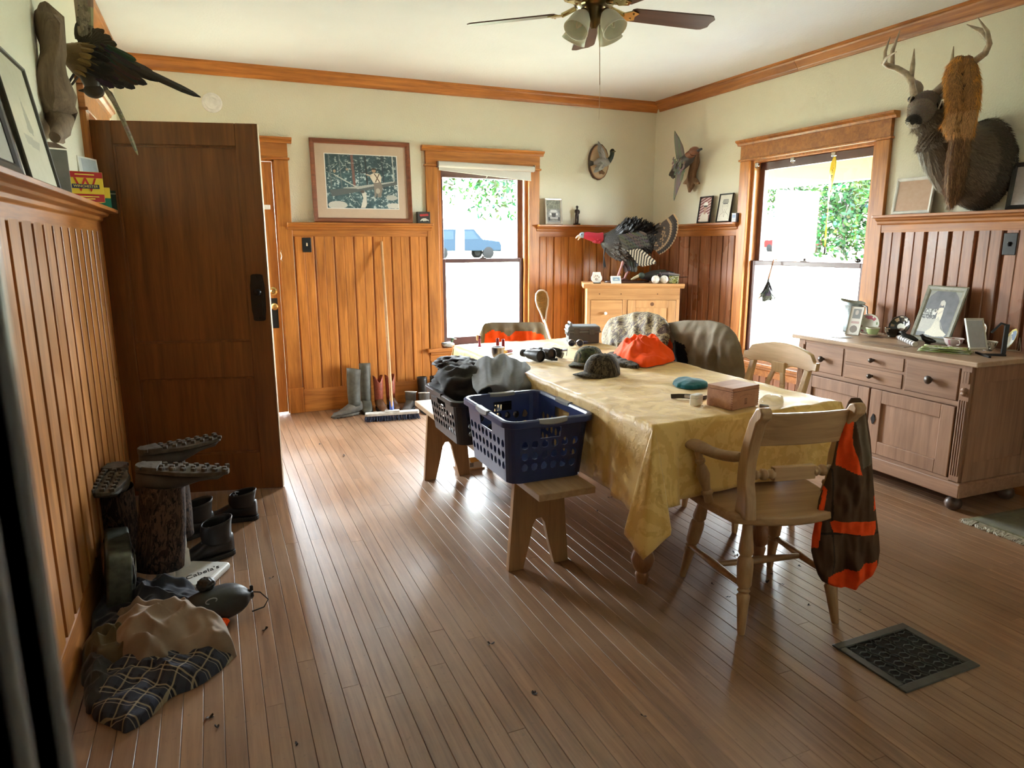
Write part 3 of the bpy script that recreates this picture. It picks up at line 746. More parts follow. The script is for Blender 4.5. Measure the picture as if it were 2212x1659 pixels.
# ---- side chairs (pale pine, arched crest with pierced splat)
def side_chair(loc, rz, label, mat, matx, h=0.875, group=None):
    c = thing('side_chair', label, 'chair', loc, rz, group)
    MB().prism(seat_poly(0.21, 0.185, 0.40), 0.425, 0.455, 'xy').build('seat', matx, c, smooth=30, bevel=0.008)
    for sx in (-1, 1):
        turned(MB(), (sx*0.19, 0.185, 0), (sx*0.165, 0.15, 0.43), LEGP).build('leg', mat, c, smooth=50)
        turned(MB(), (sx*0.185, -0.20, 0), (sx*0.155, -0.14, 0.43), LEGP).build('leg', mat, c, smooth=50)
        poly = [(-0.185, 0.44), (-0.150, 0.44), (-0.170, 0.62), (-0.225, h-0.10), (-0.25, h-0.10), (-0.205, 0.62)]
        MB().prism(poly, sx*0.182-0.017, sx*0.182+0.017, 'yz').build('back_post', mat, c, smooth=40, bevel=0.006)
        turned(MB(), (sx*0.18, 0.165, 0.18), (sx*0.172, -0.175, 0.18), [(0, 0.010), (0.5, 0.015), (1, 0.010)]).build('stretcher', mat, c, smooth=50)
    turned(MB(), (-0.178, 0.0, 0.18), (0.178, 0.0, 0.18), [(0, 0.010), (0.5, 0.015), (1, 0.010)]).build('stretcher', matx, c, smooth=50)
    cr = MB(); n = 20; rings = []
    for k in range(n+1):
        t = k/n; x = -0.245+0.49*t; arch = math.sin(PI*t)**0.8; y = -0.222-0.02*math.sin(PI*t)
        zt = h-0.055+0.055*arch; zb = h-0.125+0.020*arch - 0.030*math.exp(-((t-0.5)/0.12)**2)
        if t < 0.06 or t > 0.94: zb = h-0.11; zt = h-0.07
        rings.append([Vector((x, y+0.011, zb)), Vector((x, y+0.003, zt)), Vector((x, y-0.021, zt)), Vector((x, y-0.013, zb))])
    cr.loft(rings); cr.build('crest_rail', matx, c, smooth=40, bevel=0.004)
    sp = MB()
    for sx in (-1, 1):
        pts = [(sx*0.030, 0.74), (sx*0.05, 0.68), (sx*0.055, 0.60), (sx*0.035, 0.52), (sx*0.03, 0.45)]
        for (xa, za), (xb, zb) in zip(pts, pts[1:]):
            ya, yb = -0.165-(za-0.45)*0.2, -0.165-(zb-0.45)*0.2
            sp.add([(xa-0.013, ya+0.007, za), (xa+0.013, ya+0.007, za), (xa+0.013, ya-0.007, za), (xa-0.013, ya-0.007, za), (xb-0.013, yb+0.007, zb), (xb+0.013, yb+0.007, zb), (xb+0.013, yb-0.007, zb), (xb-0.013, yb-0.007, zb)],
                   [(0,1,2,3),(7,6,5,4),(0,4,5,1),(1,5,6,2),(2,6,7,3),(3,7,4,0)])
    sp.cbox((0, -0.226, h-0.125), (0.085, 0.016, 0.055)); sp.build('splat', mat, c, smooth=0, bevel=0.003)
    return c
chB = side_chair((-1.66, -3.255, 0), PI/2+0.03, 'pale pine side chair with pierced arched back beside the old buffet', PALE, PALEX, h=0.888)
chC = side_chair((-1.66, -2.48, 0), PI/2-0.05, 'pine side chair hidden under the draped khaki jacket', PALE, PALEX)
chE = side_chair((-1.66, -1.955, 0), PI/2+0.02, 'pine side chair hidden under the leaf camouflage jacket', PALE, PALEX, h=0.86)
chD = side_chair((-2.20, -1.735, 0), PI+0.03, 'pine side chair at the window end of the table, coat over its back', PALE, PALEX, h=0.85)

# ---- buffet cabinet on the right wall
buf = thing('buffet', 'old brown pine buffet with drawers, two panel doors and bun feet below the deer', 'buffet', (-0.585, -2.56, 0), -PI/2-math.radians(1.5))
BWD, BD, BH = 1.16, 0.53, 0.782
body = MB(); body.box(0.0, BWD, 0.012, BD, 0.16, BH)
body.build('body', OLDPINE, buf, smooth=0, bevel=0.002)
SIDE = MB(); SIDE.box(BWD, BWD+0.006, 0.012, 0.08, 0.17, BH); SIDE.box(BWD, BWD+0.006, BD-0.07, BD, 0.17, BH); SIDE.box(BWD, BWD+0.006, 0.08, BD-0.07, BH-0.09, BH); SIDE.box(BWD, BWD+0.006, 0.08, BD-0.07, 0.17, 0.27)
SIDE.build('side_frame', OLDPINE, buf, smooth=0, bevel=0.002)
OLDTOP = wood('worn_buffet_top', (0.30,0.19,0.12), (0.47,0.33,0.22), 'X', 0.35, 0.0, 0.8, 0.1, worn=0.3)
MB().box(-0.035, BWD+0.040, -0.035, BD+0.02, BH, BH+0.026).build('top', OLDTOP, buf, smooth=0, bevel=0.006)
MB().box(-0.012, BWD+0.016, -0.014, BD, 0.085, 0.165).build('plinth', OLDPINEX, buf, smooth=0, bevel=0.008)
def buf_drawer(x0, x1, z0, z1, ks=1.0):
    d = MB().box(x0, x1, -0.008, 0.02, z0, z1).build('drawer', OLDPINEX, buf, smooth=0, bevel=0.003)
    MB().lathe([(0.008, 0), (0.008, 0.012), (0.018*ks, 0.020), (0.020*ks, 0.028), (0.013*ks, 0.036), (0, 0.038)], 14, ((x0+x1)/2, -0.006, (z0+z1)/2), R90).build('knob', KNOBW, d, smooth=50)
buf_drawer(0.065, 0.365, 0.592, 0.762); buf_drawer(0.385, 0.775, 0.688, 0.762, 0.75); buf_drawer(0.385, 0.775, 0.592, 0.672, 0.75); buf_drawer(0.795, 1.095, 0.592, 0.762, 1.15)
fr = MB(); fr.box(0.055, BWD-0.055, -0.004, 0.016, 0.762, BH); fr.box(0.055, BWD-0.055, -0.004, 0.016, 0.566, 0.590); fr.box(0.055, BWD-0.055, -0.004, 0.016, 0.165, 0.180); fr.box(0.367, 0.383, -0.004, 0.016, 0.59, 0.762); fr.box(0.777, 0.793, -0.004, 0.016, 0.59, 0.762); fr.box(0.383, 0.777, -0.004, 0.016, 0.673, 0.687)
fr.build('face_frame', OLDPINEX, buf, smooth=0)
for (x0, x1, hs) in ((0.065, 0.574, 0), (0.586, 1.095, 1)):
    d = MB(); s = 0.075; z0, z1 = 0.182, 0.560
    d.box(x0, x0+s, -0.010, 0.016, z0, z1); d.box(x1-s, x1, -0.010, 0.016, z0, z1); d.box(x0+s, x1-s, -0.010, 0.016, z1-s, z1); d.box(x0+s, x1-s, -0.010, 0.016, z0, z0+s)
    do = d.build('door', OLDPINE, buf, smooth=0, bevel=0.003)
    MB().box(x0+s, x1-s, 0.002, 0.014, z0+s, z1-s).build('door_panel', OLDPINE, do, smooth=0)
    if hs:
        e = [(0.012*math.cos(t)*(1+0.25*math.cos(4*t)), 0.030*math.sin(t)) for t in [2*PI*k/24 for k in range(24)]]
        MB().prism([(x0+0.034+p[0], 0.385+p[1]) for p in e], -0.014, -0.010, 'xz').build('keyhole_plate', BLACKM, do, smooth=0)
for x0 in (0.004, BWD-0.056):
    f = MB(); f.box(x0, x0+0.052, -0.006, 0.016, 0.17, BH)
    for q in range(4): f.lathe([(0.0046, 0.20), (0.0046, 0.60)], 8, (x0+0.008+q*0.012, -0.006, 0))
    for zz in (0.635, 0.655): f.sph((x0+0.026, -0.008, zz), (0.018, 0.012, 0.013))
    for q in range(3): f.box(x0+0.006+q*0.014, x0+0.018+q*0.014, -0.014, 0, 0.69, 0.75)
    f.build('pilaster', OLDPINE, buf, smooth=40)
for (x0, y0) in ((0.05, 0.05), (BWD-0.05, 0.05), (0.05, BD-0.06), (BWD-0.05, BD-0.06)):
    MB().lathe([(0.02, 0), (0.036, 0.012), (0.043, 0.034), (0.036, 0.056), (0.020, 0.068), (0.018, 0.088)], 18, (x0, y0, 0)).build('bun_foot', wood('bun_foot_wood', (0.06,0.035,0.025), (0.13,0.08,0.055), 'Z', 0.35), buf, smooth=50)

# ---- corner hutch
hut = thing('hutch', 'yellow pine cupboard set across the room corner under the turkey', 'cupboard', (-1.040, -0.545, 0), math.radians(-26.5))
YP = wood('knotty_yellow_pine', (0.40,0.19,0.07), (0.60,0.34,0.15), 'Z', 0.45, 0.0, 0.7, 0.1); YPX = wood('knotty_yellow_pine_x', (0.40,0.19,0.07), (0.60,0.34,0.15), 'X', 0.45, 0.0, 0.7, 0.1)
HW, HD, HH = 0.815, 0.42, 1.005
MB().box(0, HW, 0.014, HD, 0.0, HH).build('body', YP, hut, smooth=0, bevel=0.002)
cp = [(0.02, HH), (-0.006, HH), (-0.018, HH+0.012), (-0.030, HH+0.022), (-0.034, HH+0.026), (-0.034, HH+0.040), (0.02, HH+0.040)]
tp = MB(); tp.prism(cp, -0.034, HW+0.034, 'yz'); tp.box(-0.034, HW+0.034, 0.02, HD, HH, HH+0.040); tp.build('top', YPX, hut, smooth=0)
MB().box(0, HW, 0.0, 0.016, 0.905, HH).build('frieze', YPX, hut, smooth=0, bevel=0.002)
KN = plain('knot_wood', (0.14,0.06,0.025), 0.5)
for x in (0.11, 0.30, 0.62): MB().lathe([(0.0, 0), (0.006, 0), (0.006, 0.0006), (0, 0.0008)], 8, (x, 0.0, 0.955), R90).build('knot', KN, hut, smooth=0)
f = MB(); f.box(0, 0.03, 0, 0.016, 0.06, 0.905); f.box(HW-0.03, HW, 0, 0.016, 0.06, 0.905); f.box(0.315, 0.355, 0, 0.016, 0.06, 0.905); f.box(0, HW, 0, 0.016, 0.0, 0.06); f.build('face_frame', YP, hut, smooth=0, bevel=0.002)
d = MB().box(0.033, 0.312, -0.002, 0.016, 0.62, 0.900).build('drawer_front', YPX, hut, smooth=0, bevel=0.003)
MB().lathe([(0.007, 0), (0.006, 0.008), (0.013, 0.016), (0.014, 0.022), (0.006, 0.027), (0, 0.027)], 14, (0.165, -0.002, 0.785), R90).build('porcelain_knob', plain('white_porcelain', (0.85,0.84,0.80), 0.15), d, smooth=60)
MB().box(0.033, 0.312, -0.002, 0.016, 0.065, 0.615).build('side_door', YP, hut, smooth=0, bevel=0.003)
d = MB(); x0, x1, z0, z1, s = 0.358, HW-0.033, 0.065, 0.900, 0.068
d.box(x0, x0+s, -0.004, 0.014, z0, z1); d.box(x1-s, x1, -0.004, 0.014, z0, z1); d.box(x0+s, x1-s, -0.004, 0.014, z1-s, z1); d.box(x0+s, x1-s, -0.004, 0.014, z0, z0+s)
d = d.build('door', YP, hut, smooth=0, bevel=0.003)
MB().box(x0+s, x1-s, 0.004, 0.014, z0+s, z1-s).build('door_panel', YP, d, smooth=0)
MB().lathe([(0.0, 0), (0.017, 0), (0.017, 0.0008), (0, 0.001)], 12, (0.575, -0.004, 0.866), R90).build('knot', KN, hut, smooth=0)
# ================================================================ fan and wildlife mounts
def ph(u, v, xy):
    d = _ray(u, v); t = math.hypot(xy[0]-CAM[0], xy[1]-CAM[1])/math.hypot(d[0], d[1]); return (CAM+d*t)
FH = (-2.296, -2.776)
fan = thing('ceiling_fan', 'five-blade brown ceiling fan with frosted bell light shades and pull chain', 'fan', (FH[0], FH[1], 0))
BRONZE = plain('antique_bronze', (0.16,0.11,0.05), 0.3, 0.9)
MB().lathe([(0.0, 2.72), (0.065, 2.72), (0.062, 2.69), (0.03, 2.655), (0.012, 2.65), (0.012, 2.60), (0, 2.60)][::-1], 20).build('canopy', BRONZE, fan, smooth=50)
MB().lathe([(0, 2.495), (0.05, 2.495), (0.085, 2.503), (0.105, 2.525), (0.105, 2.57), (0.09, 2.60), (0.03, 2.62), (0, 2.62)], 24).build('motor', BRONZE, fan, smooth=50)
MB().lathe([(0, 2.405), (0.012, 2.405), (0.022, 2.42), (0.035, 2.43), (0.045, 2.445), (0.045, 2.485), (0.055, 2.497), (0, 2.499)], 20).build('switch_housing', BRONZE, fan, smooth=50)
BLADE = wood('fan_blade_wood', (0.045,0.018,0.014), (0.105,0.042,0.03), 'X', 0.35, 0.0, 0.8, 0.1)
bl = MB(); out = [(0.185, -0.045), (0.20, -0.055), (0.60, -0.067), (0.622, -0.062), (0.646, -0.035), (0.640, 0.0), (0.646, 0.035), (0.622, 0.062), (0.60, 0.067), (0.20, 0.055), (0.185, 0.045)]
bl.prism(out, -0.003, 0.003, 'xy'); b0 = bl.build('blade', BLADE, fan, smooth=0, bevel=0.0015, seg=1)
ir = MB(); ir.tube([(0.09, 0, 0.02), (0.13, 0, 0.006), (0.16, 0, -0.004)], 0.011, 8); ir.prism([(0.15, -0.02), (0.19, -0.045), (0.225, -0.030), (0.215, 0), (0.225, 0.030), (0.19, 0.045), (0.15, 0.02)], -0.009, -0.003, 'xy'); ir.lathe([(0.006, -0.012), (0.004, -0.014), (0, -0.014)], 8, (0.20, 0.02, 0)); ir.lathe([(0.006, -0.012), (0.004, -0.014), (0, -0.014)], 8, (0.20, -0.02, 0))
i0 = ir.build('blade_iron', plain('polished_brass', (0.55,0.42,0.20), 0.2, 1.0), fan, smooth=40)
for k in range(5):
    an = math.radians(-6+72*k); R = (math.radians(-12), 0, an)
    b = b0 if k == 0 else copy_part(b0); b.parent = fan; b.location = (0, 0, 2.485); b.rotation_euler = R
    q = i0 if k == 0 else copy_part(i0); q.parent = fan; q.location = (0, 0, 2.485); q.rotation_euler = R
def _frost():
    t = NT('frosted_ribbed_glass'); w = t.noise(t.obj(), 60, 2)
    t.P(Base_Color=(0.90,0.92,0.80), Roughness=0.4, Transmission_Weight=0.30, Subsurface_Weight=0.0); t.bump(w, 0.2, 0.002); return t.m
FROST = _frost()
sh = MB(); n = 40; rings = []
for r, z in [(0.022, 0.0), (0.030, -0.012), (0.042, -0.032), (0.050, -0.060), (0.054, -0.086), (0.060, -0.106)]:
    rings.append([Vector((r*(1+0.012*math.cos(20*2*PI*j/n))*math.cos(2*PI*j/n), r*(1+0.012*math.cos(20*2*PI*j/n))*math.sin(2*PI*j/n), z)) for j in range(n)])
sh.loft(rings[::-1], True, False); s0 = sh.build('light_shade', FROST, fan, smooth=60, solid=0.003)
bu = MB().lathe([(0.010, -0.01), (0.012, -0.03), (0.018, -0.05), (0.014, -0.075), (0.004, -0.09), (0, -0.091)], 12); u0 = bu.build('bulb', plain('candle_bulb', (0.75,0.70,0.55), 0.1, Transmission_Weight=0.5), fan, smooth=60)
so = MB().lathe([(0.0, 0.012), (0.022, 0.010), (0.026, -0.004), (0.024, -0.014), (0.0, -0.014)][::-1], 16); so.tube([(0,0,0.005), (-0.015,0,0.03), (-0.05, 0, 0.04)], 0.008, 8); k0 = so.build('lamp_arm', BRONZE, fan, smooth=60)
for k in range(4):
    an = math.radians(20+90*k); c = (0.072*math.cos(an), 0.072*math.sin(an), 2.462); R = Euler((0, math.radians(-34), 0)).to_matrix().to_4x4(); R = (Matrix.Rotation(an, 4, 'Z') @ R).to_euler()
    for p in (s0, u0, k0):
        q = p if k == 0 else copy_part(p); q.parent = fan; q.location = c; q.rotation_euler = R
# pull chain of small beads
top = ph(1297, 100, FH); bot = ph(1294, 258, FH)
MB().tube([(0.02, -0.02, 2.42), (0.022, -0.022, 2.30), (bot[0]-FH[0], bot[1]-FH[1], bot[2]+0.16)], 0.0016, 6).build('pull_chain', BRONZE, fan)
MB().tube([(bot[0]-FH[0], bot[1]-FH[1], bot[2]+0.165), (bot[0]-FH[0], bot[1]-FH[1], bot[2])], 0.0011, 5).build('chain_cord', plain('pale_cord', (0.6,0.55,0.45), 0.6), fan)

def feather(mb, p, d, nrm, L, w, col, tip=None, bend=0.0, bars=None):
    p = Vector(p); d = Vector(d).normalized(); nrm = Vector(nrm); s = d.cross(nrm)
    if s.length < 1e-6: s = d.orthogonal()
    s.normalize(); nn = s.cross(d)
    ts = [0, 0.25, 0.55, 0.8, 0.93, 1.0]; ws = [0.35, 0.8, 1.0, 0.92, 0.62, 0.12]
    rows = []
    for t, q in zip(ts, ws):
        c = p+d*L*t+nn*bend*L*t*t; rows.append((c-s*w*q/2-nn*w*0.10*q, c+nn*w*0.05, c+s*w*q/2-nn*w*0.10*q))
    b = len(mb.v)
    for r in rows: mb.v.extend([tuple(x) for x in r])
    for i in range(5):
        a = b+3*i; mb.f += [(a, a+1, a+4, a+3), (a+1, a+2, a+5, a+4)]
        cc = col if (tip is None or i < 3) else tip
        if bars is not None: cc = bars[i]
        mb.c += [cc, cc]; mb.mi += [0, 0]
FEATH = painted('feather', 0.55, 0.3, 0, 120, 0.25)
SKINP = painted('taxidermy_paint', 0.5, 0.4, 0, 60, 0.12)

def wing(mb, root, span_dir, trail_dir, nrm, L, n, w, cols, fan=0.6, sweep=0.55, bars=None):
    """a fanned wing: primaries along a span with coverts"""
    root = Vector(root); sd = Vector(span_dir).normalized(); td = Vector(trail_dir).normalized()
    for layer, (k0, ll) in enumerate(((1.0, 1.0), (0.85, 0.55), (0.6, 0.32))):
        for i in range(n):
            t = i/(n-1); p = root+sd*L*0.55*t*k0+Vector(nrm)*0.004*layer
            d = td*(1-t*sweep)+sd*(fan*t+0.1)
            c = cols[min(layer, len(cols)-1)]; j = random.uniform(0.8, 1.2)
            feather(mb, p, d, nrm, L*ll*(0.55+0.45*t), w*(1-0.25*layer*0.5), tuple(q*j for q in c), None, random.uniform(-0.05, 0.08), bars=None if bars is None or layer else [tuple(q*j for q in x) for x in bars])
def body_loft(spec, n=16, cap=True):
    """spec: list of (center, ra, rb, up) rings"""
    cs = [Vector(s[0]) for s in spec]; rings = []
    for i, s in enumerate(spec):
        t = (cs[min(i+1, len(cs)-1)]-cs[max(i-1, 0)]).normalized(); up = Vector(s[3] if len(s) > 3 else (0,0,1))
        b = t.cross(up); b.normalize(); a = b.cross(t)
        rings.append([cs[i]+a*math.cos(2*PI*j/n)*s[2]+b*math.sin(2*PI*j/n)*s[1] for j in range(n)])
    return rings
def driftwood(name, spec, parent, mat, n=14, rough=0.18):
    mb = MB(); rings = body_loft(spec, n)
    rings = [[p+Vector((fbm((p.x*14, p.y*14, p.z*6)), fbm((p.y*14+9, p.z*6, p.x*14)), 0))*rough*spec[i][1] for p in r] for i, r in enumerate(rings)]
    mb.loft(rings); return mb.build(name, mat, parent, smooth=50)
DRIFT = wood('grey_driftwood', (0.09,0.06,0.035), (0.22,0.15,0.09), 'Z', 0.8, 0, 1.5, 0.1, 0.5)
DRIFT2 = wood('brown_driftwood', (0.10,0.055,0.028), (0.24,0.14,0.075), 'Z', 0.7, 0, 1.5, 0.1, 0.5)

# ---- flying pheasant over the left plate rail
w0 = px_(122, 160, XL+0.03); ph1 = thing('pheasant_mount', 'dark pheasant with spread wings and long pointed tail on driftwood above the shell boxes', 'bird mount', (XL, w0[1], w0[2]))
O = Vector((XL, w0[1], w0[2])); YP_ = w0[1]
def L_(u, v, dy=0.0): return Vector(py(u, v, YP_+dy))-O
def W_(u, v): return Vector(px_(u, v, XL+0.05))-O
spec = [(W_(103, 22), 0.036, 0.034, (1,0,0)), (W_(106, 30), 0.044, 0.04, (1,0,0)), (W_(108, 60), 0.046, 0.04, (1,0,0)), (W_(112, 110), 0.042, 0.04, (1,0,0)), (W_(116, 160), 0.045, 0.04, (1,0,0)), (W_(122, 205), 0.056, 0.04, (1,0,0)), (W_(130, 235), 0.065, 0.04, (1,0,0)), (W_(134, 262), 0.070, 0.035, (1,0,0)), (W_(128, 282), 0.050, 0.03, (1,0,0)), (W_(118, 296), 0.02, 0.02, (1,0,0))]
driftwood('driftwood', spec, ph1, DRIFT, 18, 0.75)
B = MB(); DK = (0.022,0.016,0.012)
brs = [(L_(133, 118), 0.014, 0.014), (L_(143, 118), 0.042, 0.042), (L_(165, 124), 0.070, 0.062), (L_(190, 138, 0.02), 0.072, 0.064), (L_(215, 150, 0.03), 0.055, 0.05), (L_(240, 155, 0.04), 0.02, 0.02)]
rings = body_loft(brs, 16)
B.col = (0.18,0.11,0.035); B.loft(rings); bo = B.build('body', SKINP, ph1, smooth=180)
Fm = MB(); rng = random.Random(3)
for k in range(420):
    i = rng.uniform(0.3, 4.6); j = rng.randrange(16); r0, r1 = rings[int(i)], rings[min(int(i)+1, 5)]; t = i-int(i)
    p = r0[j].lerp(r1[j], t); c = Vector(brs[int(i)][0]).lerp(Vector(brs[int(i)+1][0]), t); nn = (p-c).normalized()
    base = (0.22,0.13,0.035) if i < 2.2 and p.z > -0.045 else DK
    jj = rng.uniform(0.6, 1.3); feather(Fm, p, Vector((0.9, 0.1, -0.25))+nn*0.3, nn, 0.045, 0.022, tuple(q*jj for q in base), None, 0.05)
Fm.build('body_feathers', FEATH, ph1, smooth=0)['kind'] = 'stuff'
hd = MB(); hd.col = (0.05,0.035,0.02); c = L_(203, 197); hd.sph(c, (0.038, 0.032, 0.028), 14, 10); hd.tube([L_(195, 165), c], [0.04, 0.024], 10); hd.tube([c+Vector((-0.028,0,0.0)), c+Vector((-0.055, 0, -0.002))], [0.010, 0.002], 8); hd.build('head', SKINP, ph1, smooth=60)
PALEB = (0.36,0.30,0.20)
wf = MB()
for i in range(11):                      # raised wing
    t = i/10; p = L_(172+26*t, 80+8*t, -0.02); tip = L_(160+34*t, -70+25*t, -0.03*t); d = tip-p
    br = [tuple(q*f*rng.uniform(0.8, 1.1) for q in PALEB) for f in (0.5, 1.0, 0.7, 1.05, 0.8)]
    feather(wf, p, d, (0.2,-1,0.2), d.length, 0.020, PALEB, None, 0.03, bars=br)
for i in range(44):                      # barred coverts of the raised wing
    t = rng.random(); v = rng.uniform(10, 80); p = L_(170+(28-v*0.15)*t+ (80-v)*0.05, v, -0.03); f = rng.uniform(0.45, 1.1)
    feather(wf, p, L_(165+30*t, v-60)-p, (0.2,-1,0.1), 0.035, 0.016, tuple(q*f for q in PALEB), (0.06,0.05,0.035), 0.03)
for i in range(24):
    t = i/23; p = L_(165+45*t, 82+16*rng.random(), -0.02); feather(wf, p, Vector((0.25*t+0.1, 0, 0.4-0.45*t)), (0.1,-1,0.1), 0.07, 0.026, (0.05,0.038,0.022), None, 0.03)
wf.build('raised_wing', FEATH, ph1, smooth=0)
wf = MB()
for i in range(12):                      # lowered wing
    t = i/11; p = L_(222+18*t, 185+14*t, -0.01); q = L_(250+48*t, 225+108*t**1.2, -0.03); d = q-p
    br = [tuple(q*f*rng.uniform(0.8, 1.1) for q in (0.33,0.28,0.19)) for f in (0.4, 0.8, 1.05, 0.8, 1.05)]
    feather(wf, p, d, (0.1,-1,0.1), d.length, 0.018, PALEB, None, -0.08, bars=br)
wf.build('lowered_wing', FEATH, ph1, smooth=0)
tips = [(432, 214), (428, 211), (350, 174), (318, 182), (292, 191), (268, 190), (335, 160)]; roots = [(222, 108), (225, 112), (225, 125), (222, 135), (218, 145), (214, 150), (215, 108)]
for k, (tp_, rt) in enumerate(zip(tips, roots)):
    tf = MB(); p = L_(rt[0], rt[1], 0.0); q = L_(tp_[0], tp_[1], 0.04); d = q-p
    feather(tf, p, d, (0.1,-1,0.3), d.length, 0.042 if k > 1 else 0.034, (0.040,0.030,0.022), (0.022,0.017,0.014), 0.05 if k < 2 else 0.0); tf.build('tail_feather', FEATH, ph1, smooth=0)
tf = MB()
for k in range(60):
    t = rng.random(); p = L_(185+60*t, 92+62*rng.random()-5*t, -0.03); feather(tf, p, Vector((1, 0.1, -0.35-0.35*rng.random())), (0,-1,0.3), 0.11, 0.026, tuple(q*rng.uniform(0.6,2.6) for q in DK), (0.06,0.045,0.03) if rng.random() < 0.3 else None, 0.02)
tf.build('back_feathers', FEATH, ph1, smooth=0)['kind'] = 'stuff'
for s in (0, 1):
    lg = MB(); a = L_(160+8*s, 160+6*s, -0.02-0.02*s); b_ = L_(150+6*s, 176+6*s, -0.03); lg.tube([a, b_], 0.005, 6)
    for q in (-0.012, 0.0, 0.012): lg.tube([b_, b_+Vector((-0.018+q*0.5, q, -0.008))], [0.004, 0.0015], 5)
    lg.build('foot', plain('bird_leg', (0.06,0.05,0.04), 0.5), ph1)

# ---- mallard on an oval bark slab, back wall
c = py(1293, 350, -0.02); dk = thing('duck_plaque', 'small grey duck with dark head flying on an oval slice of bark-edged wood', 'bird mount', (c[0], 0, c[2]))
def oval(rx, rz, n=40, j=0.0): return [(rx*math.cos(2*PI*k/n)*(1+j*math.sin(k*2.3)*math.sin(k*0.9)), rz*math.sin(2*PI*k/n)*(1+j*math.sin(k*1.7))) for k in range(n)]
MB().prism(oval(0.108, 0.162, 40, 0.02), -0.032, -0.001, 'xz').build('bark_rim', wood('bark', (0.03,0.018,0.01), (0.09,0.055,0.03), 'Z', 0.9, 0, 2.0, 0.1, 0.8), dk, smooth=30, bevel=0.004)
def _slab():
    t = NT('sawn_slab'); v = t.obj(); m = t.mapped(v, (1/0.108, 1, 1/0.162)); ln = t.node('VectorMath', operation='LENGTH', i_0=m).outputs['Value']
    r = t.node('TexWave', wave_type='RINGS', rings_direction='Y', i_Vector=m, i_Scale=6.0, i_Distortion=1.5).outputs[1]
    c = t.mix(t.math('MULTIPLY', r, 0.35), (0.50,0.36,0.22), (0.40,0.26,0.14)); c = t.mix(t.ramp(ln, [(0.84, (0,0,0)), (0.95, (1,1,1))]), c, (0.30,0.13,0.05)); t.P(Base_Color=c, Roughness=0.5); return t.m
MB().prism(oval(0.100, 0.154), -0.036, -0.030, 'xz').build('slab', _slab(), dk, smooth=30)
b = MB(); b.col = (0.24,0.23,0.22); b.loft(body_loft([((0.075, -0.10, -0.015), 0.012, 0.012), ((0.055, -0.095, -0.012), 0.032, 0.036), ((0.015, -0.085, 0.0), 0.042, 0.045), ((-0.03, -0.07, -0.01), 0.034, 0.036), ((-0.075, -0.055, -0.02), 0.012, 0.012)], 14)); b.build('body', SKINP, dk, smooth=180)
h_ = MB(); h_.col = (0.012,0.02,0.016); h_.tube([(0.06, -0.10, 0.0), (0.082, -0.11, 0.035), (0.088, -0.115, 0.06), (0.086, -0.12, 0.085)], [0.026, 0.021, 0.020, 0.022], 12); h_.sph((0.085, -0.122, 0.088), (0.022, 0.026, 0.024)); h_.col = (0.10,0.09,0.03); h_.cbox((0.082, -0.155, 0.082), (0.014, 0.045, 0.008)); h_.build('head', SKINP, dk, smooth=60)
wf = MB(); wing(wf, (0.02, -0.112, 0.02), (-0.25, -0.1, 0.9), (-0.9, 0.2, 0.2), (0, -1, 0), 0.115, 10, 0.022, [(0.17,0.16,0.15), (0.26,0.25,0.24), (0.34,0.33,0.31)]); wf.build('upper_wing', FEATH, dk, smooth=0)
wf = MB(); wing(wf, (0.03, -0.11, -0.03), (-0.5, -0.2, -0.45), (-0.75, 0, 0.3), (0, -1, 0), 0.125, 9, 0.022, [(0.20,0.19,0.18), (0.38,0.37,0.35), (0.25,0.24,0.23)]); wf.build('lower_wing', FEATH, dk, smooth=0)
wf = MB()
for i in range(7): feather(wf, (-0.06, -0.06, -0.02), (-1, 0.0, -0.35+0.12*i), (0,-1,0), 0.065, 0.018, (0.05,0.045,0.04))
wf.build('tail', FEATH, dk, smooth=0)
g = MB(); g.tube([(0.0, -0.034, -0.10), (0.02, -0.05, -0.09), (0.045, -0.05, -0.105)], [0.014, 0.018, 0.012], 8); g.tube([(-0.03, -0.05, -0.05), (0.01, -0.05, -0.09)], [0.006, 0.012], 8); g.build('perch', DRIFT2, dk, smooth=60)

# ---- drake on driftwood, right wall near the corner
c = px_(1487, 350, -0.01); dr = thing('drake_mount', 'brown-headed grey drake with one wing raised on driftwood beside the two portraits', 'bird mount', (0, c[1], c[2])); O = Vector((0, c[1], c[2]))
def L_(u, v, x): return Vector(px_(u, v, x))-O
xd = -0.05
driftwood('driftwood', [(L_(1503, 330, xd), 0.035, 0.03, (1,0,0)), (L_(1500, 350, xd), 0.040, 0.035, (1,0,0)), (L_(1496, 375, xd), 0.036, 0.03, (1,0,0)), (L_(1494, 390, xd), 0.055, 0.03, (1,0,0)), (L_(1490, 400, xd), 0.050, 0.025, (1,0,0)), (L_(1489, 415, xd+0.01), 0.012, 0.012, (1,0,0))], dr, DRIFT2, 12, 0.5)
for s in (-1, 1): driftwood('driftwood_knob', [(L_(1494, 385, xd), 0.03, 0.025, (1,0,0)), (L_(1494+s*10, 393, xd), 0.025, 0.02, (1,0,0)), (L_(1494+s*17, 396, xd), 0.008, 0.008, (1,0,0))], dr, DRIFT2, 10, 0.4)
xb = -0.17
b = MB(); b.col = (0.055,0.05,0.048); b.loft(body_loft([(L_(1500, 332, xb), 0.02, 0.02), (L_(1488, 342, xb), 0.05, 0.05), (L_(1472, 355, xb+0.02), 0.055, 0.055), (L_(1458, 368, xb+0.05), 0.035, 0.035), (L_(1447, 378, xb+0.06), 0.012, 0.012)], 14)); b.build('body', SKINP, dr, smooth=180)
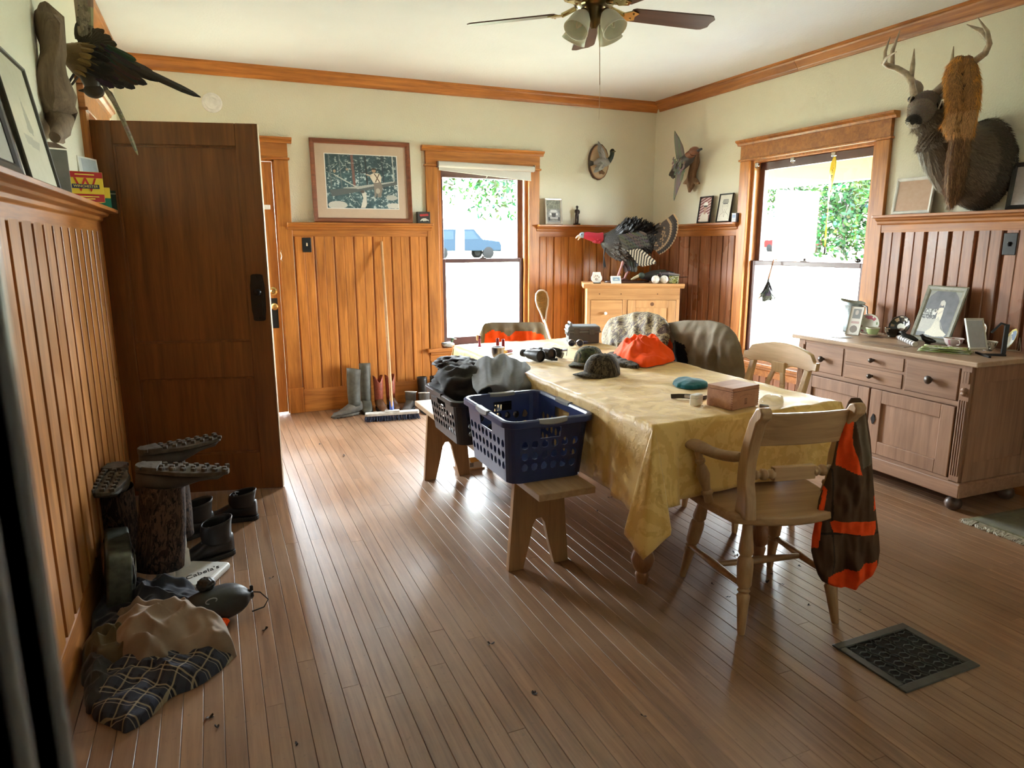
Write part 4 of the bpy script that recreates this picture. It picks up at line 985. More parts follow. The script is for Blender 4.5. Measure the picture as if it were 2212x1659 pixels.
h_ = MB(); h_.col = (0.16,0.06,0.03); h_.sph(L_(1500, 326, xb-0.02), (0.045, 0.052, 0.036)); h_.tube([L_(1488, 338, xb), L_(1497, 329, xb-0.02)], [0.042, 0.034], 12); h_.col = (0.05,0.05,0.05); h_.tube([L_(1508, 325, xb-0.04), L_(1515, 322, xb-0.06)], [0.012, 0.010], 8); h_.build('head', SKINP, dr, smooth=60)
wf = MB(); G = (0.15,0.135,0.12)
for i in range(9):
    t = i/8; p = L_(1462+16*t, 345-4*t, xb-0.02); q = L_(1460+12*t-3*abs(t-0.5), 282+26*t, xb+0.02*t-0.05); feather(wf, p, q-p, (-1, -0.4, 0), (q-p).length, 0.03, tuple(x*random.uniform(0.7, 1.2) for x in G), None, 0.03)
for i in range(9):
    t = i/8; p = L_(1462+14*t, 362+4*t, xb-0.02); q = L_(1457+14*t, 434-42*t, xb-0.02); feather(wf, p, q-p, (-1, -0.4, 0), (q-p).length, 0.028, tuple(x*random.uniform(0.7, 1.2) for x in G), None, 0.03)
for i in range(6):
    t = i/5; feather(wf, L_(1456, 365, xb+0.05), L_(1446+8*t, 372+12*t, xb+0.06)-L_(1456, 362, xb+0.05), (-1,-0.4,0), 0.09, 0.025, (0.04,0.036,0.033))
for i in range(40):
    p = L_(random.uniform(1455, 1482), random.uniform(338, 372), xb-0.045); feather(wf, p, (0.1, 0.6, -0.5), (-1,-0.3,0.2), 0.04, 0.02, tuple(x*random.uniform(0.6, 1.2) for x in (0.17,0.155,0.14)))
wf.build('wing_feathers', FEATH, dr, smooth=0)
f = MB(); a = L_(1455, 383, xb+0.03); f.tube([L_(1466, 372, xb+0.03), a], 0.006, 6); f.cbox(a, (0.02, 0.025, 0.01)); f.build('feet', plain('bird_leg', (0.06,0.05,0.04), 0.5), dr)

# ---- white-tailed deer shoulder mount
c = px_(2112, 365, 0.0); deer = thing('deer_mount', 'antlered white-tailed deer head and shoulder mount on the wall above the buffet', 'deer mount', (0, c[1], c[2])); O = Vector((0, c[1], c[2]))
def L_(u, v, x): return Vector(px_(u, v, x))-O
rngs = body_loft([(L_(2128, 355, -0.004), 0.175, 0.245, (0,0,1)), (L_(2122, 357, -0.03), 0.185, 0.250, (0,0,1)), (L_(2098, 353, -0.11), 0.175, 0.225, (0,0,1)), (L_(2070, 343, -0.19), 0.155, 0.190, (0,0,1)), (L_(2044, 324, -0.27), 0.130, 0.155, (0,0.1,1)), (L_(2024, 297, -0.34), 0.112, 0.125, (-0.3,0.2,1)), (L_(2012, 268, -0.385), 0.098, 0.105, (-0.6,0.3,1)), (L_(2008, 240, -0.41), 0.085, 0.09, (-0.9,0.4,0.8)), (L_(2008, 220, -0.42), 0.05, 0.05, (-1,0.4,0.5))], 20)
b = MB(); b.col = (0.115,0.085,0.062); b.loft(rngs); neck = b.build('cape', SKINP, deer, smooth=180, sub=1)
S = L_(2002, 223, -0.40); ax = Vector((-0.82, -0.42, -0.36)).normalized()
upv = Vector((0.2, -0.05, 1.0)); upv -= ax.cross(upv).normalized()*0.16; sd = ax.cross(upv).normalized(); uu = sd.cross(ax)
hs = [(-0.02, 0.045, 0.050, 0), (0.02, 0.070, 0.072, 0), (0.07, 0.078, 0.075, -0.004), (0.12, 0.068, 0.066, -0.012), (0.17, 0.052, 0.052, -0.020), (0.22, 0.042, 0.042, -0.026), (0.265, 0.040, 0.036, -0.030), (0.285, 0.033, 0.028, -0.030), (0.296, 0.012, 0.012, -0.028)]
hr = [[S+ax*t+uu*(dzz+math.cos(2*PI*j/18)*rv)+sd*(math.sin(2*PI*j/18)*rh) for j in range(18)] for t, rh, rv, dzz in hs]
hb = MB()
for i in range(len(hr)-1):
    for j in range(18):
        k = (j+1) % 18; a_ = 2*PI*(j+0.5)/18; low = math.cos(a_) < -0.35
        col = (0.165,0.125,0.095)
        if i >= 4: col = (0.13,0.105,0.088)
        if i in (1, 2) and math.cos(a_) > 0.6: col = (0.07,0.05,0.04)
        if i >= 5 and low: col = (0.55,0.53,0.46)
        if i >= 6 and not low: col = (0.012,0.011,0.012) if math.cos(a_) > -0.1 else (0.45,0.43,0.38)
        if 1 <= i <= 3 and math.cos(a_) < -0.75: col = (0.42,0.38,0.30)
        hb.col = col; b0_ = len(hb.v); hb.v += [tuple(hr[i][j]), tuple(hr[i][k]), tuple(hr[i+1][k]), tuple(hr[i+1][j])]; hb.f.append((b0_, b0_+1, b0_+2, b0_+3)); hb.c.append(col); hb.mi.append(0)
hb.col = (0.012,0.011,0.012); hb.v += [tuple(p) for p in hr[-1]]; L0 = len(hb.v)-18; hb.f.append(tuple(range(L0, L0+18))); hb.c.append(hb.col); hb.mi.append(0)
head = merge(hb.build('head', SKINP, deer, smooth=180))
EYES = [S+ax*0.090+uu*0.026+sd*s*0.071 for s in (-1, 1)]
for e in EYES: MB().sph(e, 0.0185, 14, 10).build('eye', plain('glass_eye', (0.012,0.008,0.006), 0.05), deer)
for s in (-1, 1):
  er = MB(); er.col = (0.50,0.44,0.36); er.tube([S+ax*(0.085+0.021*math.cos(t))+uu*(0.026+0.018*math.sin(t))+sd*s*(0.066+0.008) for t in [2*PI*k/14 for k in range(15)]], 0.005, 6); er.build('eyelid', SKINP, deer, smooth=60)
for s in (-1, 1):
  er = MB(); er.col = (0.004,0.004,0.004); er.sph(S+ax*0.292+uu*(-0.022)+sd*s*0.017, (0.007, 0.009, 0.006), 8, 6); er.build('nostril', SKINP, deer, smooth=60)
def ear(base, dirv, nrm, L, w):
    d = Vector(dirv).normalized(); s_ = d.cross(Vector(nrm)).normalized(); nn = s_.cross(d); mb = MB(); mb.col = (0.20,0.155,0.115)
    rows = [[base+d*L*t+s_*w*q*x+nn*(-(1-x*x)*0.03*q) for x in (-1, -0.6, -0.2, 0.2, 0.6, 1)] for t, q in ((0, 0.35), (0.2, 0.75), (0.45, 1.0), (0.7, 0.8), (0.9, 0.4), (1.0, 0.05))]
    mb.loft(rows, False, False); return mb.build('ear', SKINP, deer, smooth=180, solid=0.006)
ear(S+sd*0.055+uu*0.03, sd*0.40+uu*0.30-ax*0.8, -ax+uu*0.2+sd*0.8, 0.13, 0.038); ear(S-sd*0.055+uu*0.03, -sd*0.40+uu*0.30-ax*0.8, -ax+uu*0.2-sd*0.8, 0.13, 0.038)
def deer_col(p, r):
    j = r.uniform(0.6, 1.3); return tuple(q*j for q in ((0.165,0.122,0.086) if p[0] < -0.14 else (0.062,0.048,0.034)))
fur(neck, 26000, 0.026, 0.0035, FEATH, 'fur', deer, (0.75, -0.25, -0.6), 0.16, 0.14, deer_col, seed=2)
fur(head, 5000, 0.009, 0.0025, FEATH, 'face_fur', deer, tuple(-ax), 0.25, 0.2, lambda p, r: (lambda t, low: (0.5*(0.8+0.3*r.random()),)*3 if (t > 0.20 and low) else ((0.015,)*3 if t > 0.262 else tuple(q*r.uniform(0.6, 1.35) for q in (0.165,0.125,0.095))))((Vector(p)-S).dot(ax), (Vector(p)-S).dot(uu) < -0.045), seed=5, keep=lambda p: min((Vector(p)-e).length for e in EYES) > 0.024)
ANT = plain('antler', (0.36,0.28,0.19), 0.45, var=0.35, sc=30, bump=0.2)
an = MB(); xa = -0.40
def apath(pts): return [L_(u, v, x) for u, v, x in pts]
an.tube(apath([(1978, 205, xa), (1972, 180, xa), (1958, 160, xa-0.01), (1938, 148, xa-0.03), (1918, 142, xa-0.08), (1908, 136, xa-0.13), (1915, 124, xa-0.17), (1936, 112, xa-0.20)]), [0.030, 0.021, 0.018, 0.016, 0.015, 0.012, 0.008, 0.003], 10)
an.tube(apath([(1968, 168, xa), (1972, 140, xa), (1975, 105, xa-0.02)]), [0.015, 0.012, 0.002], 8)
an.tube(apath([(1927, 146, xa-0.05), (1928, 110, xa-0.05), (1944, 66, xa-0.04)]), [0.014, 0.011, 0.002], 8)
an.tube(apath([(1912, 140, xa-0.10), (1912, 112, xa-0.10), (1923, 80, xa-0.09)]), [0.012, 0.009, 0.002], 8)
an.tube(apath([(2020, 205, -0.36), (2045, 178, -0.33), (2075, 150, -0.31), (2105, 132, -0.33), (2128, 115, -0.37), (2137, 95, -0.41), (2133, 68, -0.45), (2112, 38, -0.48)]), [0.030, 0.021, 0.019, 0.018, 0.016, 0.014, 0.010, 0.002], 10)
an.tube(apath([(2135, 85, -0.42), (2122, 68, -0.43), (2088, 53, -0.45)]), [0.014, 0.015, 0.002], 8)
an.tube(apath([(2050, 172, -0.33), (2056, 135, -0.35), (2060, 100, -0.36)]), [0.014, 0.011, 0.002], 8)
an.build('antlers', ANT, deer, smooth=60)

# ---- fox pelt hung over the deer's antler and neck
c = px_(2082, 130, -0.40); pelt = thing('fox_pelt', 'russet fox pelt with dark back stripe hanging from the deer antler', 'pelt', tuple(c)); O = Vector(c)
prow = [(2082, 124, 22, -0.37), (2080, 140, 34, -0.385), (2078, 165, 41, -0.40), (2080, 195, 41, -0.415), (2080, 225, 38, -0.42), (2077, 252, 35, -0.42), (2070, 272, 38, -0.415), (2073, 287, 32, -0.40), (2074, 302, 22, -0.385), (2072, 325, 25, -0.36), (2067, 355, 25, -0.335), (2064, 385, 23, -0.305), (2061, 412, 20, -0.275), (2058, 432, 14, -0.25), (2055, 446, 5, -0.235)]
rings = []
for (u, v, hw, x) in prow:
    cc = L_(u, v, x); a_ = L_(u+hw, v, x+0.045)-cc; n_ = Vector((-0.72, -0.65, 0.1)).normalized()
    ring = []
    for j in range(16):
        t = 2*PI*j/16; ring.append(cc+a_*math.cos(t)+n_*(0.032*math.sin(t)-0.018*math.cos(2*t)*0.5-0.022*math.exp(-(math.cos(t)/0.28)**2)*(1 if math.sin(t) > 0 else 0)))
    rings.append(ring)
b = MB(); b.col = (0.25,0.13,0.05); b.loft(rings); sk = b.build('hide', SKINP, pelt, smooth=180)
def pelt_col(p, r):
    z = p[2]; k = min(range(len(prow)), key=lambda i: abs((L_(prow[i][0], prow[i][1], prow[i][3])).z-z)); cc = L_(prow[k][0], prow[k][1], prow[k][3]); hw = (L_(prow[k][0]+prow[k][2], prow[k][1], prow[k][3]+0.045)-cc).length
    d = (Vector(p)-cc); lat = math.hypot(d.x, d.y)/max(hw, 0.01)*(1 if d.dot(L_(prow[k][0]+10, prow[k][1], prow[k][3])-cc) > 0 else -1)
    j = r.uniform(0.6, 1.35)
    if k >= 8: base = (0.22,0.12,0.07) if r.random() < 0.7 else (0.42,0.25,0.12)
    elif abs(lat-0.05) < 0.17: base = (0.045,0.026,0.014)
    elif abs(lat) > 0.75: base = (0.70,0.33,0.07)
    else: base = (0.46,0.23,0.075)
    if 5 <= k <= 7 and abs(abs(lat)-0.6) < 0.3: base = (0.64,0.37,0.16)
    return tuple(q*j for q in base)
fur(sk, 15000, 0.030, 0.0035, FEATH, 'fur', pelt, (0.05, 0.0, -1), 0.28, 0.18, pelt_col, seed=9)

# ---- strutting turkey mount on the cupboard
Hm = hut.matrix_world if False else Matrix.Translation(hut.location) @ Matrix.Rotation(hut.rotation_euler[2], 4, 'Z')
def hp(x, y, z=HH+0.04): return Hm @ Vector((x, y, z))
HRZ = hut.rotation_euler[2]
tk = thing('turkey_mount', 'full-body wild turkey mount with red neck and fanned tail on an oval base', 'turkey mount', hp(0.365, 0.19), HRZ)
MB().prism([(0.205*math.cos(t), 0.10*math.sin(t)) for t in [2*PI*k/40 for k in range(40)]], 0.0, 0.018, 'xy').build('base', plain('dark_varnished_base', (0.045,0.02,0.014), 0.25), tk, smooth=30, bevel=0.006)
trings = body_loft([((-0.235, 0.0, 0.395), 0.035, 0.04), ((-0.20, 0.0, 0.38), 0.065, 0.075), ((-0.14, 0.0, 0.36), 0.105, 0.125), ((-0.06, 0.0, 0.355), 0.14, 0.165), ((0.02, 0.0, 0.365), 0.145, 0.175), ((0.09, 0.0, 0.385), 0.125, 0.15), ((0.15, 0.0, 0.405), 0.09, 0.10), ((0.20, 0.0, 0.42), 0.045, 0.05)], 18)
b = MB(); b.col = (0.02,0.018,0.016); b.loft(trings); b.build('body', SKINP, tk, smooth=180)
fm = MB(); rg = random.Random(11)
for ring_i in range(46):
    i = 6.9*(1-ring_i/46); k0 = min(int(i), 6); t = i-k0; nfe = 22
    for j in range(nfe):
        jj = (j+0.5*(ring_i % 2))/nfe*18; a0 = int(jj) % 18; a1 = (a0+1) % 18; s_ = jj-int(jj)
        p = trings[k0][a0].lerp(trings[k0][a1], s_).lerp(trings[k0+1][a0].lerp(trings[k0+1][a1], s_), t)
        c = sum(trings[k0], Vector())/18; nn = (p-c); nn.x *= 0.3; nn.normalize()
        top = p.z > 0.43 and p.x > -0.12
        v = rg.uniform(0.6, 1.3); col = (0.065,0.058,0.052) if not top else (0.014,0.013,0.013); tip = (0.012,0.011,0.011)
        if p.x < -0.05 and not top: col = (0.085,0.082,0.080)
        feather(fm, p, Vector((1, rg.uniform(-0.2, 0.2), (-0.25 if not top else 0.1)+rg.uniform(-0.2, 0.2)))+nn*(0.30 if not top else rg.uniform(0.5, 1.3)), nn, rg.uniform(0.042, 0.060) if not top else rg.uniform(0.05, 0.085), 0.030, tuple(q*v for q in col), tip, 0.06)
fm.build('body_feathers', FEATH, tk, smooth=0)['kind'] = 'stuff'
nk = MB(); nk.col = (0.42,0.018,0.045); nk.tube([(-0.225, 0, 0.395), (-0.275, -0.005, 0.395), (-0.32, -0.012, 0.408), (-0.365, -0.018, 0.418), (-0.395, -0.02, 0.42)], [0.052, 0.046, 0.038, 0.034, 0.026], 12)
for k in range(26): nk.sph((-0.25-rg.random()*0.06, -0.02+rg.uniform(-0.03, 0.03), 0.355+rg.random()*0.03), rg.uniform(0.006, 0.012), 7, 5)
nk.build('neck', SKINP, tk, smooth=60)
hd = MB(); hd.col = (0.20,0.24,0.28); hd.sph((-0.405, -0.02, 0.422), (0.034, 0.025, 0.026)); hd.col = (0.62,0.48,0.33); hd.tube([(-0.43, -0.022, 0.42), (-0.455, -0.024, 0.408), (-0.468, -0.025, 0.392)], [0.012, 0.008, 0.002], 8); hd.tube([(-0.425, -0.022, 0.408), (-0.44, -0.023, 0.392), (-0.446, -0.023, 0.378)], [0.010, 0.006, 0.002], 8); hd.col = (0.01,0.01,0.01); hd.sph((-0.415, -0.043, 0.428), 0.006, 8, 6); hd.col = (0.40,0.02,0.04); hd.tube([(-0.43, -0.022, 0.432), (-0.44, -0.03, 0.42)], [0.006, 0.003], 6); hd.build('head', SKINP, tk, smooth=60)
bd = MB()
for k in range(18): bd.tube([(-0.205+rg.uniform(-0.006, 0.006), -0.05, 0.31), (-0.215, -0.06, 0.24), (-0.205+rg.uniform(-0.015, 0.015), -0.055, 0.12+rg.uniform(0, 0.03))], [0.004, 0.003, 0.001], 4)
bd.build('beard', plain('black_bristle', (0.015,0.014,0.014), 0.7), tk)
for s in (-1, 1):
    wf = MB(); y = s*0.15
    for lay in range(4):       # coverts over the side
        for i in range(9):
            p = (-0.10+0.022*i+0.01*lay, y*(1.0+0.02*lay), 0.42-0.028*lay+0.004*i)
            feather(wf, p, (0.8, s*0.08, -0.45), (0, s, 0.15), 0.085, 0.034, tuple(q*rg.uniform(0.7, 1.3) for q in (0.06,0.052,0.045)), (0.02,0.018,0.016))
    for i in range(11):        # barred flight feathers hanging down
        t = i/10; p = Vector((-0.02+0.11*t, y*1.03, 0.31-0.02*t)); d = Vector((0.20-0.05*t, s*0.02, -0.24+0.12*t)); L = 0.21-0.03*t
        d.normalize(); sdv = d.cross(Vector((0, s, 0))).normalized()
        for q in range(13):     # alternating bars
            a_ = p+d*L*q/13; b_ = p+d*L*(q+0.97)/13; w = 0.015*(1 if q < 12 else 0.6); off = Vector((0, s*0.0015*i, 0))
            wf.col = (0.50,0.44,0.34) if (q+i) % 2 else (0.03,0.027,0.025)
            wf.add([a_-sdv*w+off, a_+sdv*w+off, b_+sdv*w+off, b_-sdv*w+off], [(0,1,2,3)])
    wf.build('wing', FEATH, tk, smooth=0)
for i in range(15):            # tail fan
    t = i/14; an = math.radians(33-70*t); ysp = (t-0.5)*0.30
    tb = MB(); root = Vector((0.15, ysp*0.2, 0.405)); d = Vector((math.cos(an), ysp*0.9, math.sin(an))); d.normalize(); L = 0.315-0.095*t
    s_ = d.cross(Vector((0, -1, 0))).normalized(); w0, w1 = 0.012, 0.040
    bands = [(0, 0.25, (0.06,0.04,0.028)), (0.25, 0.50, (0.075,0.05,0.034)), (0.50, 0.74, (0.055,0.04,0.03)), (0.74, 0.80, (0.30,0.20,0.11)), (0.80, 0.86, (0.035,0.027,0.022)), (0.86, 0.955, (0.025,0.02,0.018)), (0.955, 1.0, (0.36,0.24,0.13))]
    if i in (0, 1, 2): bands[4] = (0.80, 0.86, (0.05,0.038,0.03))
    for (a_, b_, col) in bands:
        wa = w0+(w1-w0)*a_; wb = w0+(w1-w0)*b_ if b_ < 1 else w1*0.75; tb.col = col
        tb.add([root+d*L*a_-s_*wa, root+d*L*a_+Vector((0,-0.004,0)), root+d*L*a_+s_*wa, root+d*L*b_+s_*wb, root+d*L*b_+Vector((0,-0.004,0)), root+d*L*b_-s_*wb], [(0,1,4,5),(1,2,3,4)])
    tb.build('tail_feather', FEATH, tk, smooth=0, solid=0.0015)
cv = MB()
for i in range(60):            # buff-tipped upper tail coverts
    an = math.radians(rg.uniform(-38, 38)); r = rg.uniform(0.0, 0.12); d = Vector((math.cos(an), rg.uniform(-0.25, 0.1), math.sin(an)))
    p = Vector((0.13, -0.02, 0.41))+d*r; p.y -= 0.02; feather(cv, p, d, (0,-1,0.3), 0.085, 0.032, (0.035,0.026,0.02), (0.20,0.125,0.07), 0.05)
cv.build('tail_coverts', FEATH, tk, smooth=0)['kind'] = 'stuff'
for x, y in ((-0.075, -0.045), (0.005, 0.045)):
    lg = MB(); lg.tube([(x+0.045, y, 0.22), (x+0.02, y, 0.14), (x-0.02, y, 0.03)], [0.018, 0.010, 0.009], 8)
    for q in (-0.45, 0, 0.45): lg.tube([(x-0.02, y, 0.032), (x-0.06, y+q*0.06, 0.024), (x-0.075, y+q*0.08, 0.020)], [0.008, 0.006, 0.003], 6)
    lg.tube([(x-0.02, y, 0.03), (x+0.012, y, 0.022)], [0.007, 0.003], 6); lg.tube([(x, y, 0.09), (x+0.025, y-0.005, 0.08)], [0.006, 0.001], 6)
    lg.build('leg', plain('pink_turkey_leg', (0.36,0.16,0.15), 0.5), tk, smooth=60)
th = MB()
for i in range(120):
    x = rg.uniform(0.0, 0.1); z = rg.uniform(0.15, 0.30); y = rg.choice((-1, 1))*rg.uniform(0.03, 0.08); feather(th, (x-(0.3-z)*0.2, y, z), (0.2, 0, -1), (0, y, 0), 0.06, 0.028, tuple(q*rg.uniform(0.6, 1.4) for q in (0.035,0.03,0.027)))
th.build('thigh_feathers', FEATH, tk, smooth=0)['kind'] = 'stuff'

# ---- small game bird lying beside the turkey
gb = thing('game_bird', 'mottled dark game bird with pale bill lying beside the turkey base', 'bird mount', hp(0.66, 0.19), HRZ)
b = MB(); b.col = (0.03,0.026,0.024); br = body_loft([((-0.17, 0, 0.045), 0.012, 0.012), ((-0.13, 0, 0.055), 0.028, 0.028), ((-0.06, 0, 0.06), 0.052, 0.050), ((0.02, 0, 0.062), 0.060, 0.055), ((0.09, 0, 0.055), 0.045, 0.04), ((0.15, 0, 0.045), 0.015, 0.015)], 14); b.loft(br); b.build('body', SKINP, gb, smooth=180)
h_ = MB(); h_.col = (0.06,0.09,0.07); h_.sph((-0.165, -0.02, 0.066), (0.030, 0.026, 0.026)); h_.col = (0.60,0.50,0.34); h_.tube([(-0.19, -0.025, 0.062), (-0.235, -0.035, 0.04), (-0.26, -0.04, 0.028)], [0.013, 0.012, 0.006], 8); h_.build('head', SKINP, gb, smooth=60)
fm = MB()
for k in range(260):
    i = rg.uniform(0.6, 4.6); k0 = int(i); j = rg.randrange(14); p = br[k0][j].lerp(br[k0+1][j], i-k0); c = sum(br[k0], Vector())/14; nn = (p-c).normalized()
    if p.z < 0.02: continue
    w = rg.random(); feather(fm, p, Vector((1, 0, -0.1))+nn*0.2, nn, 0.035, 0.016, tuple(q*rg.uniform(0.5, 1.4) for q in (0.045,0.04,0.037)), (0.35,0.32,0.30) if w < 0.18 and p.y < 0 else None)
for i in range(8): feather(fm, (-0.01+0.012*i, -0.055, 0.085), (0.9, -0.1, -0.02*i), (0,-1,0.4), 0.10, 0.022, (0.13,0.11,0.12), (0.25,0.22,0.22))
for i in range(7): feather(fm, (0.13, 0, 0.045), (1, -0.3+0.1*i, 0.05), (0,0,1), 0.12, 0.02, (0.05,0.04,0.04))
fm.build('body_feathers', FEATH, gb, smooth=0)['kind'] = 'stuff'
# ================================================================ pictures, shelf things, buffet things
def canvas(w, h, col): return np.tile(np.array(col, np.float32), (h, w, 1))
def _fb(w, h, s, seed):
    a = np.zeros((h, w), np.float32); r = np.random.default_rng(seed); amp = 1.0; k = s; tot = 0
    for o in range(4):
        gh, gw = max(2, int(k*h/w)+2), int(k)+2; g = r.random((gh, gw)); ys = np.linspace(0, gh-1.001, h); xs = np.linspace(0, gw-1.001, w)
        y0 = ys.astype(int); x0 = xs.astype(int); fy = (ys-y0)[:,None]; fx = (xs-x0)[None,:]
        a += amp*((g[y0][:,x0]*(1-fx)+g[y0][:,x0+1]*fx)*(1-fy)+(g[y0+1][:,x0]*(1-fx)+g[y0+1][:,x0+1]*fx)*fy); tot += amp; amp *= 0.55; k *= 2
    return a/tot
def poly_(A, pts, col):
    h, w, _ = A.shape; yy, xx = np.mgrid[0:h, 0:w]; x = (xx+0.5)/w; y = (yy+0.5)/h; ins = np.zeros((h, w), bool); n = len(pts)
    for i in range(n):
        x1, y1 = pts[i]; x2, y2 = pts[(i+1)%n]; c = ((y1 > y) != (y2 > y)); xi = (x2-x1)*(y-y1)/((y2-y1) if abs(y2-y1) > 1e-9 else 1e-9)+x1; ins ^= c & (x < xi)
    A[ins] = col
def ell_(A, cx, cy, rx, ry, col):
    h, w, _ = A.shape; yy, xx = np.mgrid[0:h, 0:w]; A[(((xx+0.5)/w-cx)/rx)**2+(((yy+0.5)/h-cy)/ry)**2 < 1] = col
def line_(A, x1, y1, x2, y2, t, col):
    dx, dy = x2-x1, y2-y1; L = math.hypot(dx, dy)+1e-9; nx, ny = -dy/L*t/2, dx/L*t/2; poly_(A, [(x1+nx, y1+ny), (x2+nx, y2+ny), (x2-nx, y2-ny), (x1-nx, y1-ny)], col)
INK = painted('printed_paper', 0.45, 0.4, 0.25, 60, 0.05)
def print_panel(name, A, w, h, parent, loc=(0,0,0), rot=None, mat=None):
    """flat printed sheet in the local xz plane facing -y, lower edge at z=0, centred on x; one small quad per dot of the print"""
    H, W, _ = A.shape; xs = np.linspace(-w/2, w/2, W+1); zs = np.linspace(h, 0, H+1)
    me = bpy.data.meshes.new(name); V = np.zeros(((W+1)*(H+1), 3), np.float32); X, Z = np.meshgrid(xs, zs); V[:,0] = X.ravel(); V[:,2] = Z.ravel()
    i, j = np.mgrid[0:H, 0:W]; a = (i*(W+1)+j).ravel(); F = np.stack([a, a+W+1, a+W+2, a+1], 1)
    me.from_pydata(V.tolist(), [], F.tolist()); me.materials.append(mat or INK); ca = me.color_attributes.new('paint', 'FLOAT_COLOR', 'CORNER')
    C = np.ones((H*W, 4, 4), np.float32); C[:,:,:3] = A.reshape(-1, 1, 3); ca.data.foreach_set('color', C.ravel()); me.update()
    o = bpy.data.objects.new(name, me); COL.objects.link(o); o.parent = parent; o.location = loc
    if rot is not None: o.rotation_euler = rot
    return o
def ring_frame(name, w, h, fw, d, mat, parent, z0=0.0, y0=0.0):
    m = MB(); prof = [(0, 0), (0, -d*0.7), (fw*0.25, -d), (fw*0.7, -d*0.85), (fw, -d*0.45), (fw, 0)]
    rings = []
    for (sx, sz) in ((-1, 0), (1, 0), (1, 1), (-1, 1)):
        rings.append([Vector((sx*(w/2-i), y0+y, z0+(i if sz == 0 else h-i))) for i, y in prof])
    n = len(prof); vs = [p for r in rings for p in r]
    m.add(vs, [(a*n+j, ((a+1)%4)*n+j, ((a+1)%4)*n+(j+1)%n, a*n+(j+1)%n) for a in range(4) for j in range(n)])
    return m.build(name, mat, parent, smooth=0)
def frame(name, label, w, h, fw, d, fmat, art, loc, rz, tilt, cat='picture', mat_w=0.0, mat_col=(0.6,0.5,0.42), back=None, group=None):
    t = thing(name, label, cat, loc, group=group, rot=(-tilt, 0, rz))
    ring_frame('frame', w, h, fw, d, fmat, t)
    MB().box(-w/2+0.002, w/2-0.002, -0.002, 0.0, 0.002, h-0.002).build('backing', back or plain('brown_backing', (0.12,0.08,0.05), 0.9), t, smooth=0)
    iw, ih = w-2*fw+0.004, h-2*fw+0.004
    if mat_w: MB().box(-iw/2, iw/2, -0.0035, -0.0025, fw-0.002, h-fw+0.002).build('mat_board', plain('mat_%s' % name, mat_col, 0.8, var=0.04), t, smooth=0)
    if art is not None: print_panel('print', art, iw-2*mat_w, ih-2*mat_w, t, (0, -0.0045, fw-0.002+mat_w))
    return t
REDWOOD = wood('red_brown_frame', (0.11,0.032,0.014), (0.24,0.075,0.032), 'X', 0.35)
# --- hunter print
W_, H_ = 170, 136; A = canvas(W_, H_, (0.02,0.045,0.06)); f = _fb(W_, H_, 14, 1); g = _fb(W_, H_, 40, 2)
A[:] = np.array((0.02,0.05,0.065))+(f[:,:,None]*g[:,:,None])*np.array((0.16,0.26,0.30))
A[(g > 0.60) & (f > 0.5)] = (0.32,0.42,0.46); A[(g > 0.66)] = (0.50,0.58,0.60); A[:int(H_*0.35)] *= 0.7
r_ = random.Random(4)
for x, w, c in ((0.37, 0.035, (0.20,0.10,0.09)), (0.06, 0.02, (0.10,0.13,0.15)), (0.20, 0.015, (0.13,0.16,0.18)), (0.55, 0.02, (0.03,0.04,0.05)), (0.78, 0.025, (0.04,0.06,0.08)), (0.93, 0.016, (0.42,0.47,0.47))): line_(A, x, 0, x+0.02, 0.62, w, c)
for k in range(26): x, y = r_.random(), r_.uniform(0.1, 0.9); line_(A, x, y, x+r_.uniform(-0.16, 0.16), y+r_.uniform(-0.12, 0.12), 0.006, (0.38,0.45,0.47))
poly_(A, [(0.05, 0.66), (0.40, 0.60), (1.0, 0.46), (1.0, 0.53), (0.45, 0.68), (0.08, 0.78)], (0.10,0.12,0.13)); poly_(A, [(0.20, 0.62), (0.40, 0.59), (0.95, 0.47), (0.95, 0.49), (0.45, 0.63)], (0.42,0.44,0.43)); line_(A, 0.12, 0.38, 0.42, 0.60, 0.018, (0.50,0.52,0.50))
poly_(A, [(0.60, 0.38), (0.66, 0.33), (0.74, 0.33), (0.77, 0.40), (0.76, 0.50), (0.65, 0.51)], (0.66,0.60,0.52)); line_(A, 0.67, 0.34, 0.74, 0.50, 0.014, (0.10,0.07,0.05)); line_(A, 0.74, 0.34, 0.68, 0.50, 0.014, (0.10,0.07,0.05)); ell_(A, 0.665, 0.29, 0.028, 0.035, (0.42,0.26,0.18)); poly_(A, [(0.63, 0.275), (0.70, 0.275), (0.69, 0.24), (0.64, 0.24)], (0.06,0.05,0.04)); line_(A, 0.56, 0.36, 0.63, 0.39, 0.025, (0.55,0.46,0.38)); line_(A, 0.48, 0.33, 0.66, 0.33, 0.010, (0.04,0.04,0.05))
poly_(A, [(0.655, 0.51), (0.76, 0.50), (0.78, 0.60), (0.75, 0.78), (0.70, 0.78), (0.70, 0.66), (0.68, 0.78), (0.66, 0.78)], (0.22,0.20,0.18)); ell_(A, 0.71, 0.66, 0.03, 0.05, (0.42,0.38,0.33))
poly_(A, [(0.48, 0.68), (0.52, 0.66), (0.55, 0.72), (0.55, 0.90), (0.52, 0.98), (0.46, 0.98), (0.50, 0.80)], (0.66,0.66,0.62)); ell_(A, 0.495, 0.68, 0.03, 0.025, (0.10,0.08,0.07)); ell_(A, 0.15, 0.93, 0.13, 0.07, (0.55,0.56,0.54)); ell_(A, 0.93, 0.93, 0.10, 0.05, (0.60,0.60,0.58)); ell_(A, 0.90, 0.78, 0.08, 0.05, (0.45,0.47,0.46)); ell_(A, 0.13, 0.32, 0.02, 0.03, (0.40,0.30,0.22)); ell_(A, 0.30, 0.28, 0.02, 0.02, (0.36,0.28,0.22))
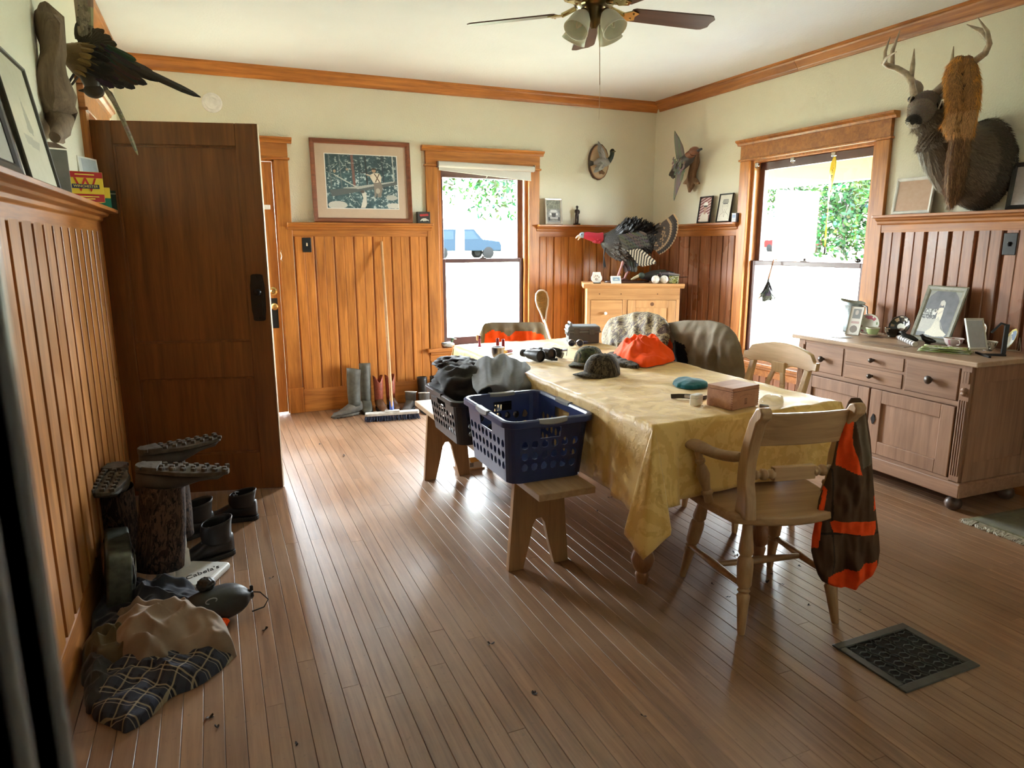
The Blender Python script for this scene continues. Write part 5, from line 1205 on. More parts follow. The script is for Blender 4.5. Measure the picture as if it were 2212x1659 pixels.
A[0:2] = 0.75; A[-2:] = 0.75; A[:, :2] = 0.75; A[:, -2:] = 0.75
frame('framed_print', 'large framed print of a hunter and dog in blue-green woods leaning on the ledge', 0.815, 0.655, 0.036, 0.028, REDWOOD, A, (-2.885, -0.052, 1.568), math.radians(-0.3), 0.06, mat_w=0.075, mat_col=(0.52,0.40,0.31))
# --- boxed model car
def car_art(w=60, h=50):
    A = canvas(w, h, (0.02,0.015,0.015)); A[:, :] += _fb(w, h, 8, 5)[:,:,None]*0.03; poly_(A, [(0.15, 0.22), (0.85, 0.15), (0.88, 0.35), (0.2, 0.40)], (0.35,0.03,0.03)); poly_(A, [(0.2, 0.75), (0.3, 0.62), (0.45, 0.56), (0.65, 0.56), (0.75, 0.65), (0.88, 0.70), (0.88, 0.80), (0.2, 0.82)], (0.55,0.52,0.48)); ell_(A, 0.34, 0.82, 0.06, 0.07, (0.01,0.01,0.01)); ell_(A, 0.76, 0.82, 0.06, 0.07, (0.01,0.01,0.01)); return A
bx = thing('toy_box', 'small black toy car box beside the hunter print', 'box', (-2.378, -0.045, 1.566)); MB().box(-0.056, 0.056, -0.02, 0.025, 0, 0.098).build('box', plain('black_card', (0.02,0.014,0.012), 0.4), bx, smooth=0, bevel=0.002); print_panel('print', car_art(), 0.108, 0.094, bx, (0, -0.0215, 0.002))
# --- light switches
IVORY = plain('ivory', (0.75,0.68,0.52), 0.4)
sw = thing('light_switch', 'black light switch plate with ivory toggle on the orange boards', 'switch', (-3.356, -0.0185, 1.388)); MB().box(-0.036, 0.036, -0.006, 0, -0.058, 0.058).build('plate', BLACKM, sw, smooth=0, bevel=0.003); MB().cbox((0, -0.010, 0.004), (0.010, 0.014, 0.024), rotm(0.4)).build('toggle', IVORY, sw, smooth=0, bevel=0.002)
sw = thing('light_switch', 'black light switch plate with dark toggle below the deer', 'switch', (-0.0245, -3.452, 1.382), -PI/2); MB().box(-0.036, 0.036, -0.006, 0, -0.060, 0.060).build('plate', BLACKM, sw, smooth=0, bevel=0.003); MB().cbox((0, -0.010, 0.0), (0.010, 0.014, 0.022), rotm(0.4)).build('toggle', BLACKM, sw, smooth=0, bevel=0.002)
# --- round white wall plate
c = py(458, 222, 0); tg = thing('detector_plate', 'round white smoke detector base high on the cream wall', 'smoke detector', (c[0], 0, c[2])); WHT = plain('white_plastic', (0.8,0.8,0.78), 0.4)
MB().lathe([(0, 0), (0.072, 0), (0.070, 0.008), (0.060, 0.012), (0.052, 0.010), (0.050, 0.014), (0, 0.014)], 36, (0,0,0), R90).build('plate', WHT, tg, smooth=35); MB().lathe([(0.036, 0.014), (0.037, 0.018), (0.031, 0.018), (0.030, 0.014)], 30, (0.004, 0, 0), R90, caps=False).build('ring', WHT, tg, smooth=35)
# --- vintage car photo
A = canvas(70, 92, (0.12,0.12,0.12)); f = _fb(70, 92, 10, 7); g = _fb(70, 92, 26, 8); A[:] = (0.04+0.5*(f*g))[:,:,None]*np.array((1,1,0.95)); A[:36] *= np.array((1.05,1.1,0.9)); poly_(A, [(0.12, 0.55), (0.3, 0.40), (0.72, 0.40), (0.9, 0.56), (0.9, 0.78), (0.12, 0.78)], (0.28,0.29,0.29)); poly_(A, [(0.3, 0.44), (0.7, 0.44), (0.76, 0.54), (0.25, 0.54)], (0.55,0.56,0.56)); poly_(A, [(0.34, 0.58), (0.66, 0.58), (0.62, 0.75), (0.38, 0.75)], (0.03,0.03,0.03)); ell_(A, 0.27, 0.62, 0.07, 0.055, (0.7,0.7,0.7)); ell_(A, 0.73, 0.62, 0.07, 0.055, (0.7,0.7,0.7)); line_(A, 0.12, 0.80, 0.9, 0.80, 0.03, (0.6,0.6,0.6)); ell_(A, 0.16, 0.84, 0.07, 0.10, (0.02,0.02,0.02)); ell_(A, 0.86, 0.84, 0.07, 0.10, (0.02,0.02,0.02)); A[84:] = (0.22,0.22,0.21)
SILV = plain('silver_frame', (0.62,0.60,0.55), 0.3, 0.6)
c = py(1196, 487, -0.055); frame('framed_photo', 'silver framed black-and-white photo of a vintage car on the ledge', 0.182, 0.238, 0.020, 0.014, SILV, A, (c[0], -0.062, 1.567), 0.05, 0.12)
# --- bronze soldier figurine
c = py(1246, 485, -0.045); fg = thing('figurine', 'small dark bronze standing soldier figurine on the ledge beside the car photo', 'figurine', (c[0], -0.045, 1.566), 0.2); BRZ = plain('dark_bronze_cast', (0.035,0.022,0.018), 0.4, 0.5)
MB().box(-0.026, 0.026, -0.022, 0.022, 0, 0.012).build('base', BRZ, fg, smooth=0, bevel=0.003)
m = MB(); m.tube([(-0.011, 0, 0.012), (-0.012, 0, 0.05), (-0.009, 0, 0.092)], [0.007, 0.008, 0.011], 8); m.tube([(0.012, 0.004, 0.012), (0.012, 0, 0.05), (0.009, 0, 0.092)], [0.007, 0.008, 0.011], 8); m.tube([(0, 0, 0.085), (0, 0, 0.115), (0, 0, 0.135), (0, 0, 0.146)], [0.017, 0.016, 0.019, 0.008], 10)
for s in (-1, 1): m.tube([(s*0.018, 0, 0.138), (s*0.026, -0.004, 0.118), (s*0.014, -0.014, 0.105)], [0.007, 0.006, 0.005], 7)
m.sph((0, -0.001, 0.158), (0.0095, 0.0105, 0.0125), 10, 8); m.lathe([(0.018, 0.164), (0.018, 0.166), (0.011, 0.167), (0.008, 0.176), (0, 0.177)], 12); m.cbox((-0.006, 0, 0.006+0.01), (0.016, 0.024, 0.010)); m.build('body', BRZ, fg, smooth=60)
# --- portraits on the right-hand ledge
BLK = plain('black_frame', (0.018,0.016,0.015), 0.35)
A = canvas(64, 92, (0.20,0.05,0.05)); 
for k in range(9): poly_(A, [(-0.2, 0.02+k*0.12), (1.2, -0.38+k*0.12), (1.2, -0.33+k*0.12), (-0.2, 0.07+k*0.12)], (0.52,0.42,0.38))
poly_(A, [(0.12, 1.0), (0.15, 0.72), (0.35, 0.62), (0.65, 0.62), (0.85, 0.72), (0.90, 1.0)], (0.60,0.55,0.46)); ell_(A, 0.5, 0.44, 0.13, 0.13, (0.40,0.24,0.17)); poly_(A, [(0.28, 0.33), (0.36, 0.20), (0.64, 0.20), (0.72, 0.33)], (0.75,0.74,0.70)); poly_(A, [(0.33, 0.33), (0.67, 0.33), (0.64, 0.39), (0.36, 0.39)], (0.02,0.02,0.02)); poly_(A, [(0.44, 0.56), (0.56, 0.56), (0.58, 0.68), (0.42, 0.68)], (0.36,0.21,0.15))
def rl(u, v, x=-0.05): return px_(u, v, x)
c = rl(1521, 484); frame('portrait_photo', 'black framed colour portrait of a person in a white cap before red stripes', 0.170, 0.232, 0.012, 0.014, BLK, A, (-0.058, c[1], 1.567), -PI/2, 0.13)
A = canvas(64, 92, (0.55,0.53,0.44)); A += (_fb(64, 92, 20, 3)[:,:,None]-0.5)*0.1
K = (0.10,0.10,0.09)
for (a, b, cc, d) in ((0.3, 0.32, 0.28, 0.52), (0.7, 0.32, 0.72, 0.52), (0.28, 0.52, 0.42, 0.66), (0.72, 0.52, 0.58, 0.66), (0.42, 0.66, 0.58, 0.66), (0.25, 0.30, 0.75, 0.30), (0.25, 0.30, 0.3, 0.18), (0.75, 0.30, 0.7, 0.18), (0.3, 0.18, 0.7, 0.18), (0.15, 0.78, 0.40, 0.66), (0.85, 0.78, 0.60, 0.66), (0.15, 0.78, 0.12, 1.0), (0.85, 0.78, 0.88, 1.0), (0.42, 0.68, 0.5, 0.85), (0.58, 0.68, 0.5, 0.85), (0.38, 0.43, 0.46, 0.43), (0.54, 0.43, 0.62, 0.43), (0.45, 0.58, 0.55, 0.58)): line_(A, a, b, cc, d, 0.012, K)
poly_(A, [(0.27, 0.31), (0.73, 0.31), (0.66, 0.36), (0.34, 0.36)], (0.08,0.08,0.08)); poly_(A, [(0.30, 0.19), (0.70, 0.19), (0.73, 0.29), (0.27, 0.29)], (0.26,0.26,0.22))
c = rl(1563, 483); frame('portrait_sketch', 'black framed pencil sketch of a person in a peaked cap', 0.172, 0.240, 0.011, 0.014, BLK, A, (-0.058, c[1], 1.567), -PI/2, 0.14)
A = canvas(20, 26, (0.50,0.52,0.55)); poly_(A, [(0.15, 0.15), (0.85, 0.15), (0.85, 0.55), (0.15, 0.55)], (0.20,0.26,0.40)); poly_(A, [(0.2, 0.65), (0.8, 0.65), (0.8, 0.75), (0.2, 0.75)], (0.30,0.30,0.32))
c = rl(1583, 482); t = thing('small_box', 'tiny blue and white box beside the pencil sketch', 'box', (-0.06, c[1]-0.02, 1.566), -PI/2); MB().box(-0.026, 0.026, 0, 0.03, 0, 0.072).build('box', plain('dark_blue_card', (0.03,0.03,0.05), 0.5), t, smooth=0, bevel=0.001); print_panel('print', A, 0.050, 0.070, t, (0, -0.001, 0.001))
# --- frames on the near right ledge
WFR = plain('white_frame_paint', (0.62,0.62,0.58), 0.5)
A = canvas(40, 40, (0.42,0.27,0.18)); A += (_fb(40, 40, 12, 6)[:,:,None]-0.5)*0.06
c = rl(1968, 464, -0.05); frame('framed_photo', 'white framed square of tan paper on the ledge under the deer', 0.262, 0.222, 0.020, 0.012, WFR, A, (-0.055, c[1], 1.567), -PI/2, 0.12)
A = canvas(60, 60, (0.42,0.40,0.42)); A += (_fb(60, 60, 24, 9)[:,:,None]-0.5)*0.12; poly_(A, [(0.25, 0.25), (0.75, 0.25), (0.75, 0.7), (0.25, 0.7)], (0.05,0.05,0.055)); ell_(A, 0.45, 0.45, 0.1, 0.12, (0.4,0.4,0.4))
frame('framed_photo', 'black framed picture on the ledge past the deer mount', 0.27, 0.245, 0.022, 0.018, BLK, A, (-0.05, -3.555, 1.567), -PI/2, 0.10)

# --- left ledge: frames and boxes
def ll(u, v, x=XL+0.06): return px_(u, v, x)
A = canvas(60, 80, (0.60,0.58,0.44)); g = _fb(60, 80, 12, 12); A += (g[:,:,None]-0.5)*0.08; poly_(A, [(0.55, 0.30), (0.70, 0.55), (0.66, 0.60), (0.50, 0.58)], (0.34,0.34,0.26)); poly_(A, [(0.3, 0.62), (0.8, 0.64), (0.7, 0.72), (0.35, 0.70)], (0.42,0.41,0.32))
c = ll(100, 382); frame('framed_drawing', 'thin dark framed pale pencil drawing leaning on the ledge below the pheasant', 0.42, 0.38, 0.010, 0.014, plain('thin_dark_frame', (0.05,0.045,0.03), 0.4), A, (XL+0.085, c[1]-0.20, 1.567), PI/2, 0.16)
frame('framed_photo', 'black framed picture beside the pale drawing on the ledge', 0.30, 0.30, 0.035, 0.016, BLK, canvas(8, 8, (0.35,0.34,0.28)), (XL+0.075, c[1]-0.60, 1.567), PI/2, 0.16)
def carton(name, label, u, v, w, d, h, mats, rz, x=XL+0.065, art=None, group=None):
    c = ll(u, v, x); t = thing(name, label, 'box', (x, c[1], 1.566), rz, group); MB().box(-w/2, w/2, 0, d, 0, h).build('carton', mats, t, smooth=0, bevel=0.0015)
    if art is not None: print_panel('print', art, w*0.985, h*0.98, t, (0, -0.0008, h*0.01))
    return t
GREYC = plain('grey_card', (0.20,0.20,0.17), 0.6); 
t = carton('grey_carton', 'grey open carton with silver side on the ledge', 128, 400, 0.075, 0.10, 0.150, GREYC, math.radians(25), XL+0.070)
m = MB(); m.add([(-0.0375, 0, 0.155), (0.0375, 0, 0.155), (0.02, 0.05, 0.178), (-0.02, 0.05, 0.178)], [(0,1,2,3)]); m.build('flap', plain('brown_card', (0.14,0.09,0.06), 0.7), t, smooth=0, solid=0.0015)
MB().box(0.0378, 0.0386, 0.004, 0.096, 0.004, 0.145).build('side_print', plain('silver_card', (0.42,0.41,0.36), 0.35, 0.3, var=0.3, sc=60), t, smooth=0)
A = canvas(90, 96, (0.75,0.55,0.04)); poly_(A, [(0, 0), (1, 0), (1, 0.20), (0, 0.20)], (0.42,0.02,0.02)); poly_(A, [(0, 0.74), (1, 0.74), (1, 1), (0, 1)], (0.42,0.02,0.02))
c = ll(181, 418, XL+0.075); wb = thing('shell_box', 'yellow and red shell box with a big red W on the ledge', 'box', (XL+0.085, c[1], 1.566), math.radians(20)); MB().box(-0.066, 0.066, 0, 0.062, 0, 0.122).build('carton', plain('yellow_card', (0.70,0.52,0.04), 0.45), wb, smooth=0, bevel=0.001); print_panel('print', A, 0.130, 0.120, wb, (0, -0.0008, 0.001)); print_panel('side_print', A, 0.060, 0.120, wb, (0.0668, 0.031, 0.001), (0, 0, PI/2))
RD = plain('red_ink', (0.45,0.02,0.015), 0.5); YL = plain('yellow_ink', (0.85,0.7,0.1), 0.5); BLU = plain('navy_ink', (0.02,0.03,0.10), 0.5)
text('letter', 'W', 0.080, RD, wb, (0, -0.0014, 0.066), (PI/2, 0, 0)); MB().box(-0.050, 0.050, -0.0030, -0.0022, 0.054, 0.071).build('name_band', BLU, wb, smooth=0); text('band_text', 'WINCHESTER', 0.0145, YL, wb, (0, -0.0034, 0.0625), (PI/2, 0, 0), ext=0.0003)
for z_, w_ in ((0.108, 0.07), (0.020, 0.09), (0.011, 0.06)): MB().box(-w_/2, w_/2, -0.0014, -0.0009, z_, z_+0.004).build('small_print', YL, wb, smooth=0)
A = canvas(30, 50, (0.36,0.40,0.42)); A[:, :4] = (0.55,0.58,0.56); A += (_fb(30, 50, 6, 3)[:,:,None]-0.5)*0.1
c = ll(212, 440, XL+0.05); frame('photo_card', 'grey photo card in a white border standing behind the shell boxes', 0.17, 0.235, 0.010, 0.006, plain('white_card', (0.62,0.62,0.56), 0.5), A, (XL+0.045, c[1]-0.055, 1.567), PI/2-0.35, 0.08)
A = canvas(40, 60, (0.75,0.52,0.04)); poly_(A, [(0, 0.52), (1, 0.52), (1, 1), (0, 1)], (0.01,0.16,0.10)); poly_(A, [(0, 0.10), (0.5, 0.10), (0.5, 0.16), (0, 0.16)], (0.03,0.03,0.03))
c = ll(226, 441, XL+0.085); t = thing('shell_box', 'yellow over green shell box on the ledge beside the open door', 'box', (XL+0.085, c[1], 1.566), math.radians(10)); MB().box(-0.030, 0.030, 0, 0.062, 0, 0.098).build('carton', plain('green_card', (0.01,0.12,0.07), 0.45), t, smooth=0, bevel=0.001); print_panel('print', A, 0.058, 0.096, t, (0, -0.0008, 0.001))
A = canvas(40, 60, (0.012,0.035,0.022)); poly_(A, [(0.05, 0.14), (0.95, 0.14), (0.95, 0.19), (0.05, 0.19)], (0.35,0.36,0.30))
c = ll(246, 446, XL+0.10); t = thing('shell_box', 'dark green shell box at the end of the ledge', 'box', (XL+0.10, c[1]+0.02, 1.566), math.radians(5)); MB().box(-0.023, 0.023, 0, 0.055, 0, 0.100).build('carton', plain('dark_green_card', (0.012,0.035,0.022), 0.4), t, smooth=0, bevel=0.001); print_panel('print', A, 0.044, 0.098, t, (0, -0.0008, 0.001))

# ---------------------------------------------------------------- on the buffet (top at z = BZ)
BZ = BH+0.026
def bt(u, v, xm=-0.13):
    p = pz(u, v, BZ)
    if p[0] > xm: p = px_(u, v, xm)
    return (p[0], p[1], BZ)
BRZT = -PI/2
WPAP = plain('white_paper', (0.72,0.73,0.70), 0.7, var=0.04)
for k, (u, v, a, w, h, lab) in enumerate(((1776, 724, -1.45, 0.20, 0.11, 'white envelope lying at the window end of the buffet'), (1800, 726, -1.62, 0.21, 0.10, 'white folded letter lying on top of the envelope on the buffet'))):
    c = bt(u, v); o = MB().box(-w/2, w/2, -h/2, h/2, 0.0005+0.002*k, 0.002+0.002*k).build(['envelope', 'letter'][k], WPAP, smooth=0, loc=c, rot=(0, 0, a)); tag(o, lab, 'paper')
GALV = plain('galvanized_tin', (0.34,0.42,0.47), 0.38, 0.75, var=0.3, sc=35)
c = bt(1840, 717, -0.15); pt = thing('pitcher', 'galvanized tin pitcher on the buffet in front of the window', 'pitcher', (c[0]+0.03, c[1]+0.03, BZ), BRZT)
m = MB(); prof = [(0.050, 0), (0.054, 0.006), (0.055, 0.06), (0.053, 0.11), (0.050, 0.14), (0.058, 0.17), (0.070, 0.20)]
rings = []
for r, z in prof:
    ring = []
    for j in range(24):
        a = 2*PI*j/24; sp = max(0.0, math.cos(a-PI))**6; k = max(0.0, (z-0.13)/0.07); ring.append(Vector(((r+0.038*sp*k)*math.cos(a), r*math.sin(a), z+0.014*sp*k-0.012*k*(1-sp)*max(0, math.cos(a)))))
    rings.append(ring)
m.loft(rings, True, False); m.add(rings[0], [tuple(range(23, -1, -1))]); m.build('jug', GALV, pt, smooth=60, solid=0.0015); MB().tube([(0.062, 0, 0.185), (0.105, 0, 0.17), (0.11, 0, 0.12), (0.085, 0, 0.07), (0.055, 0, 0.05)], 0.006, 8).build('handle', GALV, pt, smooth=60)
A = canvas(24, 60, (0.66,0.64,0.60)); poly_(A, [(0.2, 0.06), (0.85, 0.06), (0.85, 0.42), (0.2, 0.42)], (0.24,0.25,0.25)); ell_(A, 0.5, 0.2, 0.12, 0.09, (0.5,0.45,0.42)); poly_(A, [(0.2, 0.52), (0.85, 0.52), (0.85, 0.60), (0.2, 0.60)], (0.5,0.35,0.34)); ell_(A, 0.5, 0.80, 0.3, 0.13, (0.25,0.22,0.20))
c = bt(1845, 722); frame('framed_photo', 'narrow white double photo frame leaning back on the buffet beside the rose saucer', 0.085, 0.185, 0.004, 0.010, plain('white_card', (0.62,0.62,0.56), 0.5), A, (c[0]-0.04, c[1]-0.02, BZ), BRZT+0.25, 0.28)
def china(name): return painted(name, 0.12, 0.5, 0.5, 200, 0.02)
CHINA = china('china_glaze')
def saucer_mesh(mb, R, colfn, n=36, lift=0.018):
    prof = [(0.0, 0.003), (R*0.3, 0.003), (R*0.42, 0.004), (R*0.55, 0.007), (R*0.7, 0.011), (R*0.85, 0.015), (R*0.95, lift), (R, lift+0.002)]
    for i in range(len(prof)-1):
        for j in range(n):
            a0, a1 = 2*PI*j/n, 2*PI*(j+1)/n; r0, z0 = prof[i]; r1, z1 = prof[i+1]
            sc = (1+0.015*math.cos(8*a0)) if i == len(prof)-2 else 1; sc2 = (1+0.015*math.cos(8*a1)) if i == len(prof)-2 else 1
            mb.col = colfn((i+0.5)/(len(prof)-1), (a0+a1)/2); vs = [(r0*math.cos(a0), r0*math.sin(a0), z0), (r1*sc*math.cos(a0), r1*sc*math.sin(a0), z1), (r1*sc2*math.cos(a1), r1*sc2*math.sin(a1), z1), (r0*math.cos(a1), r0*math.sin(a1), z0)]
            mb.add(vs, [(0,1,2,3)] if r0 > 0 else [(1,2,3)])
def cup(name, label, loc, rz, R, H, cfn, group=None, flare=1.35):
    t = thing(name, label, 'cup', loc, rz, group); m = MB(); prof = [(R*0.52, 0), (R*0.55, 0.004), (R*0.50, 0.007), (R*0.70, H*0.25), (R*0.86, H*0.55), (R*0.97, H*0.9), (R*1.03, H)]; n = 24
    for i in range(len(prof)-1):
        for j in range(n):
            a0, a1 = 2*PI*j/n, 2*PI*(j+1)/n; r0, z0 = prof[i]; r1, z1 = prof[i+1]; m.col = cfn((i+0.5)/6, (a0+a1)/2); m.add([(r0*math.cos(a0), r0*math.sin(a0), z0), (r0*math.cos(a1), r0*math.sin(a1), z0), (r1*math.cos(a1), r1*math.sin(a1), z1), (r1*math.cos(a0), r1*math.sin(a0), z1)], [(0,1,2,3)])
    m.col = cfn(0.05, 0); m.lathe([(0.0, 0.007), (R*0.55, 0.0072)], 24, caps=False)
    merge(m.build('bowl', CHINA, t, smooth=60, solid=0.0022))
    h = MB(); h.col = cfn(0.99, 0); h.tube([(-R*0.9, 0, H*0.82), (-R*1.25, 0, H*0.92), (-R*1.5, 0, H*0.70), (-R*1.35, 0, H*0.40), (-R*0.78, 0, H*0.30)], 0.0028, 8); h.build('handle', CHINA, t, smooth=60); return t
def stand_saucer(name, label, u, v, R, colfn, dx=0.0, tilt=1.25, yaw=0.0, group=None):
    c = bt(u, v); t = thing(name, label, 'saucer', (c[0], c[1], BZ+0.002), rot=(0, 0, BRZT+yaw)); m = MB(); saucer_mesh(m, R, colfn)
    o = merge(m.build('dish', CHINA, t, smooth=60, solid=0.0025)); o.rotation_euler = (tilt, 0, 0); o.location = (0, 0.02, R*math.sin(tilt))
    w = MB(); w.tube([(-0.02, 0.05, 0.004), (-0.02, -0.01, 0.004), (-0.02, -0.014, 0.02)], 0.0016, 6); w.tube([(0.02, 0.05, 0.004), (0.02, -0.01, 0.004), (0.02, -0.014, 0.02)], 0.0016, 6); w.tube([(-0.02, 0.05, 0.004), (0, 0.045, 0.075), (0.02, 0.05, 0.004)], 0.0016, 6); w.build('wire_stand', plain('clear_stand', (0.5,0.48,0.42), 0.2), t); return t
def blot(c, spots, base):
    def f(t, a):
        x, y = t*math.cos(a), t*math.sin(a)
        for (sx, sy, r, col) in spots:
            if (x-sx)**2+(y-sy)**2 < r*r: return col
        return base(t, a) if callable(base) else base
    return f
CW = (0.74,0.73,0.66)
rose = blot(0, [(0.1, 0.55, 0.16, (0.50,0.12,0.18)), (-0.15, 0.62, 0.14, (0.45,0.16,0.22)), (0.38, 0.42, 0.12, (0.52,0.14,0.18)), (-0.55, -0.2, 0.13, (0.40,0.20,0.22)), (-0.6, 0.35, 0.12, (0.25,0.30,0.18)), (0.6, 0.1, 0.1, (0.25,0.32,0.18)), (-0.35, -0.55, 0.12, (0.45,0.15,0.2))], CW)
stand_saucer('saucer', 'white saucer with pink roses standing upright behind the green cup', 1872, 724, 0.068, rose, 0.03, 1.2, 0.35)
green = lambda t, a: (0.62,0.62,0.50) if t > 0.9 else (0.36,0.45,0.22)
c = bt(1884, 727); m = MB(); saucer_mesh(m, 0.070, lambda t, a: (0.62,0.58,0.50) if t < 0.85 else (0.55,0.45,0.34)); o = merge(m.build('saucer', CHINA, smooth=60, solid=0.0025, loc=c)); tag(o, 'flat cream saucer under the pale green cup', 'saucer')
cup('teacup', 'pale green teacup on a cream saucer', (c[0], c[1], BZ+0.006), BRZT-0.1, 0.040, 0.052, green)
blk = blot(0, [(0.15, -0.1, 0.26, CW), (-0.35, 0.45, 0.16, (0.42,0.30,0.20)), (-0.6, 0.0, 0.14, (0.40,0.28,0.2)), (0.4, 0.55, 0.15, CW), (0.0, 0.75, 0.12, (0.5,0.4,0.3)), (-0.4, -0.5, 0.15, (0.5,0.45,0.4)), (0.65, 0.2, 0.12, (0.45,0.35,0.25))], (0.012,0.012,0.014))
stand_saucer('saucer', 'black saucer with white flower standing upright behind the black cup', 1940, 722, 0.066, blk, 0.04, 1.2, 0.15)
bc = lambda t, a: (0.50,0.42,0.28) if t > 0.93 else ((0.35,0.28,0.20) if (math.sin(3*a)+math.sin(t*9)) > 1.2 else (0.012,0.012,0.014))
c = bt(1927, 727); cup('teacup', 'black teacup with gold rim and painted flowers', (c[0], c[1], BZ), BRZT-0.2, 0.044, 0.056, bc)
# bride portrait
A = canvas(110, 150, (0.06,0.065,0.07)); f = _fb(110, 150, 8, 21); g = _fb(110, 150, 30, 22); A[:] = (0.035+0.07*f)[:,:,None]*np.array((1,1.05,1.15))
A[90:135, :55] = (0.30+0.12*g[90:135, :55])[:,:,None]*np.array((1,0.97,0.85)); A[60:92, :45] = (0.05+0.35*(g[60:92, :45] > 0.55))[:,:,None]*np.array((1,1,0.92)); A[135:] = (0.10,0.105,0.11)
CR = (0.62,0.58,0.46); poly_(A, [(0.46, 0.36), (0.60, 0.35), (0.63, 0.50), (0.62, 0.66), (0.72, 0.80), (0.95, 0.90), (0.90, 0.95), (0.60, 0.975), (0.30, 0.95), (0.28, 0.90), (0.42, 0.80), (0.47, 0.62), (0.45, 0.48)], CR)
for k in range(14): line_(A, 0.53, 0.55, 0.28+0.05*k, 0.95, 0.006, (0.42,0.40,0.33))
ell_(A, 0.52, 0.27, 0.05, 0.05, (0.50,0.42,0.34)); poly_(A, [(0.44, 0.36), (0.45, 0.22), (0.52, 0.19), (0.60, 0.24), (0.62, 0.36), (0.57, 0.30), (0.47, 0.28)], (0.45,0.43,0.38)); line_(A, 0.45, 0.42, 0.38, 0.50, 0.04, (0.50,0.44,0.36)); line_(A, 0.60, 0.42, 0.48, 0.50, 0.04, (0.50,0.44,0.36)); ell_(A, 0.36, 0.49, 0.06, 0.03, (0.55,0.53,0.48))
for (x, s) in ((0.0, 1), (1.0, -1)): poly_(A, [(x, 0.0), (x+s*0.22, 0.0), (x+s*0.06, 0.12), (x, 0.22)], (0.20,0.20,0.17))
c = bt(2006, 735, -0.185); frame('bride_portrait', 'large grey framed old photo of a bride in a long white gown on the buffet', 0.275, 0.345, 0.032, 0.012, plain('grey_green_frame', (0.16,0.15,0.10), 0.5, var=0.3, sc=40), A, (c[0], c[1], BZ), BRZT-0.12, 0.32)
# black bird figurines
for k, (u, v, a, s, lab) in enumerate(((1963, 740, -1.2, 1.15, 'larger glossy black bird figurine in front of the bride portrait'), (2004, 743, -0.9, 0.95, 'smaller glossy black bird figurine in front of the bride portrait'))):
    c = bt(u, v); m = MB(); rr = body_loft([((-0.042*s, 0, 0.016*s), 0.005*s, 0.005*s), ((-0.02*s, 0, 0.020*s), 0.017*s, 0.016*s), ((0.005*s, 0, 0.024*s), 0.022*s, 0.021*s), ((0.022*s, 0, 0.034*s), 0.015*s, 0.015*s), ((0.030*s, 0, 0.044*s), 0.012*s, 0.012*s), ((0.036*s, 0, 0.052*s), 0.011*s, 0.010*s), ((0.050*s, 0, 0.050*s), 0.003*s, 0.002*s)], 12); m.loft(rr); m.lathe([(0.016*s, 0), (0.015*s, 0.008*s)], 10); o = m.build('bird_figurine', plain('black_glaze', (0.010,0.012,0.014), 0.12), smooth=180, loc=c, rot=(0, 0, a+PI)); tag(o, lab, 'figurine')
# striped quill bundle, envelope, green napkin
c0, c1 = Vector(bt(1942, 734)), Vector(bt(1976, 750)); m = MB(); n = 14
for k in range(n):
    p, q = c0.lerp(c1, k/n), c0.lerp(c1, (k+1)/n); m.col = (0.62,0.60,0.56) if k % 2 else (0.07,0.06,0.06); m.tube([p+Vector((0,0,0.016)), q+Vector((0,0,0.016))], [0.015, 0.015], 10)
o = m.build('striped_feather_roll', SKINP, smooth=60); tag(o, 'black and white banded roll lying on the brown folder', 'ornament')
c = bt(1915, 744); o = MB().box(-0.13, 0.13, -0.045, 0.045, 0.0005, 0.003).build('folder', plain('brown_paper', (0.26,0.19,0.14), 0.6), smooth=0, loc=c, rot=(0, 0, -PI/2+0.12)); tag(o, 'thin brown card folder lying on the buffet', 'folder')
def _nap():
    t = NT('green_white_linen'); w = t.noise(t.mapped(t.obj(), (6, 22, 6)), 2.2, 3, 0.5, 0.8); c = t.ramp(w, [(0.42, (0.68,0.70,0.60)), (0.50, (0.30,0.36,0.12))]); t.P(Base_Color=c, Roughness=0.85); t.bump(w, 0.3, 0.004); return t.m
a_, b_ = Vector(bt(1985, 755)), Vector(bt(2100, 764)); mid = (a_+b_)/2; L = (b_-a_).length
m = MB()
for lay in range(3):
    m.grid(lambda u, v, lay=lay: ((u-0.5)*L*(1-0.08*lay)+0.01*fbm((u*3, v*3, lay)), (v-0.5)*0.14*(1-0.1*lay)+0.012*fbm((u*4, lay, v)), 0.003+lay*0.009+max(0, 0.012*fbm((u*5+lay, v*4, 2)))*(1-abs(2*v-1)**4)), 18, 8)
o = m.build('napkin', _nap(), smooth=180, solid=0.002, loc=mid, rot=(0, 0, math.atan2(b_.y-a_.y, b_.x-a_.x))); tag(o, 'folded green and white napkin lying on the buffet edge', 'napkin')
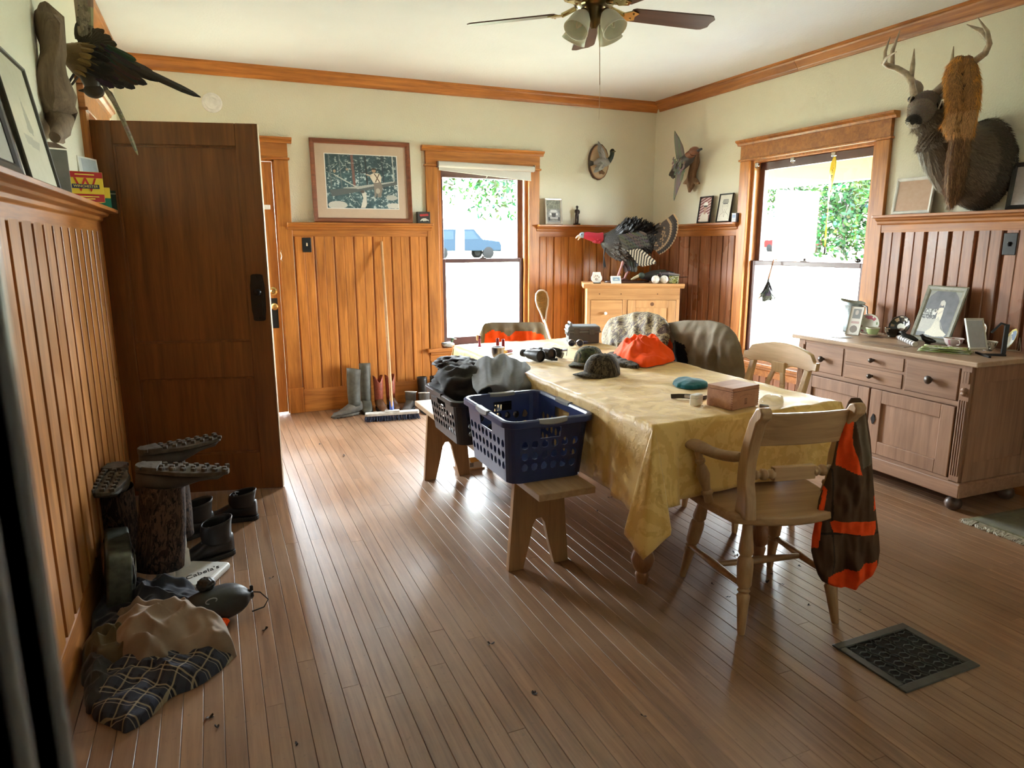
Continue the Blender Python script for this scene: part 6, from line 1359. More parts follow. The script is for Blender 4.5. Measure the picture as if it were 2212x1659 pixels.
# china at the far end
pinkc = lambda t, a: (0.70,0.62,0.60) if (math.sin(5*a)*math.sin(t*7)) < 0.6 else (0.5,0.25,0.28)
c = bt(2066, 748); cup('teacup', 'wide white teacup with faint pink flowers behind the napkin', (c[0]-0.03, c[1], BZ), BRZT+2.6, 0.050, 0.048, pinkc)
stand_saucer('saucer', 'cream saucer with dark floral rim standing behind the leaning frame', 2106, 745, 0.070, blot(0, [(0.5, 0.45, 0.2, (0.35,0.20,0.12)), (-0.55, 0.2, 0.18, (0.25,0.25,0.12)), (-0.5, -0.35, 0.2, (0.30,0.15,0.14)), (0.0, 0.72, 0.14, (0.40,0.22,0.14)), (0.2, -0.65, 0.15, (0.3,0.28,0.14))], CW), 0.05, 1.2, -0.45)
c = bt(2138, 757); cup('teacup', 'small dark patterned teacup behind the black easel', (c[0]-0.02, c[1], BZ), BRZT+2.4, 0.042, 0.052, lambda t, a: (0.50,0.46,0.38) if t > 0.9 else ((0.10,0.08,0.07) if math.sin(4*a+t*6) > 0 else (0.40,0.36,0.30)))
stand_saucer('saucer', 'yellow-rimmed saucer with blue bird standing at the end of the buffet', 2178, 755, 0.062, blot(0, [(-0.1, 0.35, 0.35, (0.22,0.27,0.36)), (0.25, -0.1, 0.3, (0.60,0.62,0.62))], lambda t, a: (0.62,0.52,0.20) if t > 0.72 else (0.66,0.66,0.58)), 0.06, 1.2, -0.75)
c = bt(2132, 768); ez = thing('easel', 'black metal picture easel near the buffet corner', 'easel', (c[0]+0.03, c[1]-0.01, BZ), BRZT+0.95); m = MB()
m.box(-0.055, 0.055, -0.02, 0.0, 0.0, 0.010); m.box(0.038, 0.058, -0.006, 0.006, 0.0, 0.165); m.box(-0.06, -0.048, -0.10, 0.06, 0, 0.010); m.tube([(0.048, 0, 0.16), (0.02, 0, 0.17), (-0.02, 0, 0.12)], 0.006, 6); m.build('stand', BLACKM, ez, smooth=0)
A = canvas(40, 60, (0.46,0.50,0.56)); A += (_fb(40, 60, 6, 31)[:,:,None]-0.5)*0.1; A[:3] = 0.7; A[-3:] = 0.7
c = bt(2104, 760); frame('framed_photo', 'white edged photo tilted back on the black easel', 0.10, 0.178, 0.007, 0.012, plain('white_card', (0.62,0.62,0.56), 0.5), A, (c[0]+0.015, c[1]-0.01, BZ+0.011), BRZT+1.15, 0.42)

# ---------------------------------------------------------------- on the cupboard
ZH = HH+0.04
pw = thing('paw_print', 'white plaster paw print plaque on the cupboard', 'plaque', hp(0.085, 0.05, ZH), HRZ); pp_ = [(0.048*math.cos(t), 0.046+0.043*math.sin(t)) for t in [2*PI*k/30 for k in range(30)]]; pp_ = [(x, (z if z < 0.075 else 0.10)) for x, z in pp_]
PLA = plain('white_plaster', (0.76,0.74,0.70), 0.7); o = MB().prism(pp_+[], -0.006, 0.008, 'xz').build('disc', PLA, pw, smooth=0, bevel=0.003); 
m = MB(); PWK = plain('paw_clay', (0.42,0.36,0.34), 0.8)
m.sph((0, -0.0065, 0.038), (0.014, 0.002, 0.012), 12, 6); m.build('paw_pad', PWK, pw)
for k, (x, z) in enumerate(((-0.020, 0.056), (-0.007, 0.068), (0.008, 0.068), (0.021, 0.056))): MB().sph((x, -0.0065, z), (0.0055, 0.002, 0.0085), 10, 6).build('toe_pad', PWK, pw)
MB().box(-0.03, 0.035, -0.035, 0.012, 0, 0.008).build('stand', BLACKM, pw, smooth=0)
A = canvas(30, 22, (0.62,0.64,0.62)); poly_(A, [(0.1, 0.15), (0.9, 0.15), (0.9, 0.7), (0.1, 0.7)], (0.18,0.26,0.36)); poly_(A, [(0.2, 0.55), (0.5, 0.3), (0.8, 0.55)], (0.5,0.5,0.45))
t = thing('photo_block', 'small white block with a blue picture leaning on the turkey base', 'photo block', hp(0.262, 0.040, ZH), rot=(-0.35, 0, HRZ+0.25)); MB().box(-0.045, 0.045, 0, 0.02, 0, 0.070).build('block', WPAP, t, smooth=0, bevel=0.003); print_panel('print', A, 0.08, 0.058, t, (0, -0.0008, 0.006))
BALL = NT('baseball_leather'); BALL.P(Base_Color=BALL.ramp(BALL.noise(BALL.obj(9.0), 30, 3), [(0.3, (0.55,0.52,0.45)), (0.7, (0.72,0.70,0.63))]), Roughness=0.55); BALL = BALL.m
ball = thing('baseball', 'scuffed white baseball on the cupboard, away from the shell box', 'baseball', hp(0.60, 0.022, ZH), HRZ, 'two baseballs on the cupboard'); MB().sph((0, 0, 0.036), 0.036, 24, 16).build('ball', BALL, ball, smooth=180)
m = MB()
for s in (-1, 1): m.tube([(s*(0.016+0.012*math.cos(t*2)), -0.0365*math.cos(t)*0.86-0.004*math.cos(3*t), 0.036+0.034*math.sin(t)) for t in [-1.3+2.6*k/16 for k in range(17)]], 0.0013, 5)
m.build('seam', plain('red_thread', (0.30,0.08,0.07), 0.7), ball); stuff(ball.children[1]) ; dup(ball, hp(0.676, 0.026, ZH), HRZ+0.9, 'scuffed white baseball on the cupboard next to the little shell box')
t = thing('shell_display', 'little clear box of coloured shells at the end of the cupboard', 'box', hp(0.765, 0.055, ZH), HRZ-0.1); MB().box(-0.042, 0.042, -0.025, 0.025, 0, 0.068).build('case', camo('shell_mix', [(0.03,0.05,0.02), (0.30,0.30,0.06), (0.50,0.50,0.42), (0.02,0.02,0.02)], 45, 0.2, (1,1,1)), t, smooth=0, bevel=0.003); MB().box(-0.044, 0.044, -0.027, 0.027, 0.066, 0.072).build('lid', plain('dark_lid', (0.04,0.05,0.03), 0.3), t, smooth=0, bevel=0.002)
# ================================================================ laundry, clothes, boots, table things
def ridged(p, s): return 1-abs(fbm((p[0]*s, p[1]*s, p[2]*s), 3))*2
def rumple(name, mat, pts, hmax, seed, label=None, cat=None, z=0.0, folds=(7.0, 0.35), parent=None, n=96, m=26, dome=0.55, dirv=(1, 0.2), thick=0.004):
    """a heap of cloth lying on a flat support: free outline (world xy), folded top"""
    P = [Vector((p[0], p[1])) for p in pts]; k = len(P); cen = sum(P, Vector((0, 0)))/k
    def outline(t):
        t = t*k; i = int(t) % k; f = t-int(t); a, b, c, d = P[(i-1)%k], P[i], P[(i+1)%k], P[(i+2)%k]
        return 0.5*((2*b)+(c-a)*f+(2*a-5*b+4*c-d)*f*f+(3*b-a-3*c+d)*f*f*f)
    mb = MB(); rings = []; dx, dy = dirv; dl = math.hypot(dx, dy); dx /= dl; dy /= dl
    for r in range(m+1):
        q = 1-r/m; ring = []
        for j in range(n):
            e = outline(j/n)-cen; e *= 1+0.07*fbm((math.cos(2*PI*j/n)*2.2, math.sin(2*PI*j/n)*2.2, seed))
            p = e*q; al = p.x*dx+p.y*dy; ac = -p.x*dy+p.y*dx
            w1 = noise.noise(Vector((p.x*4+seed, p.y*4, seed)))*0.35
            r1 = 1-abs(noise.noise(Vector((al*folds[0]*0.5+seed*3+w1, ac*folds[0]*1.5+w1, seed))))*3.2; r2 = 1-abs(noise.noise(Vector((al*folds[0]*1.9+w1, ac*folds[0]*2.3, seed+5))))*2.6
            fo = max(-0.9, r1)*0.9+0.45*max(-0.8, r2)
            h = hmax*max(0.0, 1-q**2.6)**dome*(1-folds[1]+folds[1]*fo*0.8) + (0.010 if q < 1 else 0)
            if q >= 0.999: h = 0
            wob = 0.012*fbm((p.x*11+seed, p.y*11, seed+2))
            ring.append((p.x+wob, p.y+wob, max(0.0005, h)))
        rings.append(ring)
    vs = [p for r in rings for p in r]; fs = [(i*n+j, i*n+(j+1)%n, (i+1)*n+(j+1)%n, (i+1)*n+j) for i in range(m-1) for j in range(n)]
    fs.append(tuple((m-1)*n+j for j in range(n)))
    mb.add(vs, fs); o = mb.build(name, mat, parent, smooth=180, loc=(cen.x, cen.y, z), sub=1)
    if label: tag(o, label, cat)
    return o
def lump(name, mat, c, r, seed, amp=0.18, fr=2.2, label=None, cat=None, parent=None, R=None, flat=None, nu=44, nv=28, colfn=None):
    mb = MB(); mb.sph((0,0,0), (1,1,1), nu, nv)
    out = []
    for p in mb.v:
        v = Vector(p); d = v.normalized(); k = 1+amp*(1-2.0*abs(noise.noise(d*fr+Vector((seed*7.1, seed, 0)))))+amp*0.55*noise.noise(d*fr*2.6+Vector((0, seed*3, 5)))
        q = Vector((d.x*r[0]*k, d.y*r[1]*k, d.z*r[2]*k))
        if R is not None: q = R @ q
        if flat is not None: q.z = max(q.z, flat)
        out.append(tuple(q))
    mb.v = out
    o = mb.build(name, mat, parent, smooth=180, loc=c)
    if label: tag(o, label, cat)
    return o
def px_drape(name, label, cat, rows, plane, nrm, thick, colfn, seed, mat, ns=44, folds=0.35, group=None, nv=None):
    """cloth hanging in a vertical plane: rows of (v, uL, uR) from top to bottom; closed, thick, with folds"""
    nrm = Vector(nrm).normalized(); mb = MB(); nt = nv or 60; vs_ = [r[0] for r in rows]; grid = []
    def at_(v):
        for i in range(len(rows)-1):
            if rows[i+1][0] >= v:
                f = (v-rows[i][0])/max(1e-6, rows[i+1][0]-rows[i][0]); return rows[i][1]+(rows[i+1][1]-rows[i][1])*f, rows[i][2]+(rows[i+1][2]-rows[i][2])*f
        return rows[-1][1], rows[-1][2]
    org = Vector(plane((rows[0][1]+rows[0][2])/2, rows[-1][0]))
    for side in (0, 1):
        g = []
        for i in range(nt+1):
            v = vs_[0]+(vs_[-1]-vs_[0])*i/nt; uL, uR = at_(v); row = []
            for j in range(ns+1):
                s = -1+2*j/ns; u = (uL+uR)/2+s*(uR-uL)/2; p = Vector(plane(u, v)); edge = math.sqrt(max(0, 1-abs(s)**3)); tp = min(1, 0.25+i/(nt*0.14))
                fo = noise.noise(Vector((u*0.035+seed, v*0.010, seed)))+0.5*noise.noise(Vector((u*0.08, v*0.03, seed+3)))
                d = thick*edge*tp*(0.55+folds*fo) if side == 0 else -thick*edge*tp*(0.40+0.2*fo)
                row.append((p+nrm*d-org, u, v))
            g.append(row)
        grid.append(g)
    for side in (0, 1):
        b = len(mb.v); g = grid[side]
        for r in g: mb.v.extend([tuple(q[0]) for q in r])
        for i in range(nt):
            for j in range(ns):
                a = b+i*(ns+1)+j; f = (a, a+1, a+ns+2, a+ns+1); f = f if side == 1 else f[::-1]
                mb.f.append(f); mb.mi.append(0); mb.c.append(colfn((g[i][j][1]+g[i][j+1][1])/2, (g[i][j][2]+g[i+1][j][2])/2) if side == 0 else colfn(-1, -1))
    o = mb.build(name, mat, smooth=180, loc=org); merge(o, 0.0012); tag(o, label, cat, group); return o
def inpoly(u, v, pts):
    c = False; n = len(pts)
    for i in range(n):
        x1, y1 = pts[i]; x2, y2 = pts[(i+1)%n]
        if (y1 > v) != (y2 > v) and u < (x2-x1)*(v-y1)/(y2-y1)+x1: c = not c
    return c
def _ptcloth():
    t = NT('dyed_canvas'); a = t.node('VertexColor', layer_name='paint').outputs[0]; n = t.noise(t.obj(), 30, 4, 0.6); w = t.noise(t.obj(), 600, 1); k = t.math('ADD', t.math('MULTIPLY', n, 0.5), 0.75)
    c = t.mix(1.0, a, t.node('CombineColor', i_0=k, i_1=k, i_2=k).outputs[0], 'MULTIPLY'); t.P(Base_Color=c, Roughness=0.9); t.b.inputs['Specular IOR Level'].default_value = 0.2
    t.bump(t.math('ADD', n, t.math('MULTIPLY', w, 0.3)), 0.3, 0.004); return t.m
DYED = _ptcloth()
CAMO1 = camo('brown_camo', [(0.035,0.026,0.018), (0.11,0.085,0.055), (0.06,0.045,0.03), (0.015,0.012,0.010)], 26)
CAMO2 = camo('leafy_camo', [(0.085,0.05,0.035), (0.30,0.23,0.125), (0.17,0.13,0.06), (0.045,0.025,0.022)], 15, 0.85, (1,1,0.3))
ORANGE = cloth('blaze_orange', (0.98,0.085,0.004), 0.85, 0.08, 6, 500, 0.15, 0.0)

# ---- laundry baskets
def basket(name, label, loc, mat, gripm, W=0.425, L=0.55, H=0.268, w0=0.335, l0=0.455):
    t = thing(name, label, 'basket', loc)
    m = MB()
    def lerp(a, b, f): return a+(b-a)*f
    def wallpt(side, s, v):   # s in -1..1 along, v 0..1 up ; rounded vertical corners by superellipse
        hw, hl = lerp(w0, W-0.03, v)/2, lerp(l0, L-0.03, v)/2
        if side == 0: x, y = s*hw, -hl
        elif side == 1: x, y = hw, s*hl
        elif side == 2: x, y = -s*hw, hl
        else: x, y = -hw, -s*hl
        rc = 0.05; cx, cy = hw-rc, hl-rc
        if abs(x) > cx and abs(y) > cy:
            dx, dy = abs(x)-cx, abs(y)-cy; k = max(dx, dy)/max(1e-9, math.hypot(dx, dy)); x = math.copysign(cx+dx*k, x); y = math.copysign(cy+dy*k, y)
        return Vector((x, y, v*H))
    for side in range(4):
        nc = 6 if side % 2 == 0 else 9; rows = [0.0, 0.16, 0.34, 0.52, 0.70, 0.86, 1.0]
        for c in range(-1, nc+1):
            for r in range(6):
                s0 = -1+2*(c+1)/(nc+2); s1 = -1+2*(c+2)/(nc+2); v0, v1 = rows[r], rows[r+1]
                cells = (c >= 0 and c < nc and 1 <= r <= 3); mid = abs((s0+s1)/2) < (0.30 if side % 2 == 0 else 0.24)
                if r == 4 and mid: continue                       # hand hole
                if not cells:
                    for q in range(2):
                        a, b = s0+(s1-s0)*q/2, s0+(s1-s0)*(q+1)/2
                        m.add([wallpt(side, a, v0), wallpt(side, b, v0), wallpt(side, b, v1), wallpt(side, a, v1)], [(0,1,2,3)])
                    continue
                flip = 1 if (c+r) % 2 == 0 else -1; sq = [(-1,-1),(0,-1),(1,-1),(1,0),(1,1),(0,1),(-1,1),(-1,0)]
                hole = [(-0.50,-0.50*flip),(0,-0.78*flip) if flip > 0 else (0,-0.62*flip),(0.50,-0.50*flip),(0.66,0.05),(0.50,0.55*flip),(0,0.68*flip),(-0.50,0.55*flip),(-0.66,0.05)]
                if flip < 0: hole = hole[::1]; hole = [(x, y) for x, y in [(-0.5, -0.55), (0, -0.68), (0.5, -0.55), (0.66, -0.05), (0.42, 0.5), (0, 0.8), (-0.42, 0.5), (-0.66, -0.05)]]
                S = lambda x: (s0+s1)/2+x*(s1-s0)/2
                V = lambda y: (v0+v1)/2+y*(v1-v0)/2
                A_ = [wallpt(side, S(x), V(y)) for x, y in sq]; B_ = [wallpt(side, S(x*1.05), V(y*1.0)) for x, y in hole]
                m.add(A_+B_, [(i, (i+1)%8, 8+(i+1)%8, 8+i) for i in range(8)])
    # bottom
    bt_ = [wallpt(s, -1+2*k/8, 0) for s in range(4) for k in range(8)]; m.add(bt_, [tuple(range(len(bt_)-1, -1, -1))])
    o = m.build('shell', mat, t, smooth=0, solid=0.0035, off=0); merge(o, 0.0008)
    # rim
    rm = MB(); rings = []; n = 0
    path = []
    hw, hl, rc = W/2, L/2, 0.06
    for (cx, cy, a0) in ((hw-rc, -hl+rc, -PI/2), (hw-rc, hl-rc, 0), (-hw+rc, hl-rc, PI/2), (-hw+rc, -hl+rc, PI)):
        for k in range(9): a = a0+PI/2*k/8; path.append((cx+rc*math.cos(a), cy+rc*math.sin(a), math.cos(a), math.sin(a)))
    prof = [(-0.022, H-0.008), (-0.018, H+0.002), (-0.006, H+0.004), (0.002, H-0.002), (0.002, H-0.024), (-0.003, H-0.026), (-0.004, H-0.008)]
    for (x, y, nx, ny) in path: rings.append([Vector((x+nx*d, y+ny*d, z)) for d, z in prof])
    k = len(prof); N = len(rings); rm.add([p for r in rings for p in r], [(i*k+j, ((i+1)%N)*k+j, ((i+1)%N)*k+(j+1)%k, i*k+(j+1)%k) for i in range(N) for j in range(k)])
    rm.build('rim', mat, t, smooth=50)
    for (x, y, a) in ((0, -hl, 0), (hw, 0, PI/2), (0, hl, PI), (-hw, 0, -PI/2)):
        g = MB(); rr = []
        for q in range(9):
            s = -1+2*q/8; hx = s*0.062; dz = -0.010*(1-s*s); rr.append([Vector((hx, d, H+z+dz*0.25)) for d, z in ((0.022, -0.010), (0.022, 0.004), (0.008, 0.0075), (-0.004, 0.006), (-0.006, -0.008-0.006*(1-s*s)), (0.0, -0.014-0.006*(1-s*s)))])
        g.loft(rr); g.build('grip', gripm, t, smooth=50, loc=(x, y, 0), rot=(0, 0, a))
    return t
NAVY = plain('navy_plastic', (0.026,0.042,0.15), 0.32, var=0.06); DGREY = plain('charcoal_plastic', (0.030,0.032,0.042), 0.38, var=0.08); GRIP = plain('grey_grip', (0.30,0.31,0.33), 0.5, var=0.05)
basket('laundry_basket', 'empty navy blue plastic laundry basket on the end of the bench', (-2.876, -3.252, 0.432), NAVY, GRIP, 0.402)
basket('laundry_basket', 'charcoal laundry basket full of clothes behind the navy one', (-2.886, -2.660, 0.432), DGREY, DGREY, 0.41, 0.52, 0.225, 0.33, 0.43)
BLACKC = cloth('black_fleece', (0.030,0.028,0.031), 0.9, 0.3); GREYC_ = cloth('heather_grey', (0.125,0.128,0.135), 0.95, 0.22)
lump('trousers', BLACKC, (-2.905, -2.56, 0.655), (0.150, 0.19, 0.115), 3, 0.22, 2.4, 'black trousers heaped in the charcoal basket', 'trousers')
o = lump('jacket', cloth('dark_plum', (0.035,0.028,0.036), 0.7, 0.3), (-2.87, -2.32, 0.735), (0.17, 0.10, 0.040), 5, 0.25, 2.2, 'dark padded jacket sleeve lying over the far rim of the charcoal basket', 'jacket', R=rotm(0, 0.15, 0.9))
# grey sweatshirt: hood and body folded over the rim
SWC = (0.20,0.205,0.215)
px_drape('sweatshirt', 'grey sweatshirt draped over the rim between the two baskets', 'sweatshirt', [(775, 1040, 1066), (780, 1030, 1112), (789, 1024, 1140), (802, 1021, 1154), (815, 1019, 1162), (828, 1020, 1168), (838, 1022, 1166), (845, 1028, 1122), (852, 1034, 1064)], lambda u, v: py(u, v, -2.93+0.40*min(1.0, max(0.0, (850-v)/72))), (-0.15, -0.55, 0.82), 0.065, lambda u, v: SWC, 17.3, DYED, 70, 0.75, nv=60)

# ---- carton under the bench
c = pz(1016, 1014); t = thing('carton', 'small white and orange carton on a board under the bench', 'box', (c[0], c[1]+0.03, 0), 0.05); MB().box(-0.085, 0.085, -0.06, 0.05, 0, 0.012).build('board', BENCHW, t, smooth=0); MB().box(-0.08, 0.075, -0.05, 0.04, 0.012, 0.085).build('box', plain('white_carton', (0.62,0.58,0.50), 0.6), t, smooth=0, bevel=0.002)
A = canvas(40, 20, (0.62,0.56,0.46)); poly_(A, [(0.4, 0.05), (0.98, 0.05), (0.98, 0.4), (0.5, 0.5)], (0.65,0.33,0.06)); poly_(A, [(0.42, 0.5), (0.6, 0.5), (0.6, 0.9), (0.42, 0.9)], (0.2,0.18,0.17)); print_panel('print', A, 0.150, 0.068, t, (-0.0025, -0.0508, 0.015))

# ---- table things (on the cloth at z = TS)
TS = TZ+0.009
def tp(u, v): p = pz(u, v, TS); return (p[0], p[1], TS)
STEEL = plain('brushed_steel', (0.42,0.38,0.36), 0.28, 1.0, var=0.1)
c = tp(1075, 771); t = thing('steel_cup', 'small brushed steel cup near the window end of the table', 'cup', c); m = MB().lathe([(0.0, 0), (0.027, 0), (0.033, 0.008), (0.035, 0.03), (0.035, 0.056), (0.036, 0.058), (0.033, 0.058), (0.032, 0.010), (0, 0.008)], 24, caps=False); m.build('cup', STEEL, t, smooth=45)
SHELLR = plain('red_hull', (0.28,0.02,0.025), 0.35)
def shell(u, v, label, lying=False, rz=0.0):
    c = tp(u, v); t = thing('shotshell', label, 'shotshell', (c[0], c[1], c[2]+(0.0105 if lying else 0)), rot=(0, PI/2, rz) if lying else (0, 0, 0)); MB().lathe([(0.0, 0.012), (0.0098, 0.012), (0.0098, 0.058), (0.008, 0.062), (0.004, 0.060), (0, 0.059)], 16).build('hull', SHELLR, t, smooth=45); MB().lathe([(0.0, 0), (0.0112, 0), (0.0112, 0.0015), (0.0103, 0.002), (0.0103, 0.016), (0, 0.016)], 16).build('brass_base', BRASS, t, smooth=45)
shell(1075, 752, 'red shotshell standing behind the steel cup'); shell(1087, 754, 'red shotshell standing beside another, farther from the cup'); shell(1090, 764, 'red shotshell lying on its side by the steel cup', True, 0.4)
c = tp(1036, 749); t = thing('lipstick', 'slim pink tube standing on the table corner by the window', 'tube', c); MB().lathe([(0, 0), (0.012, 0), (0.010, 0.01), (0.008, 0.014), (0.008, 0.05), (0.0, 0.052)], 14).build('tube', plain('pink_tube', (0.42,0.10,0.16), 0.3), t, smooth=45); MB().lathe([(0, 0.05), (0.006, 0.05), (0.006, 0.072), (0, 0.074)], 12).build('tip', plain('dark_red_tip', (0.16,0.02,0.04), 0.3), t, smooth=45)
# binoculars
RUB = plain('black_rubber', (0.014,0.014,0.015), 0.45, var=0.2)
c = tp(1160, 779); bn = thing('binoculars', 'black rubber binoculars with strap lying on the cloth', 'binoculars', (c[0]+0.01, c[1]+0.02, TS), math.radians(18))
Rb = rotm(PI/2)
for s in (-1, 1):
    m = MB(); m.lathe([(0.016, -0.075), (0.021, -0.075), (0.021, -0.055), (0.017, -0.050), (0.020, -0.035), (0.027, -0.02), (0.029, 0.01), (0.030, 0.02), (0.033, 0.035), (0.034, 0.075), (0.030, 0.077), (0.029, 0.068)], 20, (s*0.042, 0, 0.036), Rb); m.sph((s*0.034, 0.01, 0.046), (0.022, 0.032, 0.022)); m.build('barrel', RUB, bn, smooth=45)
    MB().lathe([(0, 0.066), (0.0295, 0.066)], 18, (s*0.042, 0, 0.036), Rb, caps=False).build('lens', plain('coated_lens', (0.02,0.01,0.03), 0.05), bn)
m = MB(); m.box(-0.03, 0.03, -0.012, 0.03, 0.034, 0.052); m.lathe([(0.010, -0.02), (0.012, -0.02), (0.012, 0.02), (0.010, 0.02)], 14, (0, 0.0, 0.055), Rb); m.build('bridge', RUB, bn, smooth=40, bevel=0.003)
st = MB()
for pts in ([(0.075, 0.01, 0.04), (0.11, -0.02, 0.055), (0.15, -0.03, 0.045), (0.18, 0.0, 0.006), (0.15, 0.04, 0.004), (0.11, 0.03, 0.003)], [(0.07, -0.03, 0.03), (0.12, -0.07, 0.05), (0.19, -0.05, 0.045), (0.225, -0.01, 0.004)], [(0.03, -0.08, 0.01), (0.06, -0.10, 0.008), (0.09, -0.06, 0.006)]):
    sm = []
    for i in range(len(pts)-1):
        for q in range(5): sm.append(Vector(pts[i]).lerp(Vector(pts[i+1]), q/5))
    sm.append(Vector(pts[-1])); st.tube(sm, 0.0075, 6, sx=0.2)
st.build('strap', RUB, bn, smooth=60)['kind'] = 'stuff'
MB().cbox((0.145, -0.035, 0.02), (0.055, 0.035, 0.036), rotm(0.3, 0.2, 0.5)).build('strap_pad', RUB, bn, smooth=0, bevel=0.008)
# utility case
c = tp(1260, 741); uc = thing('utility_case', 'grey plastic utility case with a folding handle on the far end of the table', 'case', (c[0]+0.02, c[1]+0.05, TS), math.radians(-20)); CASE = plain('grey_case', (0.17,0.19,0.21), 0.5, var=0.08); CASED = plain('dark_grey_case', (0.09,0.10,0.115), 0.5)
MB().box(-0.10, 0.10, -0.07, 0.07, 0, 0.078).build('base', CASED, uc, smooth=0, bevel=0.006)
MB().box(-0.106, 0.106, -0.076, 0.076, 0.078, 0.112).build('lid', CASE, uc, smooth=0, bevel=0.012, seg=3); MB().box(-0.110, 0.110, -0.080, 0.080, 0.070, 0.082).build('lip', CASE, uc, smooth=0, bevel=0.003)
m = MB(); m.tube([(-0.085, -0.06, 0.112), (-0.085, -0.06, 0.128), (-0.085, 0.04, 0.128), (-0.085, 0.04, 0.112)], 0.008, 8); m.build('handle', CASE, uc, smooth=40)
for x in (-0.05, 0.05): MB().box(x-0.018, x+0.018, -0.084, -0.074, 0.060, 0.100).build('latch', CASED, uc, smooth=0, bevel=0.003)
for k in range(5): MB().box(-0.108, -0.100, -0.055+k*0.025, -0.043+k*0.025, 0.05, 0.072).build('rib', CASED, uc, smooth=0)
# goggles
c = tp(1247, 750); t = thing('goggles', 'small dark blue and silver goggles in front of the grey case', 'goggles', (c[0], c[1]+0.02, TS), math.radians(-30)); BL = plain('blue_lens', (0.02,0.03,0.10), 0.15); 
for s in (-1, 1):
    MB().lathe([(0.014, -0.012), (0.022, -0.010), (0.024, 0.0), (0.020, 0.010)], 18, (s*0.026, 0, 0.024), Rb, caps=False).build('eye_cup', STEEL, t, smooth=45); MB().lathe([(0, -0.012), (0.020, -0.010)], 18, (s*0.026, 0, 0.024), Rb, caps=False).build('lens', BL, t)
MB().tube([(0.048, 0.0, 0.024), (0.075, 0.04, 0.022), (0.05, 0.075, 0.018), (0.0, 0.085, 0.014)], 0.008, 8, sx=0.3).build('strap', plain('navy_strap', (0.03,0.04,0.12), 0.7), t, smooth=60)
# camo caps
def cap(label, u, v, rz, mat, s=1.0, zl=0.0):
    c = tp(u, v); t = thing('camo_hat', label, 'cap', (c[0], c[1], TS+zl), rz, 'camouflage caps on the table'); m = MB(); n = 28; rings = []
    for k in range(11):
        f = k/10; a = f*PI/2; r = math.cos(a)**0.62; z = 0.102*math.sin(a)*s; rings.append([Vector((0.098*s*r*math.cos(2*PI*j/n)*(1+0.02*math.cos(6*2*PI*j/n)), 0.086*s*r*math.sin(2*PI*j/n), z+0.004*fbm((j*0.7, k*0.5, 1)))) for j in range(n)])
    m.loft(rings, True, False); m.build('crown', mat, t, smooth=180, solid=0.002); MB().sph((0, 0, 0.102*s), (0.007, 0.007, 0.004), 8, 6).build('button', mat, t)
    b = MB(); rows = []
    for i in range(9):
        y = -0.082+0.164*i/8; row = []
        for k in range(6):
            d = k/5; ln = 0.085*math.sqrt(max(0, 1-(y/0.092)**2)); x0 = 0.098*s*math.sqrt(max(0, 1-(y/0.0875)**2)); row.append(Vector((-(x0-0.006+ln*d), y, 0.018-0.018*(y/0.082)**2*(0.6+0.4*d)-0.004*d)))
        rows.append(row)
    b.loft(rows, False, False); b.build('bill', mat, t, smooth=180, solid=0.004)
    for a in (0.9, 2.2, -0.9, -2.2): MB().sph((0.068*math.cos(a)*s, 0.060*math.sin(a)*s, 0.074*s), 0.0035, 6, 5).build('eyelet', plain('eyelet_metal', (0.4,0.38,0.3), 0.3, 0.8), t)
    return t
cap('dark brown camouflage cap lying open side down in front of the other cap', 1300, 808, math.radians(12), CAMO1, 0.98)
cap('green and brown camouflage cap behind the dark brown one', 1272, 786, math.radians(35), camo('green_camo', [(0.04,0.045,0.028), (0.16,0.13,0.08), (0.07,0.085,0.04), (0.02,0.016,0.012)], 16), 0.92)
# orange hat over camo brim
c = tp(1390, 786); ho = thing('orange_hat', 'blaze orange hunting hat crumpled on the table beside the caps', 'hat', (c[0]+0.02, c[1]+0.07, TS), 0.0)
P_ = [tp(*q) for q in ((1322, 772), (1345, 784), (1385, 794), (1425, 790), (1458, 778), (1440, 765), (1400, 758), (1350, 755))]
o = rumple('crown', ORANGE, [(p[0], p[1]) for p in P_], 0.125, 4, z=0.0, folds=(6, 0.45), parent=ho, dome=0.8, dirv=(1, 0.8)); o.location = (o.location.x-ho.location.x, o.location.y-ho.location.y, 0.004)
P_ = [tp(*q) for q in ((1312, 768), (1330, 786), (1372, 797), (1380, 785), (1340, 765))]; o = rumple('brim', CAMO1, [(p[0], p[1]) for p in P_], 0.025, 6, parent=ho); o.location = (o.location.x-ho.location.x, o.location.y-ho.location.y, 0.001)
# camo jacket heap on far corner
px_drape('camo_jacket', 'leaf camouflage jacket bunched over a chair back beside the khaki jacket', 'jacket', [(676, 1372, 1408), (681, 1345, 1425), (690, 1322, 1438), (703, 1308, 1446), (718, 1301, 1448), (733, 1299, 1446), (748, 1302, 1440), (790, 1312, 1430), (850, 1320, 1425)], lambda u, v: px_(u, v, -1.64+0.20*min(1.0, max(0.0, (750-v)/74))), (-0.75, -0.35, 0.55), 0.10, lambda u, v: (1, 1, 1), 23.1, CAMO2, 70, 0.45, nv=70)
# teal cloth
P_ = [tp(*q) for q in ((1452, 830), (1470, 838), (1500, 841), (1528, 836), (1520, 828), (1490, 824), (1468, 822))]; rumple('teal_cloth', cloth('teal_knit', (0.012,0.12,0.15), 0.95, 0.25), [(p[0], p[1]) for p in P_], 0.022, 9, 'crumpled teal knit cloth lying on the tablecloth', 'cloth', z=TS)
